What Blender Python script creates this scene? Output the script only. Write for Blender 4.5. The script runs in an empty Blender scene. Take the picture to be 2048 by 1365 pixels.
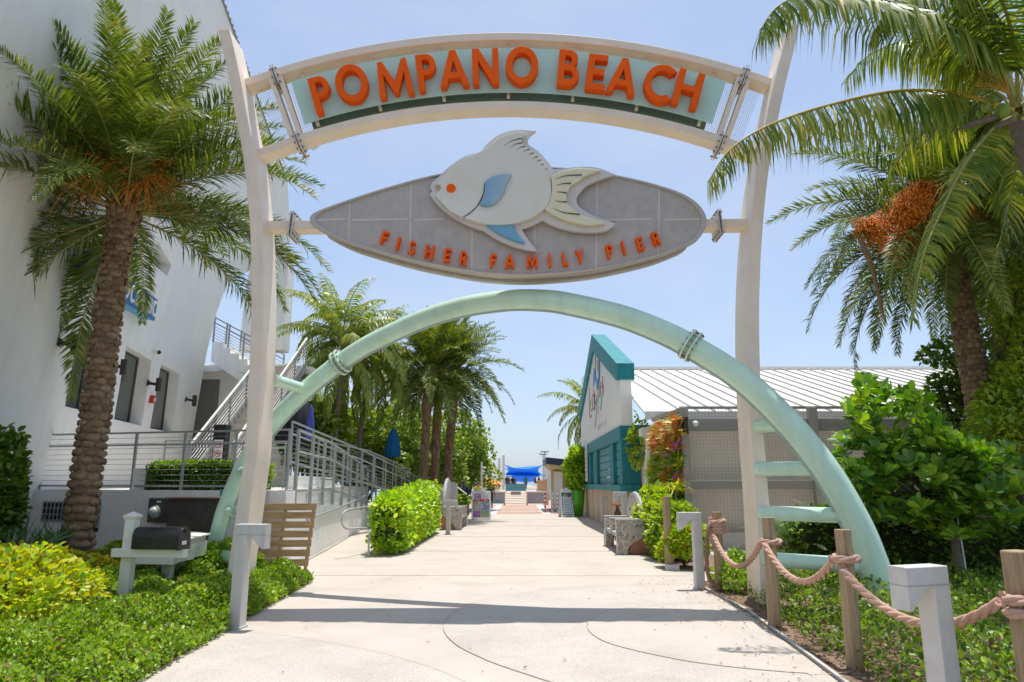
import bpy, bmesh, math, random
import numpy as np
from mathutils import Vector, Matrix
random.seed(7); RNG = np.random.default_rng(11)
SC = bpy.context.scene; COL = SC.collection
R_ = math.radians
# ---------------------------------------------------------------- camera
FPX = 1380.0; YH = 965.0; VPX = 1040.0; EYE = 1.6
PITCH = math.atan((YH-682.5)/FPX); YAW = math.atan((VPX-1024)/FPX*math.cos(PITCH))
cam = bpy.data.cameras.new('camera'); cam_o = bpy.data.objects.new('camera', cam); COL.objects.link(cam_o)
cam.sensor_width = 36; cam.lens = FPX/2048*36; cam.clip_start = .05; cam.clip_end = 6000
cam_o.location = (0, 0, EYE); cam_o.rotation_euler = (R_(90)+PITCH, 0, YAW)
SC.camera = cam_o
# ---------------------------------------------------------------- light
SUN = Vector((.08, .165, 1)).normalized()
W = bpy.data.worlds.new('World'); SC.world = W; W.use_nodes = True
nt = W.node_tree; bg = nt.nodes['Background']
sky = nt.nodes.new('ShaderNodeTexSky'); sky.sky_type = 'NISHITA'; sky.sun_disc = False
sky.sun_elevation = math.asin(SUN.z); sky.sun_rotation = math.atan2(SUN.x, SUN.y)
sky.air_density = 1.0; sky.dust_density = 1.2; sky.ozone_density = 2.0; sky.altitude = 0
hz_ = nt.nodes.new('ShaderNodeMix'); hz_.data_type = 'RGBA'; hz_.inputs[0].default_value = .62   # summer haze evens out the clear-sky blue
hz_.inputs[7].default_value = (1.72, 2.12, 2.86, 1); nt.links.new(sky.outputs[0], hz_.inputs[6])
# faint, high, thin cloud
stc_ = nt.nodes.new('ShaderNodeTexCoord'); smp = nt.nodes.new('ShaderNodeMapping'); smp.inputs['Scale'].default_value = (1, 1, 2.6); nt.links.new(stc_.outputs['Generated'], smp.inputs[0])
snz = nt.nodes.new('ShaderNodeTexNoise'); snz.inputs['Scale'].default_value = 2.2; snz.inputs['Detail'].default_value = 7; snz.inputs['Roughness'].default_value = .55; nt.links.new(smp.outputs[0], snz.inputs['Vector'])
smr = nt.nodes.new('ShaderNodeMapRange'); smr.inputs[1].default_value = .42; smr.inputs[2].default_value = .78; smr.inputs[4].default_value = .42; nt.links.new(snz.outputs[0], smr.inputs[0])
scl = nt.nodes.new('ShaderNodeMix'); scl.data_type = 'RGBA'; scl.inputs[7].default_value = (3.1, 3.35, 3.75, 1); nt.links.new(smr.outputs[0], scl.inputs[0]); nt.links.new(hz_.outputs[2], scl.inputs[6]); nt.links.new(scl.outputs[2], bg.inputs[0]); bg.inputs[1].default_value = .15
sl = bpy.data.lights.new('sun', 'SUN'); sl.energy = 3.0; sl.angle = R_(.53); sl.color = (1, .97, .92)
so = bpy.data.objects.new('sun', sl); COL.objects.link(so)
so.rotation_euler = (-SUN).to_track_quat('-Z', 'Y').to_euler(); so.location = (10, 20, 60)
SC.view_settings.view_transform = 'Standard'; SC.view_settings.look = 'None'
SC.view_settings.exposure = 0.74; SC.view_settings.gamma = 1
SC.cycles.max_bounces = 8; SC.cycles.diffuse_bounces = 4; SC.cycles.transparent_max_bounces = 8
# ---------------------------------------------------------------- pixel -> point (photograph 2048 x 1365)
cF = Vector((-math.sin(YAW)*math.cos(PITCH), math.cos(YAW)*math.cos(PITCH), math.sin(PITCH)))
cR = Vector((math.cos(YAW), math.sin(YAW), 0)); cU = cR.cross(cF); cC = Vector((0, 0, EYE))
def ray(x, y): return cF*FPX + cR*(x-1024) + cU*(682.5-y)
def G(x, y, z=0.):
    d = ray(x, y); return cC + d*((z-EYE)/d.z)
def at(x, y, Y):
    d = ray(x, y); return cC + d*(Y/d.y)
def onp(x, y, p0, n):
    d = ray(x, y); return cC + d*((p0-cC).dot(n)/d.dot(n))
# ---------------------------------------------------------------- materials
def nd(t, k, **kw):
    n = t.nodes.new(k)
    for a, b in kw.items(): setattr(n, a, b)
    return n
def M(name, c, rough=.6, var=.12, scale=5., bump=0., bscale=60., metal=0., spec=.4, c2=None, detail=6, streak=0., speck=0., stain=0., stc=None, sts=.7, coat=0.):
    m = bpy.data.materials.new(name); m.use_nodes = True; t = m.node_tree; b = t.nodes['Principled BSDF']
    tc = nd(t, 'ShaderNodeTexCoord'); n = nd(t, 'ShaderNodeTexNoise'); n.inputs['Scale'].default_value = scale; n.inputs['Detail'].default_value = detail
    n.inputs['Roughness'].default_value = .62
    t.links.new(tc.outputs['Object'], n.inputs['Vector'])
    mx = nd(t, 'ShaderNodeMix', data_type='RGBA')
    lo = [max(0, v*(1-var)) for v in c]; hi = [min(1, v*(1+var)) for v in (c2 or c)]
    mr = nd(t, 'ShaderNodeMapRange'); mr.inputs[1].default_value = .3; mr.inputs[2].default_value = .7
    t.links.new(n.outputs[0], mr.inputs[0]); t.links.new(mr.outputs[0], mx.inputs[0])
    mx.inputs[6].default_value = (*lo, 1); mx.inputs[7].default_value = (*hi, 1)
    out = mx.outputs[2]
    if stain:
        n2 = nd(t, 'ShaderNodeTexNoise'); n2.inputs['Scale'].default_value = sts; n2.inputs['Detail'].default_value = 8; n2.inputs['Roughness'].default_value = .7
        t.links.new(tc.outputs['Object'], n2.inputs['Vector'])
        m2 = nd(t, 'ShaderNodeMapRange'); m2.inputs[1].default_value = .52; m2.inputs[2].default_value = .72; m2.inputs[4].default_value = stain
        t.links.new(n2.outputs[0], m2.inputs[0])
        m3 = nd(t, 'ShaderNodeMix', data_type='RGBA'); t.links.new(m2.outputs[0], m3.inputs[0]); t.links.new(out, m3.inputs[6])
        m3.inputs[7].default_value = (*(stc or [v*.5 for v in c]), 1); out = m3.outputs[2]
    if streak:   # rain streaks run down the face
        mp = nd(t, 'ShaderNodeMapping'); mp.inputs['Scale'].default_value = (2.6, 2.6, .10); t.links.new(tc.outputs['Object'], mp.inputs[0])
        n5 = nd(t, 'ShaderNodeTexNoise'); n5.inputs['Scale'].default_value = 1.5; n5.inputs['Detail'].default_value = 7; n5.inputs['Roughness'].default_value = .65; t.links.new(mp.outputs[0], n5.inputs['Vector'])
        m6 = nd(t, 'ShaderNodeMapRange'); m6.inputs[1].default_value = .48; m6.inputs[2].default_value = .75; m6.inputs[3].default_value = 1; m6.inputs[4].default_value = 1-streak*1.6
        t.links.new(n5.outputs[0], m6.inputs[0]); m7 = nd(t, 'ShaderNodeMix', data_type='RGBA', blend_type='MULTIPLY'); m7.inputs[0].default_value = 1
        t.links.new(out, m7.inputs[6]); t.links.new(m6.outputs[0], m7.inputs[7]); out = m7.outputs[2]
    if speck:
        n3 = nd(t, 'ShaderNodeTexNoise'); n3.inputs['Scale'].default_value = 95; n3.inputs['Detail'].default_value = 3; t.links.new(tc.outputs['Object'], n3.inputs['Vector'])
        m4 = nd(t, 'ShaderNodeMapRange'); m4.inputs[1].default_value = .35; m4.inputs[2].default_value = .65; m4.inputs[3].default_value = 1-speck; m4.inputs[4].default_value = 1+speck*.6
        t.links.new(n3.outputs[0], m4.inputs[0]); m5 = nd(t, 'ShaderNodeMix', data_type='RGBA', blend_type='MULTIPLY'); m5.inputs[0].default_value = 1
        t.links.new(out, m5.inputs[6]); t.links.new(m4.outputs[0], m5.inputs[7]); out = m5.outputs[2]
    t.links.new(out, b.inputs['Base Color'])
    b.inputs['Roughness'].default_value = rough; b.inputs['Metallic'].default_value = metal; b.inputs['Specular IOR Level'].default_value = spec
    if coat: b.inputs['Coat Weight'].default_value = coat; b.inputs['Coat Roughness'].default_value = .15
    if bump:
        nb = nd(t, 'ShaderNodeTexNoise'); nb.inputs['Scale'].default_value = bscale; nb.inputs['Detail'].default_value = 6
        t.links.new(tc.outputs['Object'], nb.inputs['Vector'])
        bp = nd(t, 'ShaderNodeBump'); bp.inputs['Strength'].default_value = bump; bp.inputs['Distance'].default_value = .01
        t.links.new(nb.outputs[0], bp.inputs['Height']); t.links.new(bp.outputs[0], b.inputs['Normal'])
    return m
def LEAF(name, cols, trans=.35, rough=.42, spec=.5, nscale=1.6):
    """leaf material: colour picked per leaf, drifting from clump to clump"""
    m = bpy.data.materials.new(name); m.use_nodes = True; t = m.node_tree; b = t.nodes['Principled BSDF']; o = t.nodes['Material Output']
    ge = nd(t, 'ShaderNodeNewGeometry'); tc = nd(t, 'ShaderNodeTexCoord')
    n = nd(t, 'ShaderNodeTexNoise'); n.inputs['Scale'].default_value = nscale; n.inputs['Detail'].default_value = 2
    t.links.new(tc.outputs['Object'], n.inputs['Vector'])
    a = nd(t, 'ShaderNodeMath', operation='MULTIPLY_ADD'); a.inputs[1].default_value = .62
    t.links.new(ge.outputs['Random Per Island'], a.inputs[0])
    mr = nd(t, 'ShaderNodeMapRange'); mr.inputs[1].default_value = .3; mr.inputs[2].default_value = .7; mr.inputs[3].default_value = 0; mr.inputs[4].default_value = .38
    t.links.new(n.outputs[0], mr.inputs[0]); t.links.new(mr.outputs[0], a.inputs[2])
    r = nd(t, 'ShaderNodeValToRGB'); e = r.color_ramp.elements
    e[0].color = (*cols[0], 1); e[1].color = (*cols[-1], 1)
    for i, c in enumerate(cols[1:-1]):
        q = e.new((i+1)/(len(cols)-1)); q.color = (*c, 1)
    t.links.new(a.outputs[0], r.inputs[0]); t.links.new(r.outputs[0], b.inputs['Base Color'])
    b.inputs['Roughness'].default_value = rough; b.inputs['Specular IOR Level'].default_value = spec
    tr = nd(t, 'ShaderNodeBsdfTranslucent'); hs = nd(t, 'ShaderNodeHueSaturation'); hs.inputs['Saturation'].default_value = 1.15; hs.inputs['Value'].default_value = 1.5
    t.links.new(r.outputs[0], hs.inputs['Color']); t.links.new(hs.outputs[0], tr.inputs[0])
    mx = nd(t, 'ShaderNodeMixShader'); mx.inputs[0].default_value = trans
    t.links.new(b.outputs[0], mx.inputs[1]); t.links.new(tr.outputs[0], mx.inputs[2]); t.links.new(mx.outputs[0], o.inputs[0])
    return m
def WOOD(name, c, c2, axis=2, scale=14):
    m = bpy.data.materials.new(name); m.use_nodes = True; t = m.node_tree; b = t.nodes['Principled BSDF']
    tc = nd(t, 'ShaderNodeTexCoord'); mp = nd(t, 'ShaderNodeMapping'); s = [scale]*3; s[axis] = scale*.06; mp.inputs['Scale'].default_value = s
    n = nd(t, 'ShaderNodeTexNoise'); n.inputs['Scale'].default_value = 2.2; n.inputs['Detail'].default_value = 8; n.inputs['Roughness'].default_value = .7
    r = nd(t, 'ShaderNodeValToRGB'); r.color_ramp.elements[0].position = .32; r.color_ramp.elements[1].position = .68
    r.color_ramp.elements[0].color = (*c, 1); r.color_ramp.elements[1].color = (*c2, 1)
    t.links.new(tc.outputs['Object'], mp.inputs[0]); t.links.new(mp.outputs[0], n.inputs['Vector']); t.links.new(n.outputs[0], r.inputs[0]); t.links.new(r.outputs[0], b.inputs['Base Color'])
    b.inputs['Roughness'].default_value = .8
    bp = nd(t, 'ShaderNodeBump'); bp.inputs['Strength'].default_value = .5; bp.inputs['Distance'].default_value = .006
    t.links.new(n.outputs[0], bp.inputs['Height']); t.links.new(bp.outputs[0], b.inputs['Normal'])
    return m
def RAMP(name, stops, axis=0, rough=.6):
    """paint that fades from one colour to another along the part, as sprayed on"""
    m = bpy.data.materials.new(name); m.use_nodes = True; t = m.node_tree; b = t.nodes['Principled BSDF']
    tc = nd(t, 'ShaderNodeTexCoord'); sx = nd(t, 'ShaderNodeSeparateXYZ'); t.links.new(tc.outputs['Generated'], sx.inputs[0])
    n = nd(t, 'ShaderNodeTexNoise'); n.inputs['Scale'].default_value = 5; t.links.new(tc.outputs['Object'], n.inputs['Vector'])
    a = nd(t, 'ShaderNodeMath', operation='MULTIPLY_ADD'); a.inputs[1].default_value = .25; t.links.new(n.outputs[0], a.inputs[0]); t.links.new(sx.outputs[axis], a.inputs[2])
    s = nd(t, 'ShaderNodeMath', operation='SUBTRACT'); s.inputs[1].default_value = .125; t.links.new(a.outputs[0], s.inputs[0])
    r = nd(t, 'ShaderNodeValToRGB'); e = r.color_ramp.elements
    e[0].position, e[0].color = stops[0][0], (*stops[0][1], 1); e[1].position, e[1].color = stops[-1][0], (*stops[-1][1], 1)
    for p, c in stops[1:-1]: q = e.new(p); q.color = (*c, 1)
    t.links.new(s.outputs[0], r.inputs[0]); t.links.new(r.outputs[0], b.inputs['Base Color']); b.inputs['Roughness'].default_value = rough
    return m
def GLASS(name, tint=(.02, .03, .03), rough=.03):
    m = bpy.data.materials.new(name); m.use_nodes = True; b = m.node_tree.nodes['Principled BSDF']
    b.inputs['Base Color'].default_value = (*tint, 1); b.inputs['Roughness'].default_value = rough; b.inputs['Specular IOR Level'].default_value = .9
    return m
m_cream = M('cream_paint', (.86, .73, .59), .42, .06, 3, .05, 120, streak=.05, stain=.14, stc=(.55, .43, .31), sts=2)
m_cream2 = M('cream_paint_beam', (.86, .72, .57), .45, .06, 3, .05, 120, stain=.1, stc=(.42, .33, .24))
m_mint = M('mint_paint', (.56, .79, .62), .26, .06, 1.3, .04, 30, coat=.35, streak=.10, stain=.25, stc=(.46, .60, .47), sts=1.6, c2=(.60, .80, .64))
m_orange = M('orange_paint', (.97, .125, .004), .62, .06, 3, spec=.15, streak=.05)
m_zinc = M('weathered_galvanised_steel', (.62, .58, .52), .5, .25, 14, .1, 90, metal=.35, stain=.55, stc=(.30, .13, .05), sts=9)
m_bolt = M('bolt_steel', (.35, .3, .25), .45, .2, 20, metal=.6)
m_boardgrey = M('board_grey', (.47, .435, .40), .6, .10, 8, .12, 200, stain=.25, stc=(.36, .35, .34), sts=3)
m_boardrim = M('board_rim', (.50, .47, .43), .5, .06, 5)
m_boardline = M('board_line', (.60, .55, .50), .6, .05, 5)
m_fishback = M('fish_backplate_grey', (.66, .63, .60), .55, .06, 4)
m_fish = M('fish_body_paint', (.78, .735, .60), .55, .08, 2.5, c2=(.70, .69, .635))
m_dark = M('black_plastic', (.018, .018, .02), .45, .2, 10)
m_white = M('white_stucco', (.92, .895, .85), .85, .03, 1.2, .25, 90, stain=.12, stc=(.68, .65, .60), sts=.8, streak=.045)
m_whitep = M('white_paint', (.76, .74, .67), .5, .05, 6, stain=.12, stc=(.5, .42, .28), sts=6)
m_greysteel = M('grey_rail_paint', (.36, .37, .37), .45, .08, 8, metal=.2)
m_bollard = M('bollard_grey', (.58, .56, .53), .55, .08, 6, .08, 60, streak=.12, stain=.3, stc=(.42, .39, .34), sts=5)
m_conc = M('concrete', (.52, .49, .44), .85, .12, 2.5, .3, 70, stain=.3, stc=(.3, .27, .23))
m_teal = M('teal_paint', (.012, .20, .24), .5, .15, 3)
m_teal2 = M('teal_paint_light', (.016, .22, .24), .55, .2, 3, stain=.25, stc=(.04, .30, .31), sts=2)
m_tealpanel = M('teal_panel', (.10, .30, .35), .5, .1, 3)
m_beige = M('beige_block', (.55, .43, .31), .85, .08, 3, .3, 50, stain=.2, stc=(.4, .32, .24))
m_roofw = M('white_roof_metal', (.80, .78, .73), .45, .04, 2)
m_screen = M('beige_screen', (.76, .68, .57), .9, .08, 2.5)
m_fwood = WOOD('grey_timber', (.30, .29, .26), (.45, .43, .39), 2, 10)
m_fwoodx = WOOD('grey_timber_rail', (.30, .29, .26), (.45, .43, .39), 0, 10)
m_post = WOOD('post_timber', (.24, .155, .08), (.50, .37, .225), 2, 16)
m_pallet = WOOD('pallet_timber', (.40, .21, .09), (.64, .42, .22), 0, 10)
m_wire = M('wire', (.36, .35, .33), .5, .1, 20, metal=.4)
m_rope = M('rope_fibre', (.58, .36, .265), .9, .15, 40, .6, 300)
m_rope_old = M('old_rope_fibre', (.30, .18, .12), .9, .15, 40, .6, 300)
m_glass = GLASS('dark_window_glass', (.055, .075, .065), .02)
m_bark = M('palm_bark', (.16, .105, .065), .9, .45, 16, .7, 60, c2=(.27, .19, .125))
m_bark = bpy.data.materials.new('palm_bark_lumps'); m_bark.use_nodes = True; _t = m_bark.node_tree; _b = _t.nodes['Principled BSDF']; _g = nd(_t, 'ShaderNodeNewGeometry'); _tc = nd(_t, 'ShaderNodeTexCoord')
_n = nd(_t, 'ShaderNodeTexNoise'); _n.inputs['Scale'].default_value = 26; _n.inputs['Detail'].default_value = 8; _n.inputs['Roughness'].default_value = .75; _mp = nd(_t, 'ShaderNodeMapping'); _mp.inputs['Scale'].default_value = (1, 1, .35)
_t.links.new(_tc.outputs['Object'], _mp.inputs[0]); _t.links.new(_mp.outputs[0], _n.inputs['Vector']); _a = nd(_t, 'ShaderNodeMath', operation='MULTIPLY_ADD'); _a.inputs[1].default_value = .25; _t.links.new(_g.outputs['Random Per Island'], _a.inputs[0]); _a2 = nd(_t, 'ShaderNodeMath', operation='MULTIPLY'); _a2.inputs[1].default_value = .75
_t.links.new(_n.outputs[0], _a2.inputs[0]); _t.links.new(_a2.outputs[0], _a.inputs[2]); _r = nd(_t, 'ShaderNodeValToRGB'); _e = _r.color_ramp.elements; _e[0].position = .22; _e[0].color = (.08, .045, .025, 1); _e[1].position = .78; _e[1].color = (.46, .32, .20, 1); _q = _e.new(.5); _q.color = (.25, .16, .09, 1)
_t.links.new(_a.outputs[0], _r.inputs[0]); _t.links.new(_r.outputs[0], _b.inputs['Base Color']); _b.inputs['Roughness'].default_value = .9; _bp = nd(_t, 'ShaderNodeBump'); _bp.inputs['Strength'].default_value = .9; _bp.inputs['Distance'].default_value = .02; _t.links.new(_n.outputs[0], _bp.inputs['Height']); _t.links.new(_bp.outputs[0], _b.inputs['Normal'])
m_bark2 = M('grey_bark', (.20, .165, .125), .9, .25, 12, .6, 40)
m_rachis = M('frond_rib', (.34, .33, .09), .5, .15, 6)
m_rachis_y = M('yellow_frond_rib', (.62, .45, .06), .5, .15, 6)
m_fruit = M('palm_fruit', (.95, .27, .02), .45, .3, 30)
lf_date = LEAF('date_leaf', [(0.040, 0.075, 0.015), (0.101, 0.160, 0.024), (0.198, 0.257, 0.037), (0.499, 0.407, 0.135)], .25, .46, .35)
lf_coco = LEAF('coco_leaf', [(0.060, 0.114, 0.020), (0.144, 0.230, 0.035), (0.313, 0.356, 0.055), (0.615, 0.482, 0.123)], .35, .4, .4)
lf_ground = LEAF('groundcover_leaf', [(0.065, 0.127, 0.014), (0.151, 0.268, 0.019), (0.261, 0.408, 0.030), (0.450, 0.535, 0.068)], .3, .42, .35)
lf_yellow = LEAF('yellow_leaf', [(.286, .169, .016), (.572, .520, .026), (.520, .572, .039), (.720, .720, .052)], .35, .42, .4)
lf_orange = LEAF('orange_tip_leaf', [(.40, .10, .015), (.46, .20, .02), (.28, .27, .02), (.18, .25, .03)], .35, .42, .4)
lf_hedge = LEAF('hedge_leaf', [(.117, .221, .019), (.260, .442, .026), (.442, .624, .039), (.715, .720, .078)], .35, .38, .5)
lf_dark = LEAF('dark_leaf', [(0.044, 0.085, 0.019), (0.084, 0.161, 0.024), (0.174, 0.275, 0.033), (0.340, 0.443, 0.053)], .28, .40, .4)
lf_clusia = LEAF('clusia_leaf', [(0.050, 0.120, 0.021), (0.108, 0.239, 0.030), (0.252, 0.430, 0.039), (0.623, 0.701, 0.075)], .28, .36, .4)
lf_bright = LEAF('bright_leaf', [(0.090, 0.153, 0.020), (0.227, 0.357, 0.035), (0.382, 0.484, 0.041), (0.587, 0.586, 0.068)], .35, .38, .5)
lf_grape = LEAF('sea_grape_leaf', [(0.091, 0.141, 0.027), (0.178, 0.282, 0.041), (0.295, 0.386, 0.061), (0.470, 0.445, 0.137)], .35, .4, .5)
lf_grass = LEAF('blade_leaf', [(.05, .10, .03), (.10, .19, .06), (.17, .27, .10)], .3, .4, .5)
lf_brom = LEAF('bromeliad_leaf', [(.50, .06, .03), (.62, .18, .05), (.60, .36, .06), (.34, .36, .05), (.50, .10, .09)], .35, .4, .5, 3.5)
lf_dead = LEAF('dry_leaf', [(.10, .06, .03), (.19, .12, .06), (.28, .19, .09)], .2, .7, .2)
lf_flower = LEAF('flower_petal', [(.35, .05, .30), (.55, .10, .45), (.60, .35, .60)], .3, .5, .3)
# ---------------------------------------------------------------- objects
ORG = {}
def setp(o, label=None, cat=None, group=None, kind=None):
    if label: o['label'] = label
    if cat: o['category'] = cat
    if group: o['group'] = group
    if kind: o['kind'] = kind
    return o
def thing(name, label, cat, loc=(0, 0, 0), group=None, rz=0.):
    o = bpy.data.objects.new(name, None); COL.objects.link(o); o.location = loc; o.rotation_euler = (0, 0, rz)
    o.empty_display_size = .2; ORG[o.name] = Vector(loc)
    return setp(o, label, cat, group)
class MB:
    def __init__(s): s.v = []; s.f = []; s.m = []; s.mi = 0; s.sm = []
    def add(s, vs, fs, smooth=False):
        b = len(s.v); s.v += [tuple(v) for v in vs]
        for f in fs: s.f.append([i+b for i in f]); s.m.append(s.mi); s.sm.append(smooth)
    def box(s, c, d, rot=None, taper=1.):
        x, y, z = [k/2 for k in d]; t = taper
        vs = [(-x, -y, -z), (x, -y, -z), (x, y, -z), (-x, y, -z), (-x*t, -y*t, z), (x*t, -y*t, z), (x*t, y*t, z), (-x*t, y*t, z)]
        c = Vector(c); vs = [((rot @ Vector(v)) if rot else Vector(v)) + c for v in vs]
        s.add(vs, [(3, 2, 1, 0), (4, 5, 6, 7), (0, 1, 5, 4), (1, 2, 6, 5), (2, 3, 7, 6), (3, 0, 4, 7)]); return s
    def beam(s, p, q, w, h, up=(0, 0, 1)):
        p = Vector(p); q = Vector(q); d = (q-p); L = d.length; d.normalize(); u = Vector(up); a = d.cross(u)
        if a.length < 1e-5: a = d.cross(Vector((0, 1, 0)))
        a.normalize(); b = a.cross(d); vs = []
        for e in (p, q):
            for i, j in ((-1, -1), (1, -1), (1, 1), (-1, 1)): vs.append(e + a*i*w/2 + b*j*h/2)
        s.add(vs, [(0, 1, 2, 3), (7, 6, 5, 4), (0, 4, 5, 1), (1, 5, 6, 2), (2, 6, 7, 3), (3, 7, 4, 0)]); return s
    def tube(s, pts, r, n=10, cap=True, closed=False, smooth=True):
        pts = [Vector(p) for p in pts]; k = len(pts); rr = r if hasattr(r, '__len__') else [r]*k
        vs = []; fs = []; ref = None
        for i, p in enumerate(pts):
            if closed: d = pts[(i+1) % k]-pts[i-1]
            else: d = pts[min(i+1, k-1)]-pts[max(i-1, 0)]
            d.normalize()
            if ref is None: ref = Vector((0, 0, 1)) if abs(d.z) < .9 else Vector((1, 0, 0))
            a = d.cross(ref); a.normalize(); b = a.cross(d); ref = b
            for j in range(n):
                t = 2*math.pi*j/n; vs.append(p + (a*math.cos(t)+b*math.sin(t))*rr[i])
        m = k if closed else k-1
        for i in range(m):
            for j in range(n):
                i2 = (i+1) % k
                fs.append((i*n+j, i*n+(j+1) % n, i2*n+(j+1) % n, i2*n+j))
        s.add(vs, fs, smooth)
        if cap and not closed:
            s.add(vs[:n], [tuple(range(n-1, -1, -1))]); s.add(vs[-n:], [tuple(range(n))])
        return s
    def strip(s, A, B, off):
        """solid between polylines A and B, pushed back by off"""
        off = Vector(off); n = len(A); A = [Vector(p) for p in A]; B = [Vector(p) for p in B]
        vs = A + B + [p+off for p in A] + [p+off for p in B]; fs = []
        for i in range(n-1):
            fs += [(i, i+1, n+i+1, n+i), (3*n+i, 3*n+i+1, 2*n+i+1, 2*n+i), (2*n+i, 2*n+i+1, i+1, i), (n+i, n+i+1, 3*n+i+1, 3*n+i)]
        fs += [(0, n, 3*n, 2*n), (n-1, 2*n+n-1, 3*n+n-1, n+n-1)]
        s.add(vs, fs); return s
    def lathe(s, c, prof, n=20, smooth=True):
        c = Vector(c); vs = []; fs = []
        for r, z in prof:
            for j in range(n):
                t = 2*math.pi*j/n; vs.append(c+Vector((r*math.cos(t), r*math.sin(t), z)))
        for i in range(len(prof)-1):
            for j in range(n): fs.append((i*n+j, i*n+(j+1) % n, (i+1)*n+(j+1) % n, (i+1)*n+j))
        s.add(vs, fs, smooth); return s
    def ball(s, c, r, n=10, sq=(1, 1, 1)):
        prof = []; c = Vector(c); vs = []; fs = []; m = max(4, n//2+1)
        for i in range(m+1):
            a = -math.pi/2+math.pi*i/m
            for j in range(n):
                t = 2*math.pi*j/n; vs.append(c+Vector((r*sq[0]*math.cos(a)*math.cos(t), r*sq[1]*math.cos(a)*math.sin(t), r*sq[2]*math.sin(a))))
        for i in range(m):
            for j in range(n): fs.append((i*n+j, i*n+(j+1) % n, (i+1)*n+(j+1) % n, (i+1)*n+j))
        s.add(vs, fs, True); return s
    def objs(s, name, mat, parent, bevel=0., fix=False):
        """one object for each separate piece"""
        up = list(range(len(s.v)))
        def fd(i):
            while up[i] != i: up[i] = up[up[i]]; i = up[i]
            return i
        key = {}
        for i, v in enumerate(s.v):
            k = tuple(round(c, 5) for c in v)
            if k in key: up[fd(i)] = fd(key[k])
            else: key[k] = i
        for f in s.f:
            for i in f[1:]: up[fd(i)] = fd(f[0])
        gr = {}
        for j, f in enumerate(s.f): gr.setdefault(fd(f[0]), []).append(j)
        out = []
        for js in gr.values():
            m = MB(); ids = {}
            for j in js:
                for i in s.f[j]:
                    if i not in ids: ids[i] = len(m.v); m.v.append(s.v[i])
                m.f.append([ids[i] for i in s.f[j]]); m.m.append(s.m[j]); m.sm.append(s.sm[j])
            out.append(m.obj(name, mat, parent, bevel, fix))
        return out
    def obj(s, name, mat, parent=None, bevel=0., fix=False, **kw):
        me = bpy.data.meshes.new(name); o0 = Vector((0, 0, 0))
        if parent is not None: o0 = ORG[parent.name]
        if kw.pop('local', False): o0 = Vector((0, 0, 0))
        me.from_pydata([(v[0]-o0.x, v[1]-o0.y, v[2]-o0.z) for v in s.v], [], s.f)
        for m in (mat if isinstance(mat, (list, tuple)) else [mat]): me.materials.append(m)
        me.polygons.foreach_set('material_index', s.m); me.polygons.foreach_set('use_smooth', s.sm)
        return link(name, me, parent, bevel, fix, **kw)
def link(name, me, parent=None, bevel=0., fix=True, label=None, cat=None, group=None, kind=None):
    if fix:
        b = bmesh.new(); b.from_mesh(me); bmesh.ops.recalc_face_normals(b, faces=b.faces[:]); b.to_mesh(me); b.free()
    o = bpy.data.objects.new(name, me); COL.objects.link(o)
    if parent is not None: o.parent = parent; ORG[o.name] = ORG[parent.name]
    else: ORG[o.name] = Vector((0, 0, 0))
    if bevel:
        md = o.modifiers.new('bevel', 'BEVEL'); md.width = bevel; md.segments = 2; md.limit_method = 'ANGLE'; md.angle_limit = R_(40); md.harden_normals = False
    setp(o, label, cat, group, kind)
    return o
def shape(name, loops, mat, mtx, depth, parent=None, bevel=0., **kw):
    """flat outline(s) with holes in the mtx xy plane, extruded from z=0 to z=depth"""
    cu = bpy.data.curves.new(name, 'CURVE'); cu.dimensions = '2D'; cu.fill_mode = 'BOTH'
    for lp in loops:
        sp = cu.splines.new('POLY'); sp.points.add(len(lp)-1); sp.use_cyclic_u = True
        for i, p in enumerate(lp): sp.points[i].co = (p[0], p[1], 0, 1)
    cu.extrude = max(1e-4, abs(depth)/2-bevel); cu.bevel_depth = bevel; cu.bevel_resolution = 1; cu.offset = -bevel
    to = bpy.data.objects.new('t', cu); COL.objects.link(to)
    me = bpy.data.meshes.new_from_object(to); bpy.data.objects.remove(to); bpy.data.curves.remove(cu)
    me.transform(Matrix.Translation((0, 0, depth/2))); me.transform(mtx)
    o0 = ORG[parent.name] if parent is not None else Vector((0, 0, 0))
    me.transform(Matrix.Translation(-o0)); me.name = name; me.materials.clear(); me.materials.append(mat)
    b = bmesh.new(); b.from_mesh(me); bmesh.ops.remove_doubles(b, verts=b.verts[:], dist=1e-5); bmesh.ops.recalc_face_normals(b, faces=b.faces[:])
    for f in b.faces: f.smooth = False
    b.to_mesh(me); b.free()
    return link(name, me, parent, 0, False, **kw)
XZ = lambda Y: Matrix(((1, 0, 0, 0), (0, 0, 1, Y), (0, 1, 0, 0), (0, 0, 0, 1)))   # local xy -> world xz at depth Y, extrude away from viewer
def pxl(pts, Y): return [(lambda q: (q.x, q.z))(at(x, y, Y)) for x, y in pts]
def spline(pts, n=8, closed=False):
    P = [np.array(p, float) for p in pts]; k = len(P); out = []
    rng = range(k) if closed else range(k-1)
    for i in rng:
        p0 = P[(i-1) % k] if (closed or i > 0) else 2*P[0]-P[1]; p1 = P[i]; p2 = P[(i+1) % k]
        p3 = P[(i+2) % k] if (closed or i < k-2) else 2*P[k-1]-P[k-2]
        for j in range(n):
            t = j/n; out.append(tuple(.5*((2*p1)+(-p0+p2)*t+(2*p0-5*p1+4*p2-p3)*t*t+(-p0+3*p1-3*p2+p3)*t**3)))
    if not closed: out.append(tuple(P[-1]))
    return out
def flat(name, pts, z, mat, kind='structure', **kw):
    return shape(name, [[(p[0], p[1]) for p in pts]], mat, Matrix.Translation((0, 0, z-.003)), .003, kind=kind, **kw)
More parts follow.
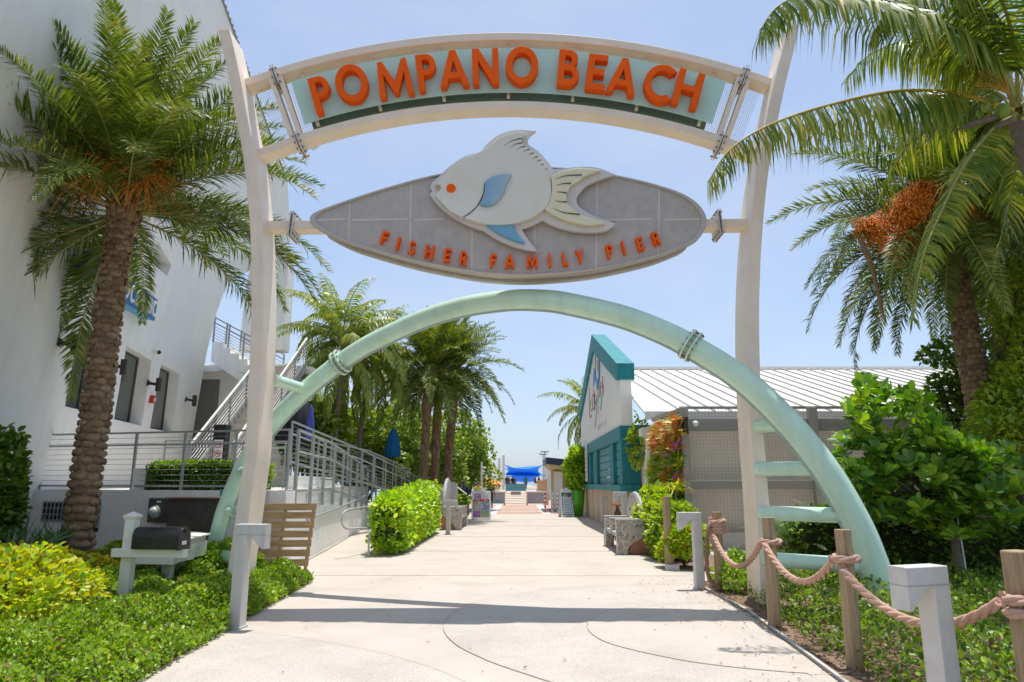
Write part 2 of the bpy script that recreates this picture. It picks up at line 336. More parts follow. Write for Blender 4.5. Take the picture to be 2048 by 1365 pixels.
# ================================================================ ARCHWAY
# letters: outlines in a box one unit high
def arc(cx, cy, rx, ry, a0, a1, n=14): return [(cx+rx*math.cos(R_(a0+(a1-a0)*i/n)), cy+ry*math.sin(R_(a0+(a1-a0)*i/n))) for i in range(n+1)]
def glyph(ch, t=.19):
    h = t*.9
    if ch == 'I': return t, [[(0, 0), (t, 0), (t, 1), (0, 1)]]
    if ch == 'L': return .5, [[(0, 0), (.5, 0), (.5, h), (t, h), (t, 1), (0, 1)]]
    if ch == 'E': return .56, [[(0, 0), (.56, 0), (.56, h), (t, h), (t, .5-h/2), (.5, .5-h/2), (.5, .5+h/2), (t, .5+h/2), (t, 1-h), (.56, 1-h), (.56, 1), (0, 1)]]
    if ch == 'F': return .52, [[(0, 0), (t, 0), (t, .5-h/2), (.48, .5-h/2), (.48, .5+h/2), (t, .5+h/2), (t, 1-h), (.52, 1-h), (.52, 1), (0, 1)]]
    if ch == 'H': return .74, [[(0, 0), (t, 0), (t, .5-h/2), (.74-t, .5-h/2), (.74-t, 0), (.74, 0), (.74, 1), (.74-t, 1), (.74-t, .5+h/2), (t, .5+h/2), (t, 1), (0, 1)]]
    if ch == 'N': return .74, [[(0, 0), (t*.9, 0), (t*.9, .66), (.74-t, 0), (.74, 0), (.74, 1), (.74-t*.9, 1), (.74-t*.9, .36), (t, 1), (0, 1)]]
    if ch == 'M': return .98, [[(0, 0), (t*.95, 0), (.20, .62), (.44, .06), (.54, .06), (.78, .62), (.98-t*.95, 0), (.98, 0), (.90, 1), (.76, 1), (.49, .40), (.22, 1), (.08, 1)]]
    if ch == 'A': return .86, [[(0, 0), (t, 0), (.27, .22), (.59, .22), (.86-t, 0), (.86, 0), (.52, 1), (.34, 1)], [(.335, .385), (.525, .385), (.43, .70)]]
    if ch == 'Y': return .76, [[(.285, 0), (.475, 0), (.475, .42), (.76, 1), (.56, 1), (.38, .60), (.20, 1), (0, 1), (.285, .42)]]
    if ch == 'O': return .92, [arc(.46, .5, .46, .53, 0, 350, 35), arc(.46, .5, .27, .35, 0, 350, 35)]
    if ch == 'C': return .80, [arc(.5, .5, .5, .53, 48, 312, 26)+arc(.5, .5, .31, .35, 305, 55, 26)]
    if ch == 'P': return .58, [[(0, 0), (t, 0), (t, .40)]+arc(.28, .70, .30, .30, -90, 90, 14)+[(0, 1)], [(t, .56)]+arc(.27, .70, .13, .14, -90, 90, 10)+[(t, .84)]]
    if ch == 'R': return .62, [[(0, 0), (t, 0), (t, .40), (.22, .40), (.40, 0), (.62, 0), (.42, .43)]+arc(.28, .70, .30, .30, -58, 90, 13)+[(0, 1)], [(t, .56)]+arc(.27, .70, .13, .14, -90, 90, 10)+[(t, .84)]]
    if ch == 'B': return .62, [[(0, 0)]+arc(.32, .285, .30, .285, -90, 62, 12)+arc(.28, .76, .27, .24, -50, 90, 12)+[(0, 1)],
                               [(t, .16)]+arc(.30, .29, .14, .13, -90, 90, 9)+[(t, .42)], [(t, .60)]+arc(.27, .72, .11, .12, -90, 90, 9)+[(t, .84)]]
    if ch == 'S': return .58, [arc(.29, .73, .27, .27, 35, 270, 14)+arc(.29, .27, .12, .13, 90, -120, 9)+[(.20, .12)]+[(.06, .20), (-.02, .06)]+arc(.29, .27, .30, .30, 235, 450, 14)+arc(.29, .73, .11, .12, 270, 40, 9)]
    return .3, []
def put_glyph(ch, cx, cy, rot, hpx, Y, thick, mat, parent, squash=1., bevel=.006, name='letter'):
    """letter centred on photograph point (cx, cy); u runs right, v runs up, turned by rot"""
    w, loops = glyph(ch)
    if not loops: return
    c, s = math.cos(rot), math.sin(rot); ls = []
    for lp in loops:
        px = []
        for u, v in lp:
            a = (u-w/2)*hpx*squash; b = (v-.5)*hpx; px.append((cx + a*c + b*s, cy + a*s - b*c))
        ls.append(pxl(px, Y))
    return shape(name, ls, mat, XZ(Y), thick, parent, bevel)
ARCH = thing('entrance_archway', 'tall cream archway over the path with orange letters, grey fish board and mint tube arch', 'archway', (-.2, 10.03, 0))
YF, YB = 9.75, 10.30
Lp = [(435, 58), (443, 89), (458, 161), (470, 229), (484, 300), (490, 350), (498, 430), (502, 524), (502, 625), (499, 720), (496, 780), (489, 900), (478, 980), (467, 1060), (450, 1170), (444, 1205)]
Rp = [(1599, 50), (1588, 100), (1575, 152), (1558, 229), (1544, 304), (1535, 360), (1527, 440), (1522, 513), (1519, 600), (1519, 666), (1520, 720), (1523, 790), (1528, 870), (1535, 956), (1541, 1041), (1545, 1120), (1550, 1208)]
def column(pts, sgn):
    A = [at(x, y, YF) for x, y in spline(pts, 4)]
    n = len(A); A = A + [Vector((A[-1].x + (A[-1].x-A[-4].x)*.5, YF, -.1))]; B = [p+Vector((.185*sgn, 0, 0)) for p in A]
    mb = MB(); mb.strip(A, B, (0, YB-YF, 0)); return mb.obj('column', m_cream, ARCH, .012, True)
colL = column(Lp, 1); colR = column(Rp, -1)
def polar(cx, cy, R, a): return (cx+R*math.sin(R_(a)), cy-R*math.cos(R_(a)))
def ring(cx, cy, R0, R1, a0, a1, Y0, Y1, n=48):
    A = [at(*polar(cx, cy, R0, a0+(a1-a0)*i/n), Y0) for i in range(n+1)]; B = [at(*polar(cx, cy, R1, a0+(a1-a0)*i/n), Y0) for i in range(n+1)]
    mb = MB(); mb.strip(A, B, (0, Y1-Y0, 0)); return mb
YBF, YBB = 9.985, 10.275
ring(1018, 1625, 1560, 1545, -19.9, 19.9, YBF, YBB).obj('upper_beam', m_cream2, ARCH, .01, True)
ring(1016, 1547, 1345, 1330, -22.2, 22.2, YBF, YBB).obj('lower_beam', m_cream2, ARCH, .01, True)
# struts behind the lettering
mbs = MB()
for k in range(-3, 4):
    a = k*5.52-.05
    p = at(*polar(1018, 1530, 1334, a), 10.16); q = at(*polar(1018, 1530, 1458, a), 10.16)
    mbs.beam(p, q, .05, .08, (0, 1, 0))
mbs.objs('strut', m_cream2, ARCH)
# wire mesh infill
mbw = MB()
for i in range(0, 246):
    a = -20.4+i*40.8/245; p = at(*polar(1018, 1530, 1326, a), 10.20); q = at(*polar(1018, 1535, 1463-(abs(a)/20)**2*4, a), 10.20); mbw.beam(p, q, .0035, .0035, (0, 1, 0))
for j in range(29):
    Rr = 1328+j*4.75
    mbw.tube([at(*polar(1018, 1530, Rr, -20.4+k*40.8/40), 10.205) for k in range(41)], .0019, 3, False)
mbw.obj('wire_mesh', m_wire, ARCH)
m_back = M('green_backing', (.20, .32, .25), .6, .15, 20)
ring(1018, 1530, 1384, 1320, -17.1, 17.1, 10.225, 10.235).obj('green_backing', m_back, ARCH, 0, True)
m_panel = bpy.data.materials.new('frosted_mint_panel'); m_panel.use_nodes = True
_t = m_panel.node_tree; _b = _t.nodes['Principled BSDF']; _b.inputs['Base Color'].default_value = (.66, .85, .78, 1); _b.inputs['Roughness'].default_value = .35
_tr = nd(_t, 'ShaderNodeBsdfTranslucent'); _tr.inputs[0].default_value = (.72, .93, .85, 1); _mx = nd(_t, 'ShaderNodeMixShader'); _mx.inputs[0].default_value = .4
_t.links.new(_b.outputs[0], _mx.inputs[1]); _t.links.new(_tr.outputs[0], _mx.inputs[2]); _t.links.new(_mx.outputs[0], _t.nodes['Material Output'].inputs[0])
PANEL = ring(1018, 1530, 1434, 1345, -17.7, 17.6, 10.035, 10.05).obj('lettering_panel', m_panel, ARCH, 0, True)
for ch, x, y, sq in (('P', 642, 187, .95), ('O', 702.5, 165.5, 1), ('M', 788, 155, 1), ('P', 853, 143, .95), ('A', 907, 135.5, .95), ('N', 971, 132, 1), ('O', 1044, 130, 1),
                     ('B', 1138, 135, .98), ('E', 1194, 143.5, .98), ('A', 1246, 151, .97), ('C', 1318, 165, 1.03), ('H', 1377.5, 176, 1)):
    put_glyph(ch, x, y, math.atan2(x-1020, 1518-y), 71, 9.885, .148, m_orange, PANEL, sq, .007)
# splice posts at both ends of the sign
def splice(a, sg):
    mb = MB()
    for da, w in ((-.36, .075), (.36, .075)):
        p = at(*polar(1018, 1530, 1322, a+da), 10.0); q = at(*polar(1018, 1533, 1458, a+da), 10.0)
        for yy in (0.03, .24): mb.beam(p+Vector((0, yy, 0)), q+Vector((0, yy, 0)), .075, .06, (0, 1, 0))
    mb.objs('splice_post', m_cream2, ARCH, .004)
    pl = MB(); bo = MB()
    p = at(*polar(1018, 1530, 1302, a), 9.93); q = at(*polar(1018, 1533, 1482, a), 9.93)
    d = (q-p).normalized(); n = d.cross(Vector((0, 1, 0))).normalized()
    for e0, e1 in ((0, .30), ((q-p).length-.34, (q-p).length)):
        for s in (-1, 1):
            c0 = p+d*e0+n*.018*s; c1 = p+d*e1+n*.018*s
            pl.strip([c0-n*.008, c1-n*.008], [c0+n*.008, c1+n*.008], (0, .40, 0))
        for k in range(3):
            c = p+d*(e0+(e1-e0)*(.12+.38*k))
            for yy in (.05, .2, .35): bo.tube([c-n*.06+Vector((0, yy, 0)), c+n*.06+Vector((0, yy, 0))], .017, 6)
    o = pl.objs('splice_plate', m_zinc, ARCH, 0, True)[0]; bo.objs('bolt', m_bolt, o)
splice(-18.75, -1); splice(18.85, 1)
# middle beam with bolted flanges
zc = (at(580, 441, 9.98).z + at(580, 459, 9.98).z)/2
xl = at(520, 450, 10).x; xr = at(1508, 450, 10).x
mb = MB(); mb.box(((xl+xr)/2, 10.11, zc), (xr-xl+.14, .26, .135)); mb.obj('middle_beam', m_cream2, ARCH, .008)
for px, tilt in ((590, .06), (1434, -.06)):
    xx = at(px, 452, 10.1).x; mb = MB(); bo = MB(); rt = Matrix.Rotation(tilt, 3, 'Y')
    for s in (-1, 1): mb.box((xx+s*.02, 10.11, zc), (.016, .42, .40), rt)
    o = mb.objs('flange_plate', m_zinc, ARCH, .003)[0]
    for yy in (-.17, -.06, .06, .17):
        for zz in (-.16, .16): bo.tube([(xx-.05+zz*tilt, 10.11+yy, zc+zz), (xx+.05+zz*tilt, 10.11+yy, zc+zz)], .016, 6)
    bo.objs('bolt', m_bolt, o)
# ---- fish board
Z7 = lambda pts: [(600+x*.41016, 240+y*.41016) for x, y in pts]
bd = Z7([(50, 490), (62, 465), (110, 440), (240, 393), (420, 335), (640, 276), (820, 249), (1000, 238), (1235, 236), (1400, 250), (1540, 274), (1650, 297), (1750, 324), (1830, 350), (1890, 378), (1940, 415), (1972, 460), (1980, 500),
         (1968, 545), (1930, 592), (1850, 630), (1750, 666), (1600, 703), (1450, 733), (1280, 752), (1100, 762), (950, 756), (840, 744), (690, 718), (540, 687), (400, 650), (240, 602), (150, 565), (90, 533), (60, 512)])
bds = spline(bd, 4, True)
BOARD = shape('sign_board', [pxl(bds, 9.70)], m_boardgrey, XZ(9.70), .12, ARCH, .03)
def scaled(lp, s, dx=0, dy=0):
    c = np.mean(lp, 0); return [(c[0]+(p[0]-c[0])*s+dx, c[1]+(p[1]-c[1])*s+dy) for p in lp]
base_loop = pxl(bds, 9.70)
shape('board_rim', [base_loop, scaled(base_loop, .972)], m_boardrim, XZ(9.66), .052, BOARD, .012)
shape('board_core', [scaled(base_loop, .93)], m_boardrim, XZ(9.822), .26, BOARD)
shape('board_rear', [scaled(base_loop, .965, 0, -.02)], m_boardgrey, XZ(10.09), .14, BOARD, .02)
mb = MB()
for x in (243, 541, 843, 1148, 1450, 1752):
    top = {243: 405, 541: 315, 843: 262, 1148: 250, 1450: 268, 1752: 335}[x]; bot = {243: 592, 541: 678, 843: 735, 1148: 752, 1450: 725, 1752: 655}[x]
    p = at(*Z7([(x, top)])[0], 9.697); q = at(*Z7([(x-6, bot)])[0], 9.697); mb.beam(p, q, .028, .004, (0, 1, 0))
for x0, x1 in ((75, 222), (256, 522), (555, 700), (1470, 1715), (1773, 1955)):
    p = at(*Z7([(x0, 489)])[0], 9.697); q = at(*Z7([(x1, 484)])[0], 9.697); mb.beam(p, q, .035, .004, (0, 1, 0))
mb.objs('board_line', m_boardline, BOARD)
Z6 = lambda pts: [(820+x*.21484, 240+y*.21484) for x, y in pts]
outer = spline(Z6([(190, 620), (205, 580), (240, 550), (275, 520), (370, 430), (500, 345), (660, 290)]), 5) + spline(Z6([(662, 288), (730, 210), (830, 135), (950, 95), (1050, 88), (1170, 100)]), 5) \
    + spline(Z6([(1171, 102), (1120, 140), (1098, 185), (1110, 235), (1190, 285), (1270, 370), (1332, 455)]), 5) + spline(Z6([(1340, 458), (1440, 450), (1560, 435), (1700, 438), (1810, 465), (1910, 508)]), 5) \
    + spline(Z6([(1912, 512), (1800, 545), (1650, 610), (1575, 690), (1552, 745), (1580, 810), (1700, 885), (1920, 968)]), 5) + spline(Z6([(1918, 973), (1830, 1030), (1700, 1047), (1500, 1032), (1340, 985), (1235, 935)]), 5) \
    + spline(Z6([(1230, 935), (1130, 985), (1040, 1018)]), 4) + spline(Z6([(1042, 1022), (1100, 1110), (1185, 1222)]), 4) + spline(Z6([(1180, 1226), (1080, 1210), (930, 1165), (790, 1100), (690, 1035)]), 4) \
    + spline(Z6([(680, 1028), (560, 990), (430, 925), (310, 840), (215, 740), (185, 690), (205, 665), (190, 640)]), 5)
FB = shape('fish_backplate', [pxl(outer, 9.58)], m_fishback, XZ(9.58), .078, BOARD, .01)
hole_mouth = spline(Z6([(228, 605), (262, 600), (284, 620), (280, 655), (255, 672), (232, 668)]), 4, True)
body = spline(Z6([(228, 604), (300, 530), (390, 440), (520, 360), (662, 296), (720, 262)]), 4) + spline(Z6([(725, 258), (790, 200), (900, 140), (1000, 118), (1072, 120)]), 4) \
    + spline(Z6([(1060, 150), (1035, 175), (1045, 215), (1110, 275), (1190, 345), (1250, 420), (1285, 500), (1310, 600), (1310, 700), (1280, 790), (1200, 870), (1090, 930), (980, 962), (850, 975), (720, 970), (610, 945), (508, 912)]), 4) \
    + spline(Z6([(515, 905), (585, 855), (650, 780), (690, 690), (700, 585)]), 4) + spline(Z6([(692, 580), (680, 680), (622, 795), (545, 865), (478, 905)]), 4) \
    + spline(Z6([(470, 903), (360, 835), (270, 745), (236, 700), (238, 690), (258, 672), (282, 650), (284, 618), (262, 600)]), 4)
shape('fish_body', [pxl(body, 9.49)], m_fish, XZ(9.49), .088, BOARD, .004)
tail = spline(Z6([(1318, 520), (1400, 480), (1520, 455), (1640, 450), (1775, 465)]), 4) + spline(Z6([(1770, 475), (1640, 520), (1560, 580), (1500, 610), (1478, 660), (1458, 690), (1462, 760), (1490, 800), (1580, 875), (1640, 895), (1825, 955)]), 4) \
    + spline(Z6([(1815, 965), (1700, 980), (1560, 965), (1400, 915), (1290, 855), (1255, 825)]), 4) + Z6([(1300, 760), (1322, 640)])
m_tail = RAMP('tail_paint', [(0, (.16, .38, .55)), (.18, (.55, .60, .58)), (.4, (.72, .69, .58)), (.9, (.76, .71, .50))], 2)
shape('fish_tail', [pxl(tail, 9.50)], m_tail, XZ(9.50), .078, BOARD, .01)
m_fin = RAMP('pectoral_fin_paint', [(.05, (.01, .22, .52)), (.35, (.05, .32, .58)), (.72, (.45, .54, .58)), (1, (.66, .65, .60))], 0)
pect = spline(Z6([(690, 580), (760, 530), (850, 508), (945, 500)]), 5) + spline(Z6([(938, 525), (905, 580), (880, 660), (840, 730), (780, 785), (720, 802), (655, 790)]), 5) + spline(Z6([(650, 785), (690, 700), (700, 620)]), 4)
shape('pectoral_fin', [pxl(pect, 9.44)], m_fin, XZ(9.44), .048, BOARD, .008)
m_fin2 = RAMP('belly_fin_paint', [(.0, (.68, .62, .42)), (.35, (.58, .60, .52)), (.75, (.10, .34, .55)), (1, (.16, .40, .58))], 2)
belly = spline(Z6([(700, 968), (820, 975), (958, 955)]), 4) + spline(Z6([(965, 990), (1000, 1070), (1070, 1140)]), 4) + spline(Z6([(1050, 1148), (950, 1115), (840, 1065), (760, 1015)]), 4)
shape('belly_fin', [pxl(belly, 9.52)], m_fin2, XZ(9.52), .058, BOARD, .008)
eye = [(902+9.3*math.cos(t*.2618), 376.5+8.6*math.sin(t*.2618)) for t in range(24)]
shape('eye', [pxl(eye, 9.477)], m_orange, XZ(9.477), .012, BOARD)
mb = MB(); m_slot = M('fin_slot_dark', (.09, .085, .06), .8)
for pts in (((872, 245), (950, 195), (1040, 172)), ((925, 262), (980, 228), (1045, 213)), ((990, 278), (1030, 255), (1072, 248)), ((1045, 304), (1080, 282), (1112, 278)), ((1095, 334), (1125, 315), (1152, 310)),
            ((1140, 361), (1165, 347), (1190, 342)), ((1178, 391), (1200, 378), (1220, 374)), ((1215, 424), (1230, 415), (1245, 412)), ((1255, 465), (1268, 458), (1280, 455)),
            ((1350, 553), (1450, 520), (1600, 512)), ((1362, 610), (1430, 592), (1500, 590)), ((1365, 670), (1410, 672), (1458, 680)), ((1350, 748), (1400, 762), (1462, 762)), ((1330, 820), (1430, 862), (1580, 880))):
    px = spline(Z6(pts), 5); A = []; B = []
    for i, p in enumerate(px):
        w = .25+2.1*i/(len(px)-1)
        A.append(at(p[0], p[1]-w/2, 9.487)); B.append(at(p[0], p[1]+w/2, 9.487))
    mb.strip(A, B, (0, .006, 0))
mb.objs('fin_slot', m_slot, BOARD, 0, True)
for ch, x, y in (('F', 410, 577), ('I', 477, 605), ('S', 545, 624), ('H', 630, 645), ('E', 718, 661), ('R', 798, 675), ('F', 942, 688), ('A', 1022, 691), ('M', 1132, 691), ('I', 1218, 686), ('L', 1293, 680), ('Y', 1366, 668),
                 ('P', 1512, 643), ('I', 1578, 625), ('E', 1660, 606), ('R', 1738, 580)):
    px, py = Z7([(x, y)])[0]
    put_glyph(ch, px, py-1.5, -math.atan2(px-1041, py+281)*.95, 26, 9.60, .098, m_orange, BOARD, .88, .003)
# ---- tube arch, standing askew across the path
tb0 = Vector((-5.13, 11.77, 0)); tb1 = Vector((4.5, 8.9, 0)); td = (tb1-tb0).normalized(); tn = Vector((-td.y, td.x, 0))
tpx = [(404, 1195), (420, 1131), (436, 1070), (458, 1000), (500, 912), (560, 832), (632, 763), (712, 704), (775, 670), (855, 635), (935, 612), (1020, 600), (1080, 600), (1132, 606), (1240, 631), (1320, 661), (1382, 692),
       (1470, 747), (1535, 803), (1600, 872), (1662, 954), (1715, 1048), (1745, 1121), (1775, 1212), (1786, 1260)]
TP = [onp(x, y, tb0, tn) for x, y in spline(tpx, 5)]
k = len(TP); TR = [.135+.045*i/(k-1) for i in range(k)]
TP[0].z = min(TP[0].z, -.05)
TUBE = MB().tube(TP, TR, 28).obj('tube_arch', m_mint, ARCH)
# seam plate along the inner side of the tube
mb = MB(); A = []; B = []
for i in range(1, k-1):
    d = (TP[i+1]-TP[i-1]).normalized(); u = d.cross(tn); u = u if u.z < 0 or abs(u.z) < .3 else -u
    cen = Vector((-.2, 10.2, .5)); inn = (cen-TP[i]); inn -= d*inn.dot(d); inn -= tn*inn.dot(tn); inn.normalize()
    A.append(TP[i]+inn*(TR[i]-.02)-tn*.006); B.append(TP[i]+inn*(TR[i]+.028)-tn*.006)
mb.strip(A, B, tn*.012); mb.obj('seam_plate', M('seam_steel', (.42, .50, .45), .5), TUBE, 0, True)
def nearest(px, py): return min(range(k), key=lambda i: (TP[i]-onp(px, py, tb0, tn)).length)
for px, py in ((687, 722), (1377, 688)):
    i = nearest(px, py); d = (TP[i+1]-TP[i-1]).normalized(); mb = MB()
    for s in (-1, 1): mb.tube([TP[i]+d*(.016+.028)*s-d*.014, TP[i]+d*(.016+.028)*s+d*.014], TR[i]+.07, 28, True, smooth=False)
    bo = MB(); a = d.cross(tn).normalized()
    for j in range(12):
        t = j*math.pi/6+.2; c = TP[i]+(a*math.cos(t)+tn*math.sin(t))*(TR[i]+.04); bo.tube([c-d*.085, c+d*.085], .016, 6)
    mb.objs('pipe_flange', m_mint, TUBE, .003); bo.objs('flange_bolt', m_bolt, TUBE)
def rung(px0, py, px1, side):
    # from the tube to the column, level
    q = onp(px1, py, tb0, tn); z = q.z
    cx = at(px0, py, 9.75 if side > 0 else 10.28); c = Vector((cx.x, 9.72 if side > 0 else 10.34, z))
    d = (q-c).normalized(); mb = MB(); r = .098
    pts = [c-d*.11, c-d*.10, c-d*.07, c-d*.03, c+d*.03, q]; rr = [.03, .06, .085, .096, r, r]
    mb.tube(pts, rr, 18); mb.obj('rung', m_mint, ARCH)
for a in ((1518, 846, 1580), (1522, 937, 1648), (1530, 1032, 1704), (1540, 1134, 1748)): rung(*a, 1)
def rungL(y, xt, xc):
    q = onp(xt, y, tb0, tn); c = Vector((at(xc, y, 10.3).x, 10.28, q.z)); d = (c-q).normalized(); mb = MB(); r = .092
    mb.tube([q-d*.13, q-d*.115, q-d*.08, q-d*.03, q, c], [.03, .055, .08, .09, r, r], 18); mb.obj('rung', m_mint, ARCH)
rungL(778, 606, 545); rungL(866, 530, 520); rungL(944, 483, 510); rungL(1022, 456, 500); rungL(1107, 436, 490)
# ================================================================ FOLIAGE TOOLS
def _mk(name, V, loops, starts, tot, mi, mats):
    V = np.concatenate(V); loops = np.concatenate(loops); starts = np.concatenate(starts); tot = np.concatenate(tot); mi = np.concatenate(mi)
    me = bpy.data.meshes.new(name); me.vertices.add(len(V)); me.vertices.foreach_set('co', V.ravel())
    me.loops.add(len(loops)); me.loops.foreach_set('vertex_index', loops.astype(np.int32))
    me.polygons.add(len(starts)); me.polygons.foreach_set('loop_start', starts.astype(np.int32)); me.polygons.foreach_set('loop_total', tot.astype(np.int32))
    for m in mats: me.materials.append(m)
    me.polygons.foreach_set('material_index', mi.astype(np.int32)); me.update(calc_edges=True); me.validate()
    return me
def unit(a): return a/np.maximum(1e-9, np.linalg.norm(a, axis=-1, keepdims=True))
def leafset(P, D, N, L, Wd, kind='oval', curl=.15, mi=0):
    n = len(P); D = unit(D); S = unit(np.cross(D, N)); N = np.cross(S, D); L = np.broadcast_to(L, n)[:, None]; Wd = np.broadcast_to(Wd, n)[:, None]
    if kind == 'diamond':
        v = np.stack([P, P+D*L*.45+S*Wd+N*L*.06, P+D*L-N*L*curl, P+D*L*.45-S*Wd+N*L*.06], 1); f = np.array([[0, 1, 2], [0, 2, 3]]); k = 4
        return [(v.reshape(-1, 3), (f[None]+np.arange(n)[:, None, None]*k).reshape(-1, 3), mi)]
    if kind == 'oval':   # six-sided leaf, two quads sharing the midrib
        v = np.stack([P, P+D*L*.35+S*Wd*.85+N*L*.05, P+D*L*.72+S*Wd*.8+N*L*.01, P+D*L-N*L*curl, P+D*L*.72-S*Wd*.8+N*L*.01, P+D*L*.35-S*Wd*.85+N*L*.05], 1)
        f = np.array([[0, 1, 2, 3], [0, 3, 4, 5]]); k = 6
        return [(v.reshape(-1, 3), (f[None]+np.arange(n)[:, None, None]*k).reshape(-1, 4), mi)]
    if kind == 'paddle':  # broad rounded leaf, widest past the middle
        v = np.stack([P, P+D*L*.3+S*Wd*.55+N*L*.04, P+D*L*.62+S*Wd+N*L*.02, P+D*L*.9+S*Wd*.62-N*L*curl*.6, P+D*L-N*L*curl, P+D*L*.9-S*Wd*.62-N*L*curl*.6, P+D*L*.62-S*Wd+N*L*.02, P+D*L*.3-S*Wd*.55+N*L*.04], 1)
        f = np.array([[0, 1, 2, 3, 4], [0, 4, 5, 6, 7]]); k = 8
        return [(v.reshape(-1, 3), (f[None]+np.arange(n)[:, None, None]*k).reshape(-1, 5), mi)]
    if kind == 'blade':
        G_ = np.array([0, 0, -1.]); d2 = unit(D + G_*curl)
        m = P + D*L*.5; t = m + d2*L*.5
        v = np.stack([P-S*Wd*.5, P+S*Wd*.5, m+S*Wd, m-S*Wd, t], 1); k = 5
        f4 = np.array([[0, 1, 2, 3]]); f3 = np.array([[3, 2, 4]])
        vv = v.reshape(-1, 3); o = np.arange(n)[:, None, None]*k
        # quads and triangles must share vertices: two passes over one vertex list
        return [('both', vv, (f4[None]+o).reshape(-1, 4), (f3[None]+o).reshape(-1, 3), mi)]
def build_leaves(name, sets, mats):
    V = []; loops = []; st = []; tot = []; mi = []; off = 0; ls = 0
    for s in sets:
        if isinstance(s[0], str): v, fs, m = s[1], [s[2], s[3]], s[4]
        else: v, fs, m = s[0], [s[1]], s[2]
        v = np.asarray(v, np.float32); V.append(v)
        for f in fs:
            f = np.asarray(f, np.int32)
            if len(f) == 0: continue
            kk = f.shape[1]; loops.append((f+off).ravel()); st.append(ls+np.arange(len(f))*kk); tot.append(np.full(len(f), kk)); mi.append(np.full(len(f), m)); ls += f.size
        off += len(v)
    return _mk(name, V, loops, st, tot, mi, mats)
def rnd(n): return unit(RNG.normal(size=(n, 3)))
def lumps(U, k, amp, seed):
    r = np.random.default_rng(seed); c = unit(r.normal(size=(k, 3))); a = r.uniform(.3, 1, k)*amp; o = np.zeros(len(U))
    for i in range(k): o = np.maximum(o, a[i]*np.exp(-((1-U@c[i])/.09)))
    return o
def blob(c, r, n, seed, inner=.30, amp=.35, k=26, low=-.6):
    U = rnd(int(n*1.5)); U = U[U[:, 2] > low][:n]; q = .72+lumps(U, k, amp, seed)
    d = np.where(RNG.random(len(U)) < inner, RNG.uniform(.45, .9, len(U)), RNG.uniform(.88, 1.06, len(U)))
    return np.array(c)+U*np.array(r)*(q*d)[:, None], U
def dirs(U, up=.35, spread=.9): return unit(U+np.array([0, 0, up])+rnd(len(U))*spread)
def foliage(name, blobs, mats, parent, L=.1, w=.4, kind='oval', up=.35, spread=.9, jit=.45, curl=.15, **kw):
    sets = []; o0 = np.array(ORG[parent.name]) if parent is not None else np.zeros(3)
    for P, U, m in blobs:
        D = dirs(U, up, spread); N = unit(U*.6+np.array([0, 0, .8])+rnd(len(U))*.5); l = L*(1+jit*RNG.uniform(-1, 1, len(U)))
        sets += leafset(P-o0, D, N, l, l*w, kind, curl, m)
    return link(name, build_leaves(name, sets, mats), parent, 0, False, **kw)
def stems(base, tips, r0, mat, parent, name='stem', bend=.15):
    mb = MB()
    for t in tips:
        b = Vector(base); t = Vector(t); mid = b.lerp(t, .5)+Vector((random.uniform(-1, 1), random.uniform(-1, 1), .3))*bend*(t-b).length
        pts = [Vector(p) for p in spline([b, mid, t], 4)]; n = len(pts)
        mb.tube(pts, [r0*(1-.8*i/(n-1)) for i in range(n)], 6)
    return mb.obj(name, mat, parent)
m_twig = M('twig', (.10, .075, .045), .9, .3, 10)
def bush(name, label, cat, c, r, n, leaf, L=.09, w=.42, group=None, seed=1, tips=9, kind='oval', inner=.3, amp=.4, up=.35, mats=None, low=-.6, stem_r=.025, k=26):
    b = Vector((c[0], c[1], 0)); t = thing(name, label, cat, b, group)
    P, U = blob(c, r, n, seed, inner, amp, k, low); P[:, 2] = np.maximum(P[:, 2], .03)
    if mats: mi = (RNG.random(len(P)) < .35).astype(int); bl = [(P[mi == q], U[mi == q], q) for q in (0, 1)]; ms = mats
    else: bl = [(P, U, 0)]; ms = [leaf]
    foliage('foliage', bl, ms, t, L, w, kind, up)
    rr = random.Random(seed); tp = []
    for i in range(tips):
        a = rr.uniform(0, 6.28); e = rr.uniform(.2, 1.2)
        tp.append((c[0]+r[0]*.7*math.cos(a)*math.cos(e), c[1]+r[1]*.7*math.sin(a)*math.cos(e), c[2]+r[2]*.7*math.sin(e)))
    stems(b, tp, stem_r, m_twig, t); return t
def inpoly(P, poly):
    x, y = P[:, 0], P[:, 1]; ins = np.zeros(len(P), bool); n = len(poly)
    for i in range(n):
        x0, y0 = poly[i]; x1, y1 = poly[(i+1) % n]
        c = ((y0 > y) != (y1 > y)) & (x < (x1-x0)*(y-y0)/(y1-y0+1e-12)+x0); ins ^= c
    return ins
def edgedist(P, poly):
    d = np.full(len(P), 1e9); n = len(poly)
    for i in range(n):
        a = np.array(poly[i]); b = np.array(poly[(i+1) % n]); t = np.clip(((P[:, :2]-a)@(b-a))/((b-a)@(b-a)), 0, 1)
        d = np.minimum(d, np.linalg.norm(P[:, :2]-(a+t[:, None]*(b-a)), axis=1))
    return d
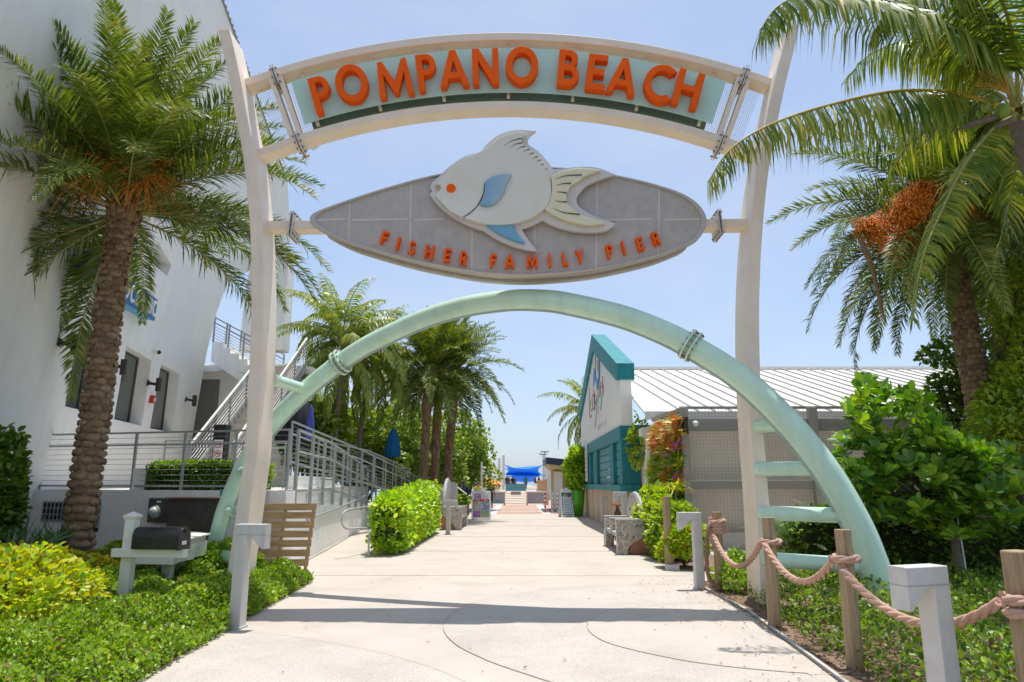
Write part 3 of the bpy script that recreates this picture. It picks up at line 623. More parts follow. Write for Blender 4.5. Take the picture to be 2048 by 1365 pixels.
def cover(name, label, poly, n, h, leafs, L=.06, w=.42, holes=(), seed=3, edge=.25, gaps=0., cat='ground cover', kind='oval', rag=.5, keepnear=None):
    """low leafy planting filling a bed"""
    a = np.array(poly); lo = a.min(0); hi = a.max(0); r = np.random.default_rng(seed)
    P = np.zeros((n*3, 3)); P[:, :2] = r.uniform(lo, hi, (n*3, 2)); P = P[inpoly(P, poly)]
    for hx, hy, hr in holes: P = P[(P[:, 0]-hx)**2+(P[:, 1]-hy)**2 > hr*hr]
    nz = sum(np.sin(P[:, 0]*f*np.cos(t)+P[:, 1]*f*np.sin(t)+q)*am for f, t, q, am in [(r.uniform(2, 14), r.uniform(0, 6.3), r.uniform(0, 6.3), 1) for _ in range(14)])/5.3
    if gaps: P, nz = P[nz > -1+gaps], nz[nz > -1+gaps]
    P, nz = P[:n], nz[:n]
    e = np.clip(edgedist(P, poly)/edge, 0, 1); H = h*(.35+.65*np.sqrt(e))*(1+rag*.55*nz)
    sh = r.random(len(P)); P[:, 2] = H*(1-.75*sh**2.2); side = (e < .5)
    P[side, 2] = (H*r.uniform(.08, 1, len(P)))[side]
    U = unit(np.concatenate([r.normal(size=(len(P), 2))*.55, np.ones((len(P), 1))*.7], 1))
    mi = (r.random(len(P))*len(leafs)).astype(int)
    return setp(foliage(name, [(P[mi == q], U[mi == q], q) for q in range(len(leafs))], leafs, None, L, w, kind, .25, .8), label, cat, None, 'stuff')
# ---------------------------------------------------------------- palms
def path_droop(L, e0, droop, n=16, pw=1.4, side=0.):
    p = Vector((0, 0, 0)); out = [p.copy()]
    for i in range(n):
        s = (i+.5)/n; e = e0-droop*s**pw; a = side*s
        p = p+Vector((math.cos(e)*math.cos(a), math.cos(e)*math.sin(a), math.sin(e)))*(L/n); out.append(p.copy())
    return out
def frond_mesh(name, path, nl=70, ll=.42, lw=.013, fwd=.75, lift=.35, hang=.25, start=.12, rr=.022, mats=None, seed=0, prof=.6, hmin=.25, ragged=.12, plume=.5):
    """feather leaf along a path: rib, and leaflets in two ranks; hang pulls the leaflets down"""
    r = np.random.default_rng(seed); Q = np.array([tuple(p) for p in path]); seg = np.linalg.norm(np.diff(Q, axis=0), axis=1); cum = np.concatenate([[0], np.cumsum(seg)]); T = cum[-1]
    s = np.repeat(np.linspace(start, 1, nl), 2); sd = np.tile([-1., 1.], nl); s = np.clip(s+r.normal(0, .004, len(s)), start, 1)
    ii = np.clip(np.searchsorted(cum, s*T)-1, 0, len(seg)-1); f = ((s*T-cum[ii])/seg[ii])[:, None]
    P = Q[ii]*(1-f)+Q[ii+1]*f; t = unit(np.gradient(Q, axis=0)); Tn = unit(t[ii]*(1-f)+t[np.minimum(ii+1, len(t)-1)]*f)
    Sd = np.cross(Tn, np.array([0, 0, 1.])); bad = np.linalg.norm(Sd, axis=1) < .15; Sd[bad] = np.array([0, 1., 0]); Sd = unit(Sd); Up = np.cross(Sd, Tn)
    lf = (np.sin(np.pi*np.clip((s-start)/(1-start), 0, 1)**prof*.94+.12))*.75+hmin; lf = np.clip(lf, .12, 1.05)*ll*(1+r.normal(0, ragged, len(s)))
    fw = fwd*(1+1.2*np.clip(s-.75, 0, 1)*4*.5)[:, None]
    li = lift*(1+r.normal(0, plume, len(s)))[:, None]
    D = unit(Sd*sd[:, None]+Tn*fw+Up*li+r.normal(0, .09, (len(s), 3))+np.array([0, 0, -1.])*hang*.6)
    N = unit(Up+Sd*sd[:, None]*-.3+r.normal(0, .1, (len(s), 3)))
    ls = leafset(P, D, N, lf, lw*(.7+.5*lf/ll), 'blade', hang*1.6, 1)
    mb = MB(); n = len(path); mb.tube(path, [rr*(1-.86*i/(n-1))*(1.5 if i == 0 else 1) for i in range(n)], 5)
    v4 = np.array([f_ for f_ in mb.f if len(f_) == 4])
    return build_leaves(name, [(np.array(mb.v), v4, 0)]+ls, mats)
def date_classes(L, leaf, rib, seed, nl=74, ll=.40, lw=.013):
    out = []
    for i, e in enumerate((84, 72, 60, 48, 36, 24, 10, -4, -18, -34)):
        out.append(frond_mesh('frond', path_droop(L*(.86 if e > 70 else 1), R_(e), R_(34+40*(1-abs(e-10)/90)), 16, 1.35, random.uniform(-.12, .12)), nl, ll, lw, .85, .42, .12+.12*(e < 20), .10, .022, [rib, leaf], seed+i, plume=1.1))
    return out
def trunk_scaled(path, r0, r1, mat, parent, ring=.062, nper=11, bump=.035, boots=.9, seed=0, boot=.10, dome=False):
    rr = random.Random(seed); P = [Vector(p) for p in spline([tuple(p) for p in path], 10)]; n = len(P); L = sum((P[i+1]-P[i]).length for i in range(n-1))
    mb = MB(); rad = lambda s: (r0*(1-s)+r1*s)*(1+.25*max(0, 1-s*9)); mb.tube(P, [rad(i/(n-1))*.97 for i in range(n)], 16)
    m = int(L/ring)
    for i in range(m):
        s = (i+.5)/m; x = s*(n-1); k = min(int(x), n-2); c = P[k].lerp(P[k+1], x-k); d = (P[k+1]-P[k]).normalized(); a = d.cross(Vector((0, 1, 0))).normalized(); b = a.cross(d); R = rad(s)
        top = max(0, (s*L-(L-boots))/boots)
        for j in range(nper if dome else 0):
            # rounded stub of an old leaf base
            t = (j+.5*(i % 2)+rr.uniform(-.2, .2))*2*math.pi/nper; o_ = a*math.cos(t)+b*math.sin(t); tg = d.cross(o_); wx = math.pi*R/nper*rr.uniform(.95, 1.25); hz = ring*rr.uniform(.52, .68)*(1+top*1.2); dp = bump*rr.uniform(.8, 1.3)*(1+top*2.2)
            
            if rr.random() < .03: continue
            o2 = (o_+d*(.25+top*.9+rr.uniform(-.2, .3))).normalized(); u2 = (d-o2*d.dot(o2)).normalized(); c0 = c+o_*R*.96+d*rr.uniform(-.15, .15)*ring
            prof = [(0, 0, 1.0), (.45, 0, .93), (.8, 0, .62), (1.0, 0, .12)]; vs = [c0+o2*dp]; fs = []; nq = 8
            for (q_, _, e_) in prof[1:]:
                for k2 in range(nq):
                    an = 6.2832*k2/nq; sy = math.sin(an); vs.append(c0+tg*(math.cos(an)*wx*q_)+u2*(sy*hz*q_*(1.15 if sy > 0 else .9))+o2*(dp*e_*(1 if sy < .3 else 1.12)))
            for k2 in range(nq): fs.append((0, 1+k2, 1+(k2+1) % nq))
            for r2 in range(2):
                for k2 in range(nq): p0 = 1+r2*nq; fs.append((p0+k2, p0+nq+k2, p0+nq+(k2+1) % nq, p0+(k2+1) % nq))
            mb.add(vs, fs, True)
        for j in range(0 if dome else nper):
            t = (j+.5*(i % 2)+rr.uniform(-.1, .1))*2*math.pi/nper; w = math.pi/nper*1.02; h = ring*rr.uniform(.95, 1.25)*(1+top*1.3)
            e = lambda th, up, ex: c+(a*math.cos(th)+b*math.sin(th))*(R+ex)+d*up
            bp = bump*rr.uniform(.6, 1.35)+top*boot*rr.uniform(.2, 1)
            vs = [e(t-w, 0, 0), e(t, -h*.85, 0), e(t+w, 0, 0), e(t, h*1.1, 0), e(t-w*.55, h*.42, bp*.8), e(t+w*.55, h*.42, bp*.8), e(t, -h*.15, bp*.75), e(t, h*.75+top*.05, bp)]
            mb.add(vs, [(0, 1, 6, 4), (1, 2, 5, 6), (2, 3, 7, 5), (3, 0, 4, 7), (4, 6, 5, 7)])
    return mb.obj('trunk', mat, parent)
def crown(parent, c, meshes, n, rng=(84, -34), a0=0., jit=.25, seed=0, scale=1., bias=1.25, keep=None):
    rr = random.Random(seed); top, bot = rng; ks = len(meshes); c = Vector(c)-ORG[parent.name]; nm = 0
    for i in range(n):
        q = ((i+.5)/n)**bias; az = a0+i*2.39996+rr.uniform(-jit, jit); kx = min(ks-1, int(q*ks))
        if keep and not keep(az % (2*math.pi), q): continue
        o = bpy.data.objects.new('frond', meshes[kx]); COL.objects.link(o); o.parent = parent; s = scale*rr.uniform(.88, 1.08)
        o.location = c+Vector((math.cos(az)*.10, math.sin(az)*.10, -.35*q*scale)); o.scale = (s, s, s)
        o.rotation_euler = (rr.uniform(-.15, .15), R_(rr.uniform(-6, 6)), az); nm += 1
    return nm
def fruit_bunch(parent, c, d, L, n, seed, dense=False, name='fruit_bunch', fr=.013):
    """orange stalk with many strands and berries"""
    rr = random.Random(seed); c = Vector(c); d = Vector(d).normalized(); mb = MB(); knot = c+d*L*.55+Vector((0, 0, -.05*L))
    mb.tube(spline([c, c.lerp(knot, .5)+Vector((0, 0, .08)), knot], 4), [.022, .02, .02, .02, .018, .016, .016, .015, .012], 5)
    for i in range(n):
        o = Vector((rr.gauss(0, 1), rr.gauss(0, 1), rr.gauss(0, 1))).normalized(); e = (o*.75+d*.4+Vector((0, 0, -.9 if dense else -.35))).normalized()*L*rr.uniform(.35, .72)
        p = knot+e*.5+Vector((0, 0, .04)); q = knot+e+Vector((0, 0, -.10*L)); pts = spline([knot, p, q], 3); mb.tube(pts, .0045, 3, False)
        for j in range(7 if dense else 4):
            f = rr.uniform(.35, 1); k = min(len(pts)-2, int(f*(len(pts)-1))); b = Vector(pts[k]).lerp(Vector(pts[k+1]), rr.random())+Vector((rr.gauss(0, .018), rr.gauss(0, .018), rr.gauss(0, .018)))
            r = fr*rr.uniform(.8, 1.2); mb.add([b+Vector(v)*r for v in ((1, 0, 0), (-1, 0, 0), (0, 1, 0), (0, -1, 0), (0, 0, 1.3), (0, 0, -1.3))], [(0, 2, 4), (2, 1, 4), (1, 3, 4), (3, 0, 4), (2, 0, 5), (1, 2, 5), (3, 1, 5), (0, 3, 5)])
    return mb.obj(name, m_fruit, parent)
def date_palm(label, path, L, nf, seed, r0=.30, r1=.24, meshes=None, group=None, scale=1., ring=.062, rng=(84, -34), name='date_palm', nper=11, bias=1.25, boot=.1, dome=False, bump=.035, keep=None):
    t = thing(name, label, 'palm tree', path[0], group)
    trunk_scaled(path, r0, r1, m_bark, t, ring, nper, bump, seed=seed, boot=boot, dome=dome)
    crown(t, Vector(path[-1])+Vector((0, 0, .12)), meshes, nf, rng, seed*.7, .25, seed, scale, bias, keep); return t
def coco_palm(label, path, nf, seed, meshes, r0=.16, r1=.11, group=None, scale=1., name='coconut_palm', keep=None):
    t = thing(name, label, 'palm tree', path[0], group); P = [Vector(p) for p in spline([tuple(p) for p in path], 30 if scale > .9 else 14)]; n = len(P)
    MB().tube(P, [(r0+(r1-r0)*i/(n-1))*(1+.05*(i % 3 == 0)) for i in range(n)], 12).obj('trunk', m_bark2, t)
    crown(t, path[-1], meshes, nf, (80, -40), seed*.9, .3, seed, scale, 1.0, keep); return t
def coco_classes(L, seed, nl=62, ll=.72, lw=.024, leaf=None):
    out = []
    for i, e in enumerate((80, 64, 48, 32, 16, 0, -18, -38)):
        out.append(frond_mesh('frond', path_droop(L*(.85 if e > 70 else 1), R_(e), R_(70+22*(1-abs(e-10)/90)), 16, 1.25, random.uniform(-.15, .15)), nl, ll, lw, .55, .05, .75+.35*(e < 40), .16, .03, [m_rachis, leaf or lf_coco], seed+i, .55, .3))
    return out
# ================================================================ GROUND
m_soil = M('soil', (.12, .085, .055), .95, .35, 6, .6, 40)
m_mulch = M('mulch', (.16, .10, .065), .95, .5, 30, 1., 60, c2=(.24, .16, .11))
m_sea = M('sea_water', (.05, .22, .28), .12, .1, .2)
m_sand = M('sand', (.55, .47, .36), .95, .08, 3, .3, 40)
m_pave = M('path_concrete', (.53, .465, .395), .82, .08, 1.1, .5, 160, speck=.2, stain=.6, stc=(.385, .33, .27), sts=.8)
m_pave2 = M('path_concrete_grey', (.51, .46, .40), .82, .08, 1.1, .5, 160, speck=.22, stain=.55, stc=(.37, .33, .28), sts=.9)
m_joint = M('joint_line', (.40, .335, .275), .9, .1, 8)
m_brick = bpy.data.materials.new('brick_paving'); m_brick.use_nodes = True
_t = m_brick.node_tree; _b = _t.nodes['Principled BSDF']; _tc = nd(_t, 'ShaderNodeTexCoord'); _k = nd(_t, 'ShaderNodeTexBrick'); _k.inputs['Scale'].default_value = 4
_k.inputs['Color1'].default_value = (.42, .24, .17, 1); _k.inputs['Color2'].default_value = (.50, .33, .24, 1); _k.inputs['Mortar'].default_value = (.36, .29, .24, 1)
_t.links.new(_tc.outputs['Object'], _k.inputs['Vector']); _t.links.new(_k.outputs[0], _b.inputs['Base Color']); _b.inputs['Roughness'].default_value = .85
shape('ground', [[(-400, -60), (400, -60), (400, 62), (-400, 62)]], m_soil, Matrix.Translation((0, 0, -.5)), .49, kind='structure')
shape('sea', [[(-2500, 62), (2500, 62), (2500, 4500), (-2500, 4500)]], m_sea, Matrix.Translation((0, 0, -2.2)), .2, kind='structure')
shape('beach', [[(-400, 62), (400, 62), (400, 96), (-400, 96)]], m_sand, Matrix.Translation((0, 0, -2.1)), 1.4, kind='structure')
PATH = [(-2.95, -3), (-3.02, 3), (-3.15, 6.04), (-3.43, 11.8), (-3.8, 12.45), (-4.35, 12.75), (-5.9, 28.3), (-6.4, 36.3), (4.4, 36.3), (3.25, 33), (3.2, 20), (3.3, 17.6), (12, 17.3), (12, 13.3), (3.6, 12.7), (2.82, 11.7), (2.80, 11.2), (2.84, 9.2), (2.60, 6.1), (2.5, 3), (2.45, -3)]
flat('path', PATH, .0, m_pave)
def spl3(pts, z, w, mat, name):
    P = [G(x, y) for x, y in pts]; P = [Vector((a, b, z)) for a, b in spline([(p.x, p.y) for p in P], 10)]
    mb = MB(); A = []; B = []
    for i in range(len(P)):
        d = (P[min(i+1, len(P)-1)]-P[max(i-1, 0)]).normalized(); s = Vector((-d.y, d.x, 0)); A.append(P[i]+s*w/2); B.append(P[i]-s*w/2)
    n = len(P); mb.add(A+B, [(i, i+1, n+i+1, n+i) for i in range(n-1)]); return mb.obj(name, mat, kind='structure'), P
loop1 = [(1480, 1168), (1300, 1170), (1140, 1176), (1010, 1192), (925, 1215), (888, 1250), (905, 1285), (970, 1320), (1060, 1352), (1150, 1380)]
loop2 = [(1560, 1205), (1450, 1206), (1340, 1211), (1240, 1220), (1185, 1238), (1175, 1258), (1205, 1283), (1280, 1305), (1400, 1328), (1560, 1345), (1690, 1352)]
loop3 = [(470, 1262), (560, 1271), (690, 1292), (790, 1315), (880, 1343), (960, 1380)]
# the greyer concrete pours inside the curved joints
def pour(pts, extra, z):
    P = [G(x, y) for x, y in pts]; Q = spline([(p.x, p.y) for p in P], 8) + extra; Q = [(max(-3.0, min(2.5, a)), b) for a, b in Q]
    flat('path', Q, z, m_pave2)
pour(loop1[2:], [(2.3, 4.6), (2.45, 6.2), (2.6, 8), (2.6, 10.8)], .004)
pour(loop3, [(-.2, 3.2), (-2.9, 3.2), (-3.0, 5), (-3.0, 6.5)], .004)
def pour2():
    P = [G(x, y) for x, y in loop2]; Q = spline([(p.x, p.y) for p in P], 8); Q = [(min(2.45, a), b) for a, b in Q] + [(2.4, 6.5)]
    flat('path', Q, .008, m_pave)
pour2()
spl3(loop1, .011, .009, m_joint, 'path_joint'); spl3(loop2, .012, .009, m_joint, 'path_joint'); spl3(loop3, .011, .006, m_joint, 'path_joint')
mb = MB()
for y, x0, x1 in ((12.62, -3.6, 2.9), (17.0, -2.6, 2.7), (21.5, -2.5, 3.0), (26.5, -2.5, 3.0), (31.2, -2.5, 3.1)): mb.box((.5*(x0+x1), y, .003), (x1-x0, .008, .004))
mb.obj('path_joint', M('joint_faint', (.50, .44, .37), .9), kind='structure')
mb = MB(); e = [(2.6, 6.1), (2.84, 9.2), (2.80, 11.2)]
for a, b in ((( 2.46, 3), e[0]), (e[0], e[1]), (e[1], e[2])): mb.beam((a[0]+.04, a[1], .0), (b[0]+.04, b[1], .0), .035, .05)
mb.obj('path_edging', m_conc, kind='structure')
flat('mulch_bed', [(2.55, 2), (2.66, 6.1), (2.90, 9.2), (2.86, 11.6), (3.7, 12.6), (12, 13.2), (14, 2)], .012, m_mulch)
flat('mulch_bed', [(-3.05, 3), (-3.2, 6.04), (-3.48, 11.8), (-3.85, 12.45), (-4.4, 12.72), (-12, 13.5), (-14, 3)], .012, m_soil)
flat('mulch_bed', [(2.95, 13.6), (2.8, 16), (2.95, 19.5), (3.3, 20), (3.9, 19.5), (4.0, 17.2), (4.3, 17.2), (4.3, 13.5), (3.6, 13.1)], .010, m_mulch)
# plaza of bricks with grey bands, in front of the pier
flat('brick_plaza', [(-14, 36.3), (10, 36.3), (10, 62), (-14, 62)], .0, m_brick)
m_band = M('band_paving', (.60, .58, .55), .85, .06, 4)
flat('paving_band', [(-1.7, 36.3), (-1.25, 36.3), (-1.25, 51), (-1.7, 51)], .006, m_band); flat('paving_band', [(1.15, 36.3), (1.6, 36.3), (1.6, 51), (1.15, 51)], .006, m_band)
flat('paving_band', [(-3.2, 39.2), (1.15, 39.2), (1.15, 39.7), (-3.2, 39.7)], .010, m_band)
# fallen leaves
r = np.random.default_rng(5); n = 230
P = np.zeros((n, 3)); P[:, 0] = np.where(r.random(n) < .62, r.normal(2.45, .38, n), r.uniform(-3, 2.6, n)); P[:, 1] = np.where(P[:, 0] > 1.7, r.uniform(5.4, 12.2, n), r.uniform(5, 18, n)); P[:, 2] = .016
P = P[(P[:, 0] < 3.1) & (P[:, 0] > -3.0)]
setp(link('fallen_leaves', build_leaves('fallen_leaves', leafset(P, unit(np.c_[r.normal(size=(len(P), 2)), np.full(len(P), .12)]), unit(np.c_[r.normal(size=(len(P), 2))*.25, np.ones(len(P))]), r.uniform(.018, .055, len(P)), r.uniform(.004, .012, len(P)), 'oval', .1), [lf_dead]), None, 0, False),
     'dry brown leaf litter scattered on the pale concrete path', 'leaf litter', None, 'stuff')
r = np.random.default_rng(6); n = 2600
P = np.c_[r.uniform(2.55, 4.0, n), r.uniform(4.5, 11.8, n), np.full(n, .022)]; P = P[P[:, 0] > 2.74+.0*P[:, 1]]
setp(link('mulch_chips', build_leaves('mulch_chips', leafset(P, unit(np.c_[r.normal(size=(len(P), 2)), r.normal(size=len(P))*.2]), unit(np.c_[r.normal(size=(len(P), 2))*.5, np.ones(len(P))]), r.uniform(.03, .09, len(P)), r.uniform(.004, .012, len(P)), 'oval', .05), [lf_dead]), None, 0, False),
     'brown wood chip mulch along the right edge of the path', 'mulch', None, 'stuff')
# ================================================================ LEFT BUILDING
WA = math.tan(0.1305*1.0); hN = Vector((.974, .226, 0)).normalized(); wD = Vector((-.226, .974, 0)).normalized(); tl = .15
uV = (hN*tl+Vector((0, 0, 1))).normalized(); wN = (hN-Vector((0, 0, 1))*tl).normalized(); P0 = Vector((-12.6, 26, 1.45))
def wst(x, y, off=0.):
    q = onp(x, y, P0+wN*off, wN)-P0-wN*off; return (q.dot(wD), q.dot(uV))
def WM(off=0.):
    m = Matrix.Identity(4)
    for i in range(3): m[i][0] = wD[i]; m[i][1] = uV[i]; m[i][2] = -wN[i]; m[i][3] = (P0+wN*off)[i]
    return m
B = thing('white_building', 'tall white stucco building with a leaning wall, slanted windows and a sweeping roofline', 'building', (-12, 20, 0))
a = wst(467, 65); b = wst(575, 368); sl_ = (a[1]-b[1])/(a[0]-b[0]); sN = -21.
outl = [(sN, -1.6), (sN, a[1]+sl_*(sN-a[0])), a, b, wst(582, 484), wst(520, 530), wst(455, 566), wst(431, 633), wst(414, 703), wst(392, 827), wst(369, 976), (wst(369, 976)[0], -1.6)]
W1 = [(161, 642), (215, 671), (187, 827), (130, 813)]; W2 = [(253, 692), (303, 721), (283, 852), (228, 839)]; W3 = [(322, 729), (360, 748), (346, 866), (300, 857)]; W4 = [(315, 484), (343, 531), (334, 553), (303, 525)]
wins = [[wst(*p) for p in q] for q in (W1, W2, W3, W4)]
TH = .42
wall = shape('wall', [outl]+wins, m_white, WM(), TH, B)
def pane(q, off, shrink=.0, name='window'):
    c = np.mean(q, 0); L = [(c[0]+(p[0]-c[0])*1.0, c[1]+(p[1]-c[1])*1.0) for p in q]
    f = shape(name, [[(c[0]+(p[0]-c[0])*1.02, c[1]+(p[1]-c[1])*1.02) for p in L], [(c[0]+(p[0]-c[0])*.90, c[1]+(p[1]-c[1])*.93) for p in L]], M('window_frame_dark', (.05, .055, .055), .4), WM(off), .06, B)
    shape('pane', [[(c[0]+(p[0]-c[0])*.92, c[1]+(p[1]-c[1])*.95) for p in L]], m_glass, WM(off-.02), .015, f); return f
for i in range(3): pane(wins[i], -TH+.09)
shape('window_panel', [[(c_[0], c_[1]) for c_ in wins[3]]], M('grey_recess', (.36, .37, .38), .8), WM(-TH+.1), .05, B)
# small spikes of flashing along the roof edge
tooth = []
for i in range(70):
    s = a[0]-7+i*.33; t_ = a[1]+sl_*(s-a[0])
    if s+.2 > b[0]: break
    tooth += [(s, t_+.008), (s+.01, t_+.07), (s+.12, t_+.07+sl_*.12), (s+.13, t_+.008+sl_*.13)]
shape('roof_edge_trim', [tooth+[(tooth[-1][0], tooth[-1][1]-.03), (tooth[0][0], tooth[0][1]-.03)]], M('trim_grey', (.30, .30, .29), .7), WM(.045), .04, B)
# block behind the leaning wall: roof deck and back volume
def wp(s, t, off): return P0+wD*s+uV*t+wN*off
mb = MB(); t0 = -1.6; s0, s1 = sN, wst(369, 976)[0]-.02
vs = [wp(s0, t0, -TH-.01), wp(s1, t0, -TH-.01), wp(s1, 4.6, -TH-.01), wp(s0, 4.6, -TH-.01)]; vs += [v+Vector((-9, -2, 0)) for v in vs]
mb.add(vs, [(0, 1, 2, 3), (7, 6, 5, 4), (0, 4, 5, 1), (1, 5, 6, 2), (2, 6, 7, 3), (3, 7, 4, 0)]); mb.obj('inner_block', M('interior_dark', (.12, .13, .13), .8), B, 0, True)
# recessed entrance beyond the corner
m_whiteshade = m_white
mb = MB(); y0 = 27.2
mb.box((-11.2, y0+.25, 3.85), (4.2, .5, 4.8)); mb.obj('entrance_wall', m_white, B)
q0 = at(402, 760, y0); q1 = at(421, 900, y0); mb = MB(); mb.box(((q0.x+q1.x)/2, y0-.03, (1.45+q0.z)/2), (q1.x-q0.x+.3, .05, q0.z-1.45)); dr = mb.obj('door', M('door_grey', (.22, .20, .17), .4), B)
mb = MB(); mb.beam((q1.x-.05, y0-.07, 2.4), (q1.x-.05, y0-.07, 2.8), .03, .04); mb.obj('handle', m_zinc, dr)
q0 = at(398, 738, y0-.3); mb = MB(); mb.box((q0.x+.3, y0-.15, q0.z), (1.3, .5, .25)); mb.obj('canopy', m_white, B)
# white pylon at the back
q0 = at(484, 560, 28.5); q1 = at(510, 740, 28.5)
mb = MB(); A_ = [at(505, 500, 28.5), at(489, 600, 28.5), at(478, 700, 28.5)]; mb.strip(A_, [Vector((-10.0, p.y, p.z)) for p in A_], (0, .8, 0)); mb.obj('pylon', m_white, B, 0, True)
# blue sign box on the wall
SG = thing('building_sign', 'bright blue box sign with raised white capitals high on the white wall', 'sign', wp(-12, 4, .3))
so_ = .34; C4 = [wst(186, 503, so_), wst(316, 600, so_), wst(309.5, 642, so_), wst(171, 556, so_)]
m_blue = M('sign_blue', (.01, .13, .42), .35, .1, 2); m_blue2 = M('sign_blue_light', (.03, .36, .66), .35, .1, 2)
shape('sign_box', [C4], m_blue, WM(so_), .33, SG, .01)
# the soffit of the box is a lighter blue
e0 = Vector(wp(C4[3][0], C4[3][1], so_-.01)); e1 = Vector(wp(C4[2][0], C4[2][1], so_-.01)); mb = MB()
mb.add([e0-uV*.012, e1-uV*.012, e1-uV*.012-wN*.31, e0-uV*.012-wN*.31, e0-uV*.004, e1-uV*.004, e1-uV*.004-wN*.31, e0-uV*.004-wN*.31], [(3, 2, 1, 0), (4, 5, 6, 7), (0, 1, 5, 4), (1, 2, 6, 5), (2, 3, 7, 6), (3, 0, 4, 7)]); mb.obj('soffit', m_blue2, SG)
TL, TR_, BR_, BL = [np.array(c) for c in C4]
def text_on(txt, f0, f1, lo, hi, mat, mtx, thick, parent, TL=TL, TR_=TR_, BR_=BR_, BL=BL, name='letter', gap=.28):
    ws = [glyph(ch)[0] for ch in txt]; tot = sum(ws)+gap*(len(txt)-1); x = 0
    for ch, w in zip(txt, ws):
        ls = []
        for lp in glyph(ch)[1]:
            o = []
            for u, v in lp:
                f = f0+(f1-f0)*(x+u)/tot; g = lo+(hi-lo)*v; p = (BL*(1-f)+BR_*f)*(1-g)+(TL*(1-f)+TR_*f)*g; o.append(tuple(p))
            ls.append(o)
        if ls: shape(name, ls, mat, mtx, thick, parent)
        x += w+gap
m_signw = M('sign_white', (.8, .8, .8), .5, .03)
text_on('OCEANIC', .44, .985, .16, .86, m_signw, WM(so_+.03), .035, SG)
# wall lights
m_brown = M('bronze_fitting', (.055, .04, .035), .45, .15, 12)
def wall_light(px, py, label, off=0.3, p=None):
    q = onp(px, py, P0+wN*off, wN) if p is None else p; n = wN if p is None else Vector((0, -1, 0)); t = thing('wall_light', label, 'lamp', q, 'cylinder wall lights')
    MB().tube([q-Vector((0, 0, .19)), q+Vector((0, 0, .19))], .075, 14).obj('lamp_tube', m_brown, t)
    mb = MB(); mb.beam(q-n*.06, q-n*(off-.03), .06, .08); mb.beam(q-n*(off-.035), q-n*(off-.003), .13, .16); mb.obj('bracket', m_brown, t)
wall_light(150, 691, 'bronze tube wall light by the window left of the palm trunk')
wall_light(247, 735, 'bronze tube wall light between the palm trunk and the second window')
wall_light(317, 770, 'bronze tube wall light just above the red alarm bell')
wall_light(389, 802, 'bronze tube wall light on the wall corner nearest the stairs')
q = at(440, 735, 26.9); wall_light(0, 0, 'bronze tube wall light under the white zigzag stair', .3, q)
q = onp(304, 799, P0+wN*.05, wN); t = thing('fire_alarm', 'small red fire alarm box on the white wall', 'alarm', q)
mb = MB(); mb.beam(q-wN*.05, q+wN*.06, .17, .22); mb.obj('housing', M('alarm_red', (.55, .02, .03), .4), t); MB().tube([q+wN*.06, q+wN*.10], .06, 10).obj('strobe', m_whitep, t)
q = onp(312, 704, P0+wN*.1, wN); t = thing('security_camera', 'small white dome camera above the third slanted window', 'camera', q)
MB().tube([q-wN*.1, q+wN*.05], .05, 10).obj('housing', m_whitep, t); MB().ball(q+wN*.08, .06, 10).obj('lens', m_dark, t)
# ================================================================ DECK, RETAINING WALLS, RAILS
DZ = 1.45
def wallseg(mb, p, q, z0, z1, th, nrm, z1b=None):
    p = Vector((p[0], p[1], 0)); q = Vector((q[0], q[1], 0)); n = Vector((nrm[0], nrm[1], 0)).normalized()*th; zb = z1 if z1b is None else z1b
    vs = [p+Vector((0, 0, z0)), q+Vector((0, 0, z0)), q+Vector((0, 0, zb)), p+Vector((0, 0, z1))]; vs += [v+n for v in vs]
    mb.add(vs, [(0, 1, 2, 3), (7, 6, 5, 4), (0, 4, 5, 1), (1, 5, 6, 2), (2, 6, 7, 3), (3, 7, 4, 0)])
RW = thing('retaining_wall', 'white rendered retaining wall that carries the raised deck and turns beside the ramp', 'wall', (-7, 13.5, 0))
c0 = (-9.95, 14.3); c1 = (-4.26, 12.82); mb = MB(); wallseg(mb, c0, c1, -.05, DZ, .3, (.25, 1)); mb.obj('front_wall', m_white, RW, 0, True)
mb = MB(); wallseg(mb, (-4.26, 12.822), (-4.73, 17.2), -.05, DZ, .3, (-1, -.1), 1.33); wallseg(mb, (-4.73, 17.2), (-5.9, 28.9), -.05, 1.33, .3, (-1, -.1), .60); mb.obj('ramp_wall', m_white, RW, 0, True)
d_ = (Vector((*c1, 0))-Vector((*c0, 0))).normalized(); n_ = Vector((-.25, -.97, 0)).normalized(); m_vent = M('vent_dark', (.03, .03, .028), .8)
for px0, px1, py0, py1 in ((90, 132, 1006, 1040), (176, 196, 1006, 1064)):
    a_ = onp(px0, py0, Vector((*c0, 0)), n_); b_ = onp(px1, py1, Vector((*c0, 0)), n_); mb = MB(); zc_ = (a_.z+b_.z)/2
    mb.beam((a_.x, a_.y, zc_), (b_.x, b_.y, zc_), .03, abs(a_.z-b_.z)); o = mb.obj('vent', m_vent, RW); mb = MB(); L_ = (b_-a_); L_.z = 0
    for k in range(7): c_ = Vector((a_.x, a_.y, zc_))+L_*(k/6)+n_*.03; mb.beam(c_-Vector((0, 0, .2)), c_+Vector((0, 0, .2)), .02, .02)
    for k in range(4): zz = zc_-.18+k*.12; mb.beam(Vector((a_.x, a_.y, zz))+n_*.035, Vector((b_.x, b_.y, zz))+n_*.035, .02, .02)
    mb.obj('grille', m_greysteel, o)
mb = MB(); mb.add([(-9.9, 14.35, DZ), (-4.6, 13.05, DZ), (-4.95, 17.0, DZ), (-5.3, 17.2, DZ), (-6.0, 28, DZ), (-13.5, 28, DZ)], [(0, 1, 2, 3, 4, 5)]); mb.obj('deck', m_conc, kind='structure')
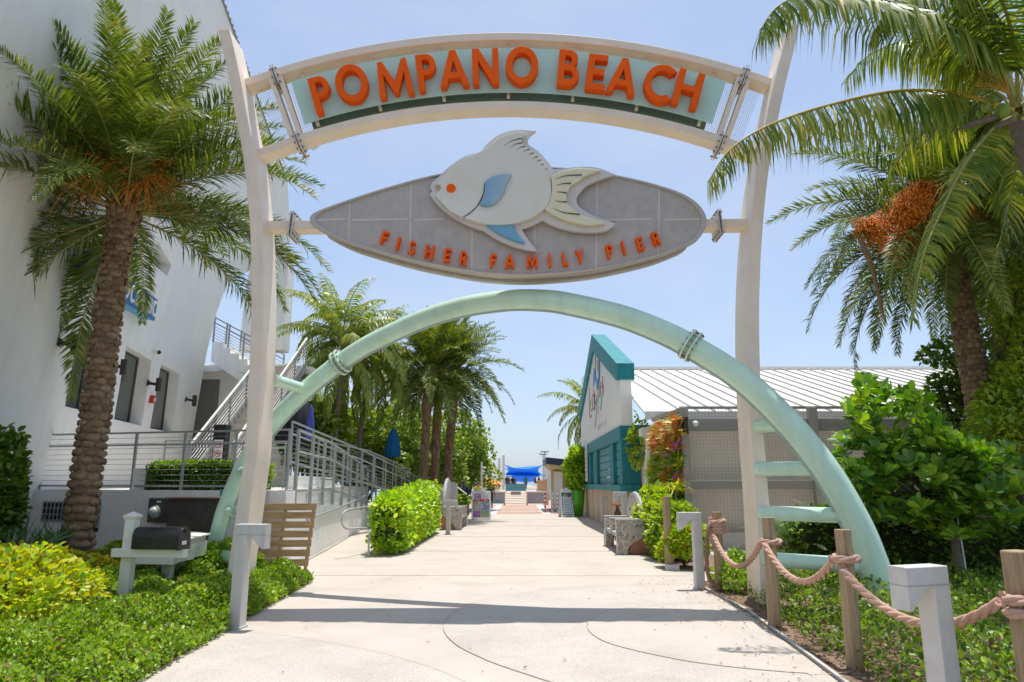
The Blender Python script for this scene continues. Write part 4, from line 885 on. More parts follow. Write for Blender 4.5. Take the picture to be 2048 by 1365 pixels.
mb = MB(); wallseg(mb, (-5.35, 16.0), (-6.05, 28.0), .3, DZ-.004, .2, (-1, 0)); mb.obj('deck_edge', m_white, kind='structure')
def railing(name, label, pts, h, npost, cables, mat=m_greysteel, pw=.06, drop=0., mid=None, group=None, top=(.05, .035), tops=True, toe=True, cr=.0042):
    """posts, top rail, cables along a 3D polyline of foot points"""
    P = [Vector(p) for p in pts]; t = thing(name, label, 'railing', P[0], group); up = Vector((0, 0, h)); L = [0]
    for i in range(len(P)-1): L.append(L[-1]+(P[i+1]-P[i]).length)
    def pos(s):
        for i in range(len(P)-1):
            if s <= L[i+1]+1e-6: return P[i].lerp(P[i+1], (s-L[i])/(L[i+1]-L[i]))
        return P[-1].copy()
    for i in range(npost):
        q = pos(L[-1]*i/(npost-1)); dd = drop if not hasattr(drop, '__call__') else drop(q); mb = MB(); mb.beam(q-Vector((0, 0, dd)), q+up, pw, pw*.6, (1, 0, 0)); mb.obj('post', mat, t)
    mb = MB()
    for i in range(len(P)-1): mb.beam(P[i]+up, P[i+1]+up, top[0], top[1])
    mb.obj('top_rail', mat, t)
    if toe:
        mb = MB()
        for i in range(len(P)-1): mb.beam(P[i]+Vector((0, 0, .08)), P[i+1]+Vector((0, 0, .08)), .04, .04)
        mb.obj('bottom_rail', mat, t)
    if mid:
        mb = MB()
        for z in mid:
            for i in range(len(P)-1): mb.tube([P[i]+Vector((0, 0, z)), P[i+1]+Vector((0, 0, z))], .021, 8)
        mb.obj('handrail', M('handrail_steel', (.48, .48, .47), .35, .06, 8, metal=.3), t)
    for k in range(cables):
        z = .08+(h-.08)*(k+1)/(cables+1); mb = MB()
        for i in range(len(P)-1): mb.tube([P[i]+Vector((0, 0, z)), P[i+1]+Vector((0, 0, z))], cr, 4)
        mb.obj('cable', mat, t)
    return t
f = .12; fr = lambda s: (c0[0]+(c1[0]-c0[0])*s+.04, c0[1]+(c1[1]-c0[1])*s+f, DZ)
railing('deck_railing', 'grey cable railing along the top of the white retaining wall behind the palm', [fr(.0), fr(.985)], 1.12, 6, 9, mid=(.88,))
railing('ramp_railing', 'grey cable railing with tall posts fixed to the side of the ramp wall', [(-4.22, 13.2, 1.36), (-4.68, 17.3, 1.34), (-5.25, 22.8, 1.02), (-5.85, 28.6, .65)], 1.22, 11, 9, mid=(.82,), drop=.26, pw=.085)
railing('stair_railing', 'grey cable railing sloping down from the deck towards the pier', [(-5.6, 17.0, 2.02), (-5.0, 22, 1.55), (-4.05, 31, .55)], 1.05, 12, 8, mid=(.75,), pw=.06)
railing('terrace_railing', 'grey cable railing behind the sloping one beside the closed blue umbrella', [(-7.2, 22, 1.45), (-6.2, 29, 1.2), (-5.9, 34, 1.0)], 1.05, 9, 6, pw=.05)
railing('terrace_railing', 'straight grey railing at the outer edge of the dining terrace', [(-5.5, 19.0, 1.62), (-5.0, 23, 1.5), (-4.4, 28.0, .98)], 1.12, 9, 7, pw=.06)
railing('landing_railing', 'low grey railing in front of the stair foot', [(-8.65, 16.9, DZ), (-7.45, 16.9, DZ)], 1.14, 3, 5, pw=.05, mid=(.98,))
railing('landing_railing', 'short grey railing right of the black sign pillar', [(-6.75, 16.9, DZ), (-5.7, 16.9, DZ)], 1.12, 3, 5, pw=.05, mid=(.98,))
# lower terrace and steps under the sloping railing
mb = MB(); wallseg(mb, (-5.2, 16.3), (-5.62, 21.0), .2, 1.75, .25, (-1, 0)); wallseg(mb, (-5.62, 21.0), (-6.1, 27), .2, 1.6, .25, (-1, 0), 1.2); mb.obj('planter_wall', m_white, setp(thing('planter_wall', 'white planter wall behind the ramp railing', 'wall', (-5.4, 18, 0))), 0, True)
# pipe handrails on the path side
def pipe(name, label, pts, r=.022, stubs=()):
    t = thing(name, label, 'handrail', pts[0]); MB().tube([Vector(p) for p in spline(pts, 5)], r, 8).obj('rail_pipe', m_greysteel, t)
    for a_, b_ in stubs: MB().tube([a_, b_], r*.8, 6).obj('bracket', m_greysteel, t)
pipe('wall_handrail', 'grey pipe handrail rising along the white ramp wall', [(-4.30, 14.3, .86), (-4.7, 18.5, .97), (-5.3, 24, 1.13), (-5.62, 27.3, 1.26)], stubs=[((-4.36, 15.0, .87), (-4.5, 15.0, .80)), ((-4.7, 18.6, .97), (-4.86, 18.6, .9)), ((-5.1, 22.3, 1.08), (-5.25, 22.3, 1.0))])
pipe('hedge_handrail', 'grey pipe handrail looping out of the left end of the hedge', [(-3.3, 15.6, .02), (-3.3, 15.6, .5), (-3.3, 15.75, .58), (-3.45, 15.6, .62), (-3.75, 15.4, .62), (-3.86, 15.4, .75), (-3.86, 15.5, .95), (-3.7, 15.8, 1.02), (-3.4, 17, 1.05)])
# stairs up the side of the building
ST = thing('outdoor_staircase', 'steep concrete outdoor stair with pale treads climbing to the upper floor of the white building', 'stairs', (-8.1, 18.3, DZ))
m_step = M('stair_concrete', (.50, .46, .40), .85, .1, 4, .2, 60); ns = 22; mb = MB(); y0 = 18.3
for i in range(ns): mb.box((-8.08, y0+.25*i+.14, DZ+.187*(i+1)-.035), (1.05, .30, .07)); mb.box((-8.08, y0+.25*i+.02, DZ+.187*(i+.45)), (1.03, .03, .13))
mb.obj('step_flight', m_step, ST)
y1 = y0+.25*ns; z1 = DZ+.187*ns; slp = Vector((0, .25, .187)).normalized()
for x in (-8.64, -7.52):
    p = Vector((x, y0-.1, DZ+.12)); q = Vector((x, y1, z1+.02)); mb = MB(); mb.beam(p, q, .05, .28); mb.obj('stringer', m_greysteel, ST)
    mb = MB(); mb.beam(p+Vector((0, 0, 1.0)), q+Vector((0, 0, 1.0)), .06, .05); rl = mb.obj('stair_rail', m_whitep, ST)
    for k in range(6): mb = MB(); z = .22+k*.125; mb.tube([p+Vector((0, 0, z)), q+Vector((0, 0, z))], .013, 6); mb.obj('rail_bar', m_zinc if k % 2 else m_whitep, rl)
    for k in range(6): b_ = p.lerp(q, k/5); mb = MB(); mb.beam(b_-Vector((0, 0, .05)), b_+Vector((0, 0, 1.0)), .05, .05, (1, 0, 0)); mb.obj('rail_post', m_greysteel, rl)
mb = MB(); mb.box((-8.6, y1+.9, z1-.08), (2.6, 1.7, .2)); mb.obj('landing', m_white, ST)
# zigzag flight from the landing back to the building
ZS = thing('upper_stair', 'white zigzag stair with grey railings high against the corner of the white building', 'stairs', (-11, 26, 5))
A_ = []; n = 7
for i in range(n): p = at(425+i*17.5, 685+i*11.2, 26.2); A_ += [Vector((p.x, 26.2, p.z)), Vector((at(425+(i+1)*17.5, 700, 26.2).x, 26.2, p.z))]
zb = lambda p: Vector((p.x, p.y, p.z-.55)); lowA = [Vector((p.x, p.y, A_[0].z-.75-(p.x-A_[0].x)*.66)) for p in A_]
mb = MB(); mb.strip(A_, lowA, (0, 1.3, 0)); mb.obj('stepped_slab', m_white, ZS, 0, True)
for yy in (26.25, 27.4):
    p = A_[0].copy(); q = A_[-1].copy(); p.y = q.y = yy; mb = MB()
    for z in (1.05, .85): mb.beam(p+Vector((-.1, 0, z)), q+Vector((0, 0, z)), .05, .05)
    mb.obj('rail', m_greysteel, ZS); mb = MB()
    for k in range(6): z = .15+k*.11; mb.tube([p+Vector((-.1, 0, z)), q+Vector((0, 0, z))], .01, 5)
    mb.obj('rail_cable', m_greysteel, ZS)
    for k in range(5): b_ = p.lerp(q, k/4); mb = MB(); mb.beam(b_, b_+Vector((0, 0, 1.05)), .06, .05, (1, 0, 0)); mb.obj('rail_post', m_greysteel, ZS)
# black pillar with a prohibition notice
q = at(441, 900, 17.3); t = thing('sign_pillar', 'black pillar with a white and red prohibition notice at the stair foot', 'sign', (q.x, 17.3, DZ))
mb = MB(); mb.box((q.x, 17.3, DZ+.78), (.30, .30, 1.56)); mb.obj('pillar', m_dark, t, .01)
mb = MB(); mb.box((q.x+.01, 17.14, DZ+.95), (.22, .012, .46)); nt_ = mb.obj('notice', m_signw, t); m_red = M('notice_red', (.6, .03, .03), .5)
for z in (DZ+1.06, DZ+.84):
    mb = MB(); mb.tube([(q.x+.01+.075*math.cos(k*.3927), 17.128, z+.075*math.sin(k*.3927)) for k in range(16)], .009, 5, False, True); mb.beam((q.x-.045, 17.128, z+.05), (q.x+.065, 17.128, z-.05), .014, .006); mb.obj('red_ring', m_red, nt_)
    mb = MB(); mb.beam((q.x-.03, 17.131, z-.005), (q.x+.05, 17.131, z-.005), .006, .018); mb.beam((q.x+.0, 17.131, z+.01), (q.x+.03, 17.131, z+.035), .006, .014); mb.obj('pictogram', m_dark, nt_)
# utility boxes on the retaining wall
def onwall(px, py, off): return onp(px, py, Vector((*c0, 0))+n_*off, n_)
m_util = M('utility_grey', (.095, .09, .075), .5, .25, 5, metal=.2, stain=.4, stc=(.20, .13, .04), sts=2)
def ubox(name, lab, cat, a_, b_, off):
    p = onwall(*a_, off); q = onwall(*b_, off); t = thing(name, lab, cat, (p+q)/2); mb = MB(); mid = (p+q)/2-n_*(off/2); w = math.hypot(q.x-p.x, q.y-p.y)
    rt = Matrix.Rotation(math.atan2(d_.y, d_.x), 3, 'Z'); mb.box(mid, (w, off, abs(p.z-q.z)), rt); mb.obj('cabinet', m_util, t, .01); return t, mid, w, abs(p.z-q.z), rt
t, mid, w, h, rt = ubox('electric_meter', 'dark grey electric meter box with a round glass dial on the white wall', 'meter', (298, 996), (334, 1046), .16)
p = onwall(312, 1024, .16); MB().tube([p, p+n_*.05], .115, 20).obj('dial_collar', m_zinc, t); MB().ball(p+n_*.05, .095, 14, (1, 1, 1)).obj('dial', GLASS('meter_glass', (.45, .47, .45), .1), t)
p = onwall(318, 1004, .165); mb = MB(); mb.beam(p-d_*.05, p+d_*.05, .004, .03); mb.obj('tag', m_signw, t)
t, mid, w, h, rt = ubox('electric_cabinet', 'large dark brown electric cabinet on the white wall behind the mailbox', 'cabinet', (337, 998), (436, 1080), .22)
mb = MB(); mb.box(mid+n_*.115, (w*.94, .01, h*.94), rt); mb.obj('cabinet_door', m_util, t, .003); mb = MB(); mb.box(mid+Vector((0, 0, h/2+.012))+n_*.02, (w*1.03, .30, .03), rt); mb.obj('lid', M('rusty_brown', (.20, .11, .06), .7, .3, 8), t)
p = onwall(447, 985, .1); t = thing('teal_cap', 'small teal pipe cap on the wall edge behind the tube arch', 'cap', p); MB().tube([p-Vector((0, 0, .06)), p+Vector((0, 0, .03)), p+Vector((0, 0, .05))], [.06, .06, .05], 12).obj('pipe_cap', m_teal2, t); MB().tube([p-Vector((0, 0, .3)), p-Vector((0, 0, .06))], .03, 8).obj('pipe', m_zinc, t)
# ---- pallet leaning on the ramp wall corner
pr = G(622, 1146); pt = thing('wooden_pallet', 'weathered wooden pallet leaning upright against the white wall', 'pallet', (-4.2, 12.5, 0))
o_ = Vector((pr.x+.06, 12.5, .0)); ax = Vector((-1, -.10, 0)).normalized(); lean = Vector((.06, .12, 1)).normalized(); nn = ax.cross(lean).normalized(); nn = nn if nn.y < 0 else -nn
for k, s in enumerate((.03, .52, 1.03)):
    mb = MB(); mb.beam(o_+ax*s, o_+ax*s+lean*1.22, .045, .09, nn); mb.obj('stringer', m_pallet, pt)
for k, z in enumerate((.05, .22, .38, .54, .70, .86, 1.02, 1.165)):
    mb = MB(); w = .118 if k not in (0, 7) else .125; c_ = o_+lean*(z+.01)+nn*.056; mb.beam(c_-ax*.02, c_+ax*1.10, .018, w*.97, lean); mb.obj('slat', m_pallet, pt, .003)
# ---- mailboxes
mp = thing('mailbox_post', 'white timber mailbox post with a pyramid cap and cross arm', 'post', (-4.94, 9.02, 0)); rzm = .10
mb = MB(); mb.box((-4.94, 9.02, .57), (.13, .13, 1.14)); mb.obj('post', m_whitep, mp, .006)
mb = MB(); mb.lathe((-4.94, 9.02, 1.12), [(.083, 0), (.105, .03), (.118, .05), (.118, .066), (.0, .115)], 4, False)
mb.v = [tuple(Vector((-4.94, 9.02, 0))+Matrix.Rotation(R_(45), 3, 'Z') @ (Vector(v)-Vector((-4.94, 9.02, 0)))) for v in mb.v]; mb.obj('post_cap', m_whitep, mp)
mb = MB(); mb.beam((-5.10, 8.95, .735), (-4.14, 8.86, .735), .10, .10); mb.obj('cross_arm', m_whitep, mp, .006)
bx = thing('mailbox', 'black domed metal mailbox resting on a white cross arm', 'mailbox', (-4.55, 8.9, .79)); ux = Vector((.995, -.10, 0)); uy = Vector((.10, .995, 0))
prof = [(-.12, 0), (-.12, .15)]+[(-.12*math.cos(R_(a)), .15+.115*math.sin(R_(a))) for a in range(15, 180, 15)]+[(.12, .15), (.12, 0)]
A_ = [Vector((-4.80, 8.93, .79))+uy*a+Vector((0, 0, b_)) for a, b_ in prof]; mb = MB(); n = len(A_); mb.add(A_+[p+ux*.60 for p in A_], [(i, i+1, n+i+1, n+i) for i in range(n-1)]+[(n-1, 0, n, 2*n-1), tuple(range(n-1, -1, -1)), tuple(range(n, 2*n))])
m_mail = M('mailbox_black', (.022, .022, .026), .32, .3, 6, .05, 80); mb.obj('body', m_mail, bx, .004, True)
A2 = [p+ux*.60 for p in A_]; c_ = sum(A2, Vector())/n; A2 = [c_+(p-c_)*1.05 for p in A2]; mb = MB(); mb.add(A2+[p+ux*.03 for p in A2], [(i, i+1, n+i+1, n+i) for i in range(n-1)]+[(n-1, 0, n, 2*n-1), tuple(range(n-1, -1, -1)), tuple(range(n, 2*n))]); dr = mb.obj('door', m_mail, bx, .004, True)
p = Vector((-4.80, 8.93, .79))+ux*.633; mb = MB(); mb.box(p+Vector((0, 0, .21)), (.02, .05, .03)); mb.obj('latch', m_mail, dr); mb = MB(); mb.box(p+uy*-.01+Vector((0, 0, .075)), (.004, .13, .045)); mb.obj('number_strip', m_signw, dr)
pb = thing('parcel_box_stand', 'pair of white locking mail drawers on two white posts behind the black mailbox', 'mailbox', (-5.1, 10.6, 0))
for (x, y) in ((-5.08, 10.35), (-5.24, 11.0)): mb = MB(); mb.box((x, y, .25), (.13, .13, .50)); mb.obj('post', m_whitep, pb, .006)
z0 = .47; R0 = Vector((-4.84, 10.0, z0)); lng = Vector((-.19, 1.3, 0)); dep = Vector((-.62, .08, 0)); hgt = Vector((0, 0, .30)); mb = MB()
vs = [R0, R0+lng, R0+lng+dep, R0+dep]; vs += [R0+hgt+Vector((.05, 0, 0)), R0+lng+hgt+Vector((.05, 0, 0)), R0+lng+dep+hgt*1.12, R0+dep+hgt*1.12]
mb.add(vs, [(3, 2, 1, 0), (4, 5, 6, 7), (0, 1, 5, 4), (1, 2, 6, 5), (2, 3, 7, 6), (3, 0, 4, 7)]); mb.obj('drawer_case', m_whitep, pb, .006, True)
mb = MB(); a_ = R0+hgt+Vector((.10, -.05, .01)); vs = [a_, a_+lng+Vector((0, .1, 0)), a_+lng+dep*1.12+hgt*.14+Vector((0, .1, 0)), a_+dep*1.12+hgt*.14]; mb.add(vs+[v+Vector((0, 0, .025)) for v in vs], [(3, 2, 1, 0), (4, 5, 6, 7), (0, 1, 5, 4), (1, 2, 6, 5), (2, 3, 7, 6), (3, 0, 4, 7)]); mb.obj('sloped_lid', m_whitep, pb, .004, True)
for k in range(2):
    c_ = R0+lng*(.26+.46*k)+hgt*.42+Vector((.035, 0, 0)); mb = MB(); mb.box(c_, (.03, .50, .22), Matrix.Rotation(-.07, 3, 'Z')); o = mb.obj('drawer_front', m_whitep, pb, .004); MB().tube([c_+Vector((.015, 0, .03)), c_+Vector((.03, 0, .03))], .018, 8).obj('lock', m_zinc, o)
# ================================================================ BOLLARDS, POSTS, ROPE
def bollard(x, y, sgn, label, H=1.10, rz=0., s=.135, head=.36):
    t = thing('light_bollard', label, 'bollard light', (x, y, 0), 'grey bollard lights along the path'); pts = [(0, 0), (s, 0), (s, H-.13), (s+.055, H-.13), (head-.03, H-.27), (head, H-.27), (head, H), (0, H)]
    pts = [(sgn*a, b_) for a, b_ in pts]; mt = Matrix.Translation((x, y, 0)) @ Matrix.Rotation(rz, 4, 'Z') @ XZ(-.07)
    shape('hooded_post', [pts], m_bollard, mt, .145, t, .006)
    mb = MB(); q = Matrix.Rotation(rz, 3, 'Z'); mb.box(Vector((x, y, H-.115))+q @ Vector((sgn*(head/2), 0, 0)), (head+.004, .1475, .004), q); mb.obj('lid_joint', m_greysteel, t)
    mb = MB(); a_ = Vector((s+.075, 0, H-.155)); b_ = Vector((head-.05, 0, H-.255)); mb.beam(Vector((x, y, 0))+q @ Vector((sgn*a_.x, 0, a_.z)), Vector((x, y, 0))+q @ Vector((sgn*b_.x, 0, b_.z)), .10, .01); mb.obj('lamp_lens', M('frosted_lens', (.7, .7, .68), .3), t)
    mb = MB(); mb.box((x+sgn*s/2*math.cos(rz), y, .012), (s+.03, .18, .02), q); mb.obj('base_plate', m_bollard, t)
    return t
bollard(-3.24, 8.18, 1, 'grey hooded light bollard standing in the green cover left of the path', 1.13, -.12)
bollard(2.82, 11.16, -1, 'grey hooded light bollard beside the yellow bush at the right edge of the path', 1.14, .06)
bollard(2.80, 4.86, -1, 'large grey hooded light bollard in the right foreground in front of the mint tube', 1.06, .33)
bollard(-2.33, 22.4, 1, 'small grey light bollard in front of the mosaic bench left of the path', 1.05)
bollard(2.95, 25.8, 1, 'grey light bollard against the beige base of the teal building', 1.1)
bollard(2.85, 18.9, -1, 'grey light bollard behind the round mosaic bench back', 1.35)
pp = [(3.02, 10.96, 1.15), (2.88, 8.29, 1.20), (2.92, 6.5, 1.18), (3.20, 4.66, 1.17)]
labs = ['timber post with four turns of rope at its head, farthest of the rope barrier', 'timber post of the rope barrier standing in front of the arch column', 'tall timber post of the rope barrier standing at the kerb before the mint rungs', 'pale squared timber post of the rope barrier nearest the camera on the right']
for (x, y, h), lb in zip(pp, labs):
    t = thing('rope_post', lb, 'post', (x, y, 0), 'timber posts of the rope barrier'); mb = MB()
    tl_ = random.uniform(-.02, .02)
    if y < 5: mb.box((x, y, h/2-.05), (.148, .13, h+.1), Matrix.Rotation(.3, 3, 'Z')); mb.obj('post', m_post, t, .012)
    else: mb.tube([(x+tl_*(1-k/7), y, -.1+(h+.1)*k/7) for k in range(8)], [.073-.004*(k > 3)+.002*(k % 2) for k in range(8)], 14); mb.obj('post', m_post, t, .006)
    MB().ball((x-.07, y-.06, h-.34), .012, 6).obj('screw', m_zinc, t)
def rope_mesh(pts, r=.036, name='rope', mat=m_rope, parent=None, turns=16.):
    P = [Vector(p) for p in pts]; n = len(P); L = 0; mb = MB(); S = [[], [], []]; ref = None
    for i, p in enumerate(P):
        d = (P[min(i+1, n-1)]-P[max(i-1, 0)]).normalized()
        if ref is None: ref = Vector((0, 0, 1)) if abs(d.z) < .9 else Vector((1, 0, 0))
        a = d.cross(ref).normalized(); b_ = a.cross(d); ref = b_
        if i: L += (p-P[i-1]).length
        for k in range(3):
            t = L*turns+k*2.0944; S[k].append(p+(a*math.cos(t)+b_*math.sin(t))*r*.5)
    for k in range(3): mb.tube(S[k], r*.58, 7)
    return mb.obj(name, mat, parent)
def dense(pts, step=.014):
    P = [Vector(p) for p in pts]; out = []
    for i in range(len(P)-1):
        m = max(1, int((P[i+1]-P[i]).length/step)); out += [P[i].lerp(P[i+1], j/m) for j in range(m)]
    return out+[P[-1]]
RP = thing('barrier_rope', 'thick pink twisted rope hanging in loops between the timber posts', 'rope', (2.95, 7, .8))
def loop_round(c, r, z, turns, a0, dz=0.): n = int(turns*18); return [(c[0]+r*math.cos(a0+turns*6.283*i/n), c[1]+r*math.sin(a0+turns*6.283*i/n), z+dz*i/n) for i in range(n+1)]
def sag(p, q, d, n=12): p = Vector(p); q = Vector(q); return [tuple(p.lerp(q, i/n)-Vector((0, 0, d*4*(i/n)*(1-i/n)))) for i in range(n+1)]
z0, z1, z2, z3 = .97, .93, .90, .83
r0 = .105
seg = loop_round(pp[0][:2], r0, z0-.13, 4.1, 2.4, .21)
rope_mesh(dense(spline(seg, 2)), .031, 'rope_coil', m_rope, RP, 20)
hang = [(pp[0][0]-.1, pp[0][1]-.05, 1.0), (pp[0][0]-.17, pp[0][1]-.1, .9), (pp[0][0]-.21, pp[0][1]-.12, .6), (pp[0][0]-.22, pp[0][1]-.12, .35), (pp[0][0]-.17, pp[0][1]-.12, .14), (pp[0][0]+.0, pp[0][1]-.15, .05), (pp[0][0]+.35, pp[0][1]-.25, .06), (pp[0][0]+.5, pp[0][1]-.3, .05)]
rope_mesh(dense(spline(hang, 6)), .031, 'rope_tail', m_rope_old, RP, 20)
s1 = sag((pp[0][0]-.09, pp[0][1]-.09, .82), (pp[1][0]-.09, pp[1][1]+.02, z1), .36); rope_mesh(dense(spline(s1, 4)), .034, 'rope_span', m_rope, RP, 18)
s2 = [(pp[1][0]-.1, pp[1][1]-.02, z1)]+loop_round(pp[1][:2], .103, z1, .9, 3.4, .0)[1:]; rope_mesh(dense(spline(s2, 2)), .034, 'rope_turn', m_rope, RP, 18)
s3 = sag((pp[1][0]-.09, pp[1][1]-.08, z1-.02), (pp[2][0]-.10, pp[2][1]+.03, z2), .28); rope_mesh(dense(spline(s3, 4)), .034, 'rope_span', m_rope, RP, 18)
rope_mesh(dense(spline(loop_round(pp[2][:2], .106, z2+.03, .95, 3.2, 0), 2)), .034, 'rope_turn', m_rope, RP, 18)
s4 = sag((pp[2][0]-.07, pp[2][1]-.10, z2-.06), (pp[3][0]-.14, pp[3][1]+.02, z3+.02), .27); rope_mesh(dense(spline(s4, 4)), .034, 'rope_span', m_rope, RP, 18)
rope_mesh(dense(spline(loop_round(pp[3][:2], .128, z3+.045, .8, 3.3, 0), 2)), .034, 'rope_turn', m_rope, RP, 18); rope_mesh(dense(spline(loop_round(pp[3][:2], .128, z3-.035, .55, 3.2, 0), 2)), .034, 'rope_turn', m_rope, RP, 18)
s5 = sag((pp[3][0]+.12, pp[3][1]-.10, z3-.03), (3.3, 2.8, .85), .30); rope_mesh(dense(spline(s5, 4)), .034, 'rope_span', m_rope, RP, 18)
# ================================================================ TEAL GABLED BUILDING
TBX = 3.17; Y0, Y1 = 21.7, 36.0
TB = thing('gabled_building', 'white and teal gabled building with coloured hand lettering on its gable beside the path', 'building', (TBX, 28.8, 0))
YZ = lambda X: Matrix(((0, 0, 1, X), (1, 0, 0, 0), (0, 1, 0, 0), (0, 0, 0, 1)))     # local xy -> world yz, extrude towards +x
Pf = Vector((TBX, 0, 0)); nX = Vector((-1, 0, 0))
def fy(x, y, off=0.): q = onp(x, y, Pf+Vector((-off, 0, 0)), nX); return (q.y, q.z)
ap = fy(1188, 669); sh = fy(1240, 726); shl = (Y1, sh[1]); ap = ((Y0+Y1)/2, ap[1]); zb = fy(1248.5, 850)[1]; zs = fy(1250, 976)[1]
gable = [(Y0, zb), (Y1, zb), (Y1, sh[1]-.1), (ap[0], ap[1]-.1), (Y0, sh[1]-.1)]
shape('gable_wall', [gable], m_white, YZ(TBX), .36, TB)
tz = .62
trim = [(Y0-.06, sh[1]-tz+.1), (Y0-.06, sh[1]), (ap[0], ap[1]), (Y1+.06, shl[1]), (Y1+.06, shl[1]-tz), (Y1-.15, shl[1]-tz), (ap[0], ap[1]-tz*1.15), (Y0+.15, sh[1]-tz+.1)]
shape('gable_coping', [trim], m_teal2, YZ(TBX-.10), .56, TB)
# teal lower storey: band, piers, shutters, sill
shape('teal_band', [[(Y0-.02, zb-.42), (Y1, zb-.42), (Y1, zb+.02), (Y0-.02, zb+.02)]], m_teal, YZ(TBX-.05), .5, TB)
shape('sill_band', [[(Y0-.08, zs-.12), (Y1, zs-.12), (Y1, zs+.08), (Y0-.08, zs+.08)]], m_teal2, YZ(TBX-.10), .6, TB)
for ya, yb in ((Y0, Y0+.55), (fy(1223, 920)[0]-.55, fy(1223, 920)[0]+.35), (fy(1191, 920)[0]-.6, fy(1191, 920)[0]+.6), (fy(1183, 920)[0]+.4, Y1)):
    shape('pier', [[(ya, zs+.08), (yb, zs+.08), (yb, zb-.42), (ya, zb-.42)]], m_teal, YZ(TBX-.02), .4, TB)
mb = MB(); nsl = 5
for k in range(nsl): h_ = (zb-.42-zs-.08)/nsl; mb.box((TBX+.16, (Y0+Y1)/2, zs+.08+h_*(k+.5)), (.12, Y1-Y0-1.2, h_-.025))
mb.obj('shutter', m_tealpanel, TB, .006)
shape('base_wall', [[(Y0+.0, -.05), (Y1, -.05), (Y1, zs-.12), (Y0, zs-.12)]], m_beige, YZ(TBX+.02), .4, TB)
mb = MB()
for k in range(7): mb.box((TBX+.015, Y0+1+k*2.05, zs/2-.06), (.02, .02, zs-.14))
mb.obj('control_joint', M('joint_beige', (.40, .31, .22), .9), TB)
mb = MB(); mb.box((TBX+.55, Y0+.18, (zb+zs)/2-.1), (.72, .3, zb-zs+.3)); mb.obj('end_wall', m_teal, TB); mb = MB(); mb.box((TBX+.5, Y0+.2, zs/2-.06), (.62, .3, zs-.14)); mb.obj('end_base', m_beige, TB)
# lettering on the gable, hand written in colours (a small fish ring above)
def stroke(pts, r, mat, name, n=6):
    P = [Vector((TBX-.02, *fy(x, y))) for x, y in spline(pts, n)]; mb = MB(); mb.tube(P, r, 6); mb.v = [(TBX-.012+(v[0]-(TBX-.02))*.35, v[1], v[2]) for v in mb.v]; return mb.obj(name, mat, TB)
col = lambda n, c: M(n, c, .5, .05)
c_r, c_o, c_g, c_b, c_p, c_y = col('letter_red', (.60, .05, .08)), col('letter_orange', (.75, .25, .05)), col('letter_green', (.25, .50, .05)), col('letter_blue', (.02, .20, .50)), col('letter_pink', (.60, .12, .25)), col('letter_olive', (.45, .42, .08))
q7 = lambda pts: [(1140+x*.17575, 660+y*.17575) for x, y in pts]
for pts, mm in (([(222, 660), (226, 800), (224, 920), (228, 985), (240, 995), (250, 965)], c_r), ([(236, 800), (234, 880), (246, 925), (256, 880), (257, 800)], c_g), ([(275, 760), (262, 740), (254, 800), (260, 905), (276, 900)], c_o),
                ([(272, 680), (276, 800), (280, 910)], c_r), ([(287, 740), (276, 820), (288, 905)], c_r), ([(284, 720), (281, 790), (290, 850), (299, 790)], c_b), ([(300, 740), (303, 900), (298, 1020), (288, 1110)], c_b),
                ([(332, 590), (322, 610), (321, 720), (321, 960)], c_g), ([(310, 800), (322, 780), (334, 755)], c_g), ([(340, 640), (341, 760)], c_r), ([(340, 545), (341, 565)], c_r), ([(357, 590), (349, 700), (362, 760), (358, 850), (350, 905)], c_b),
                ([(372, 530), (374, 640), (378, 760)], c_p), ([(366, 660), (374, 610), (382, 660), (380, 740)], c_p)):
    stroke(q7(pts), .032, mm, 'painted_letter')
for pts in ([(322, 1080), (322, 1150)], [(338, 1070), (338, 1140)], [(352, 1062), (352, 1120)], [(372, 1050), (374, 1110)], [(392, 1035), (394, 1095)], [(410, 1000), (412, 1070)]): stroke(q7(pts), .022, col('letter_grey', (.50, .52, .52)), 'painted_letter')
cy_, cz_ = fy(1195, 732); mb = MB(); mb.tube([(TBX-.012, cy_+.78*math.cos(k*.3), cz_+.78*math.sin(k*.3)) for k in range(21)], [.10+.10*(8 < k < 18) for k in range(21)], 6, True, True)
mb.v = [(TBX-.012+(v[0]-(TBX-.012))*.1, v[1], v[2]) for v in mb.v]; mb.obj('fish_ring', c_b, TB)
MB().ball((TBX-.01, cy_-.1, cz_), .25, 10, (.06, 1, 1.3)).obj('ring_centre', c_y, TB)
mb = MB(); yy, zz = fy(1190, 752); mb.add([(TBX-.02, yy+.7, zz-.4), (TBX-.02, yy+.3, zz+.4), (TBX-.02, yy-.3, zz-.1), (TBX+.0, yy+.7, zz-.4), (TBX+.0, yy+.3, zz+.4), (TBX+.0, yy-.3, zz-.1)], [(0, 1, 2), (5, 4, 3), (0, 3, 4, 1), (1, 4, 5, 2), (2, 5, 3, 0)]); mb.obj('fish_tail_mark', c_b, TB, 0, True)
t = thing('wall_plaque', 'narrow white upright plaque at the far end of the teal wall', 'sign', (TBX-.1, fy(1177, 905)[0], 2.2))
ya, za = fy(1173, 892); yb, zb2 = fy(1180, 963); mb = MB(); mb.box((TBX-.09, (ya+yb)/2, (za+zb2)/2), (.05, abs(ya-yb)*.6, za-zb2)); mb.obj('board', m_signw, t)
mb = MB()
for k in range(7): mb.box((TBX-.118, (ya+yb)/2, za-.2-(za-zb2-.4)*k/6), (.008, .5, .12))
mb.obj('letter_block', m_boardgrey, t)
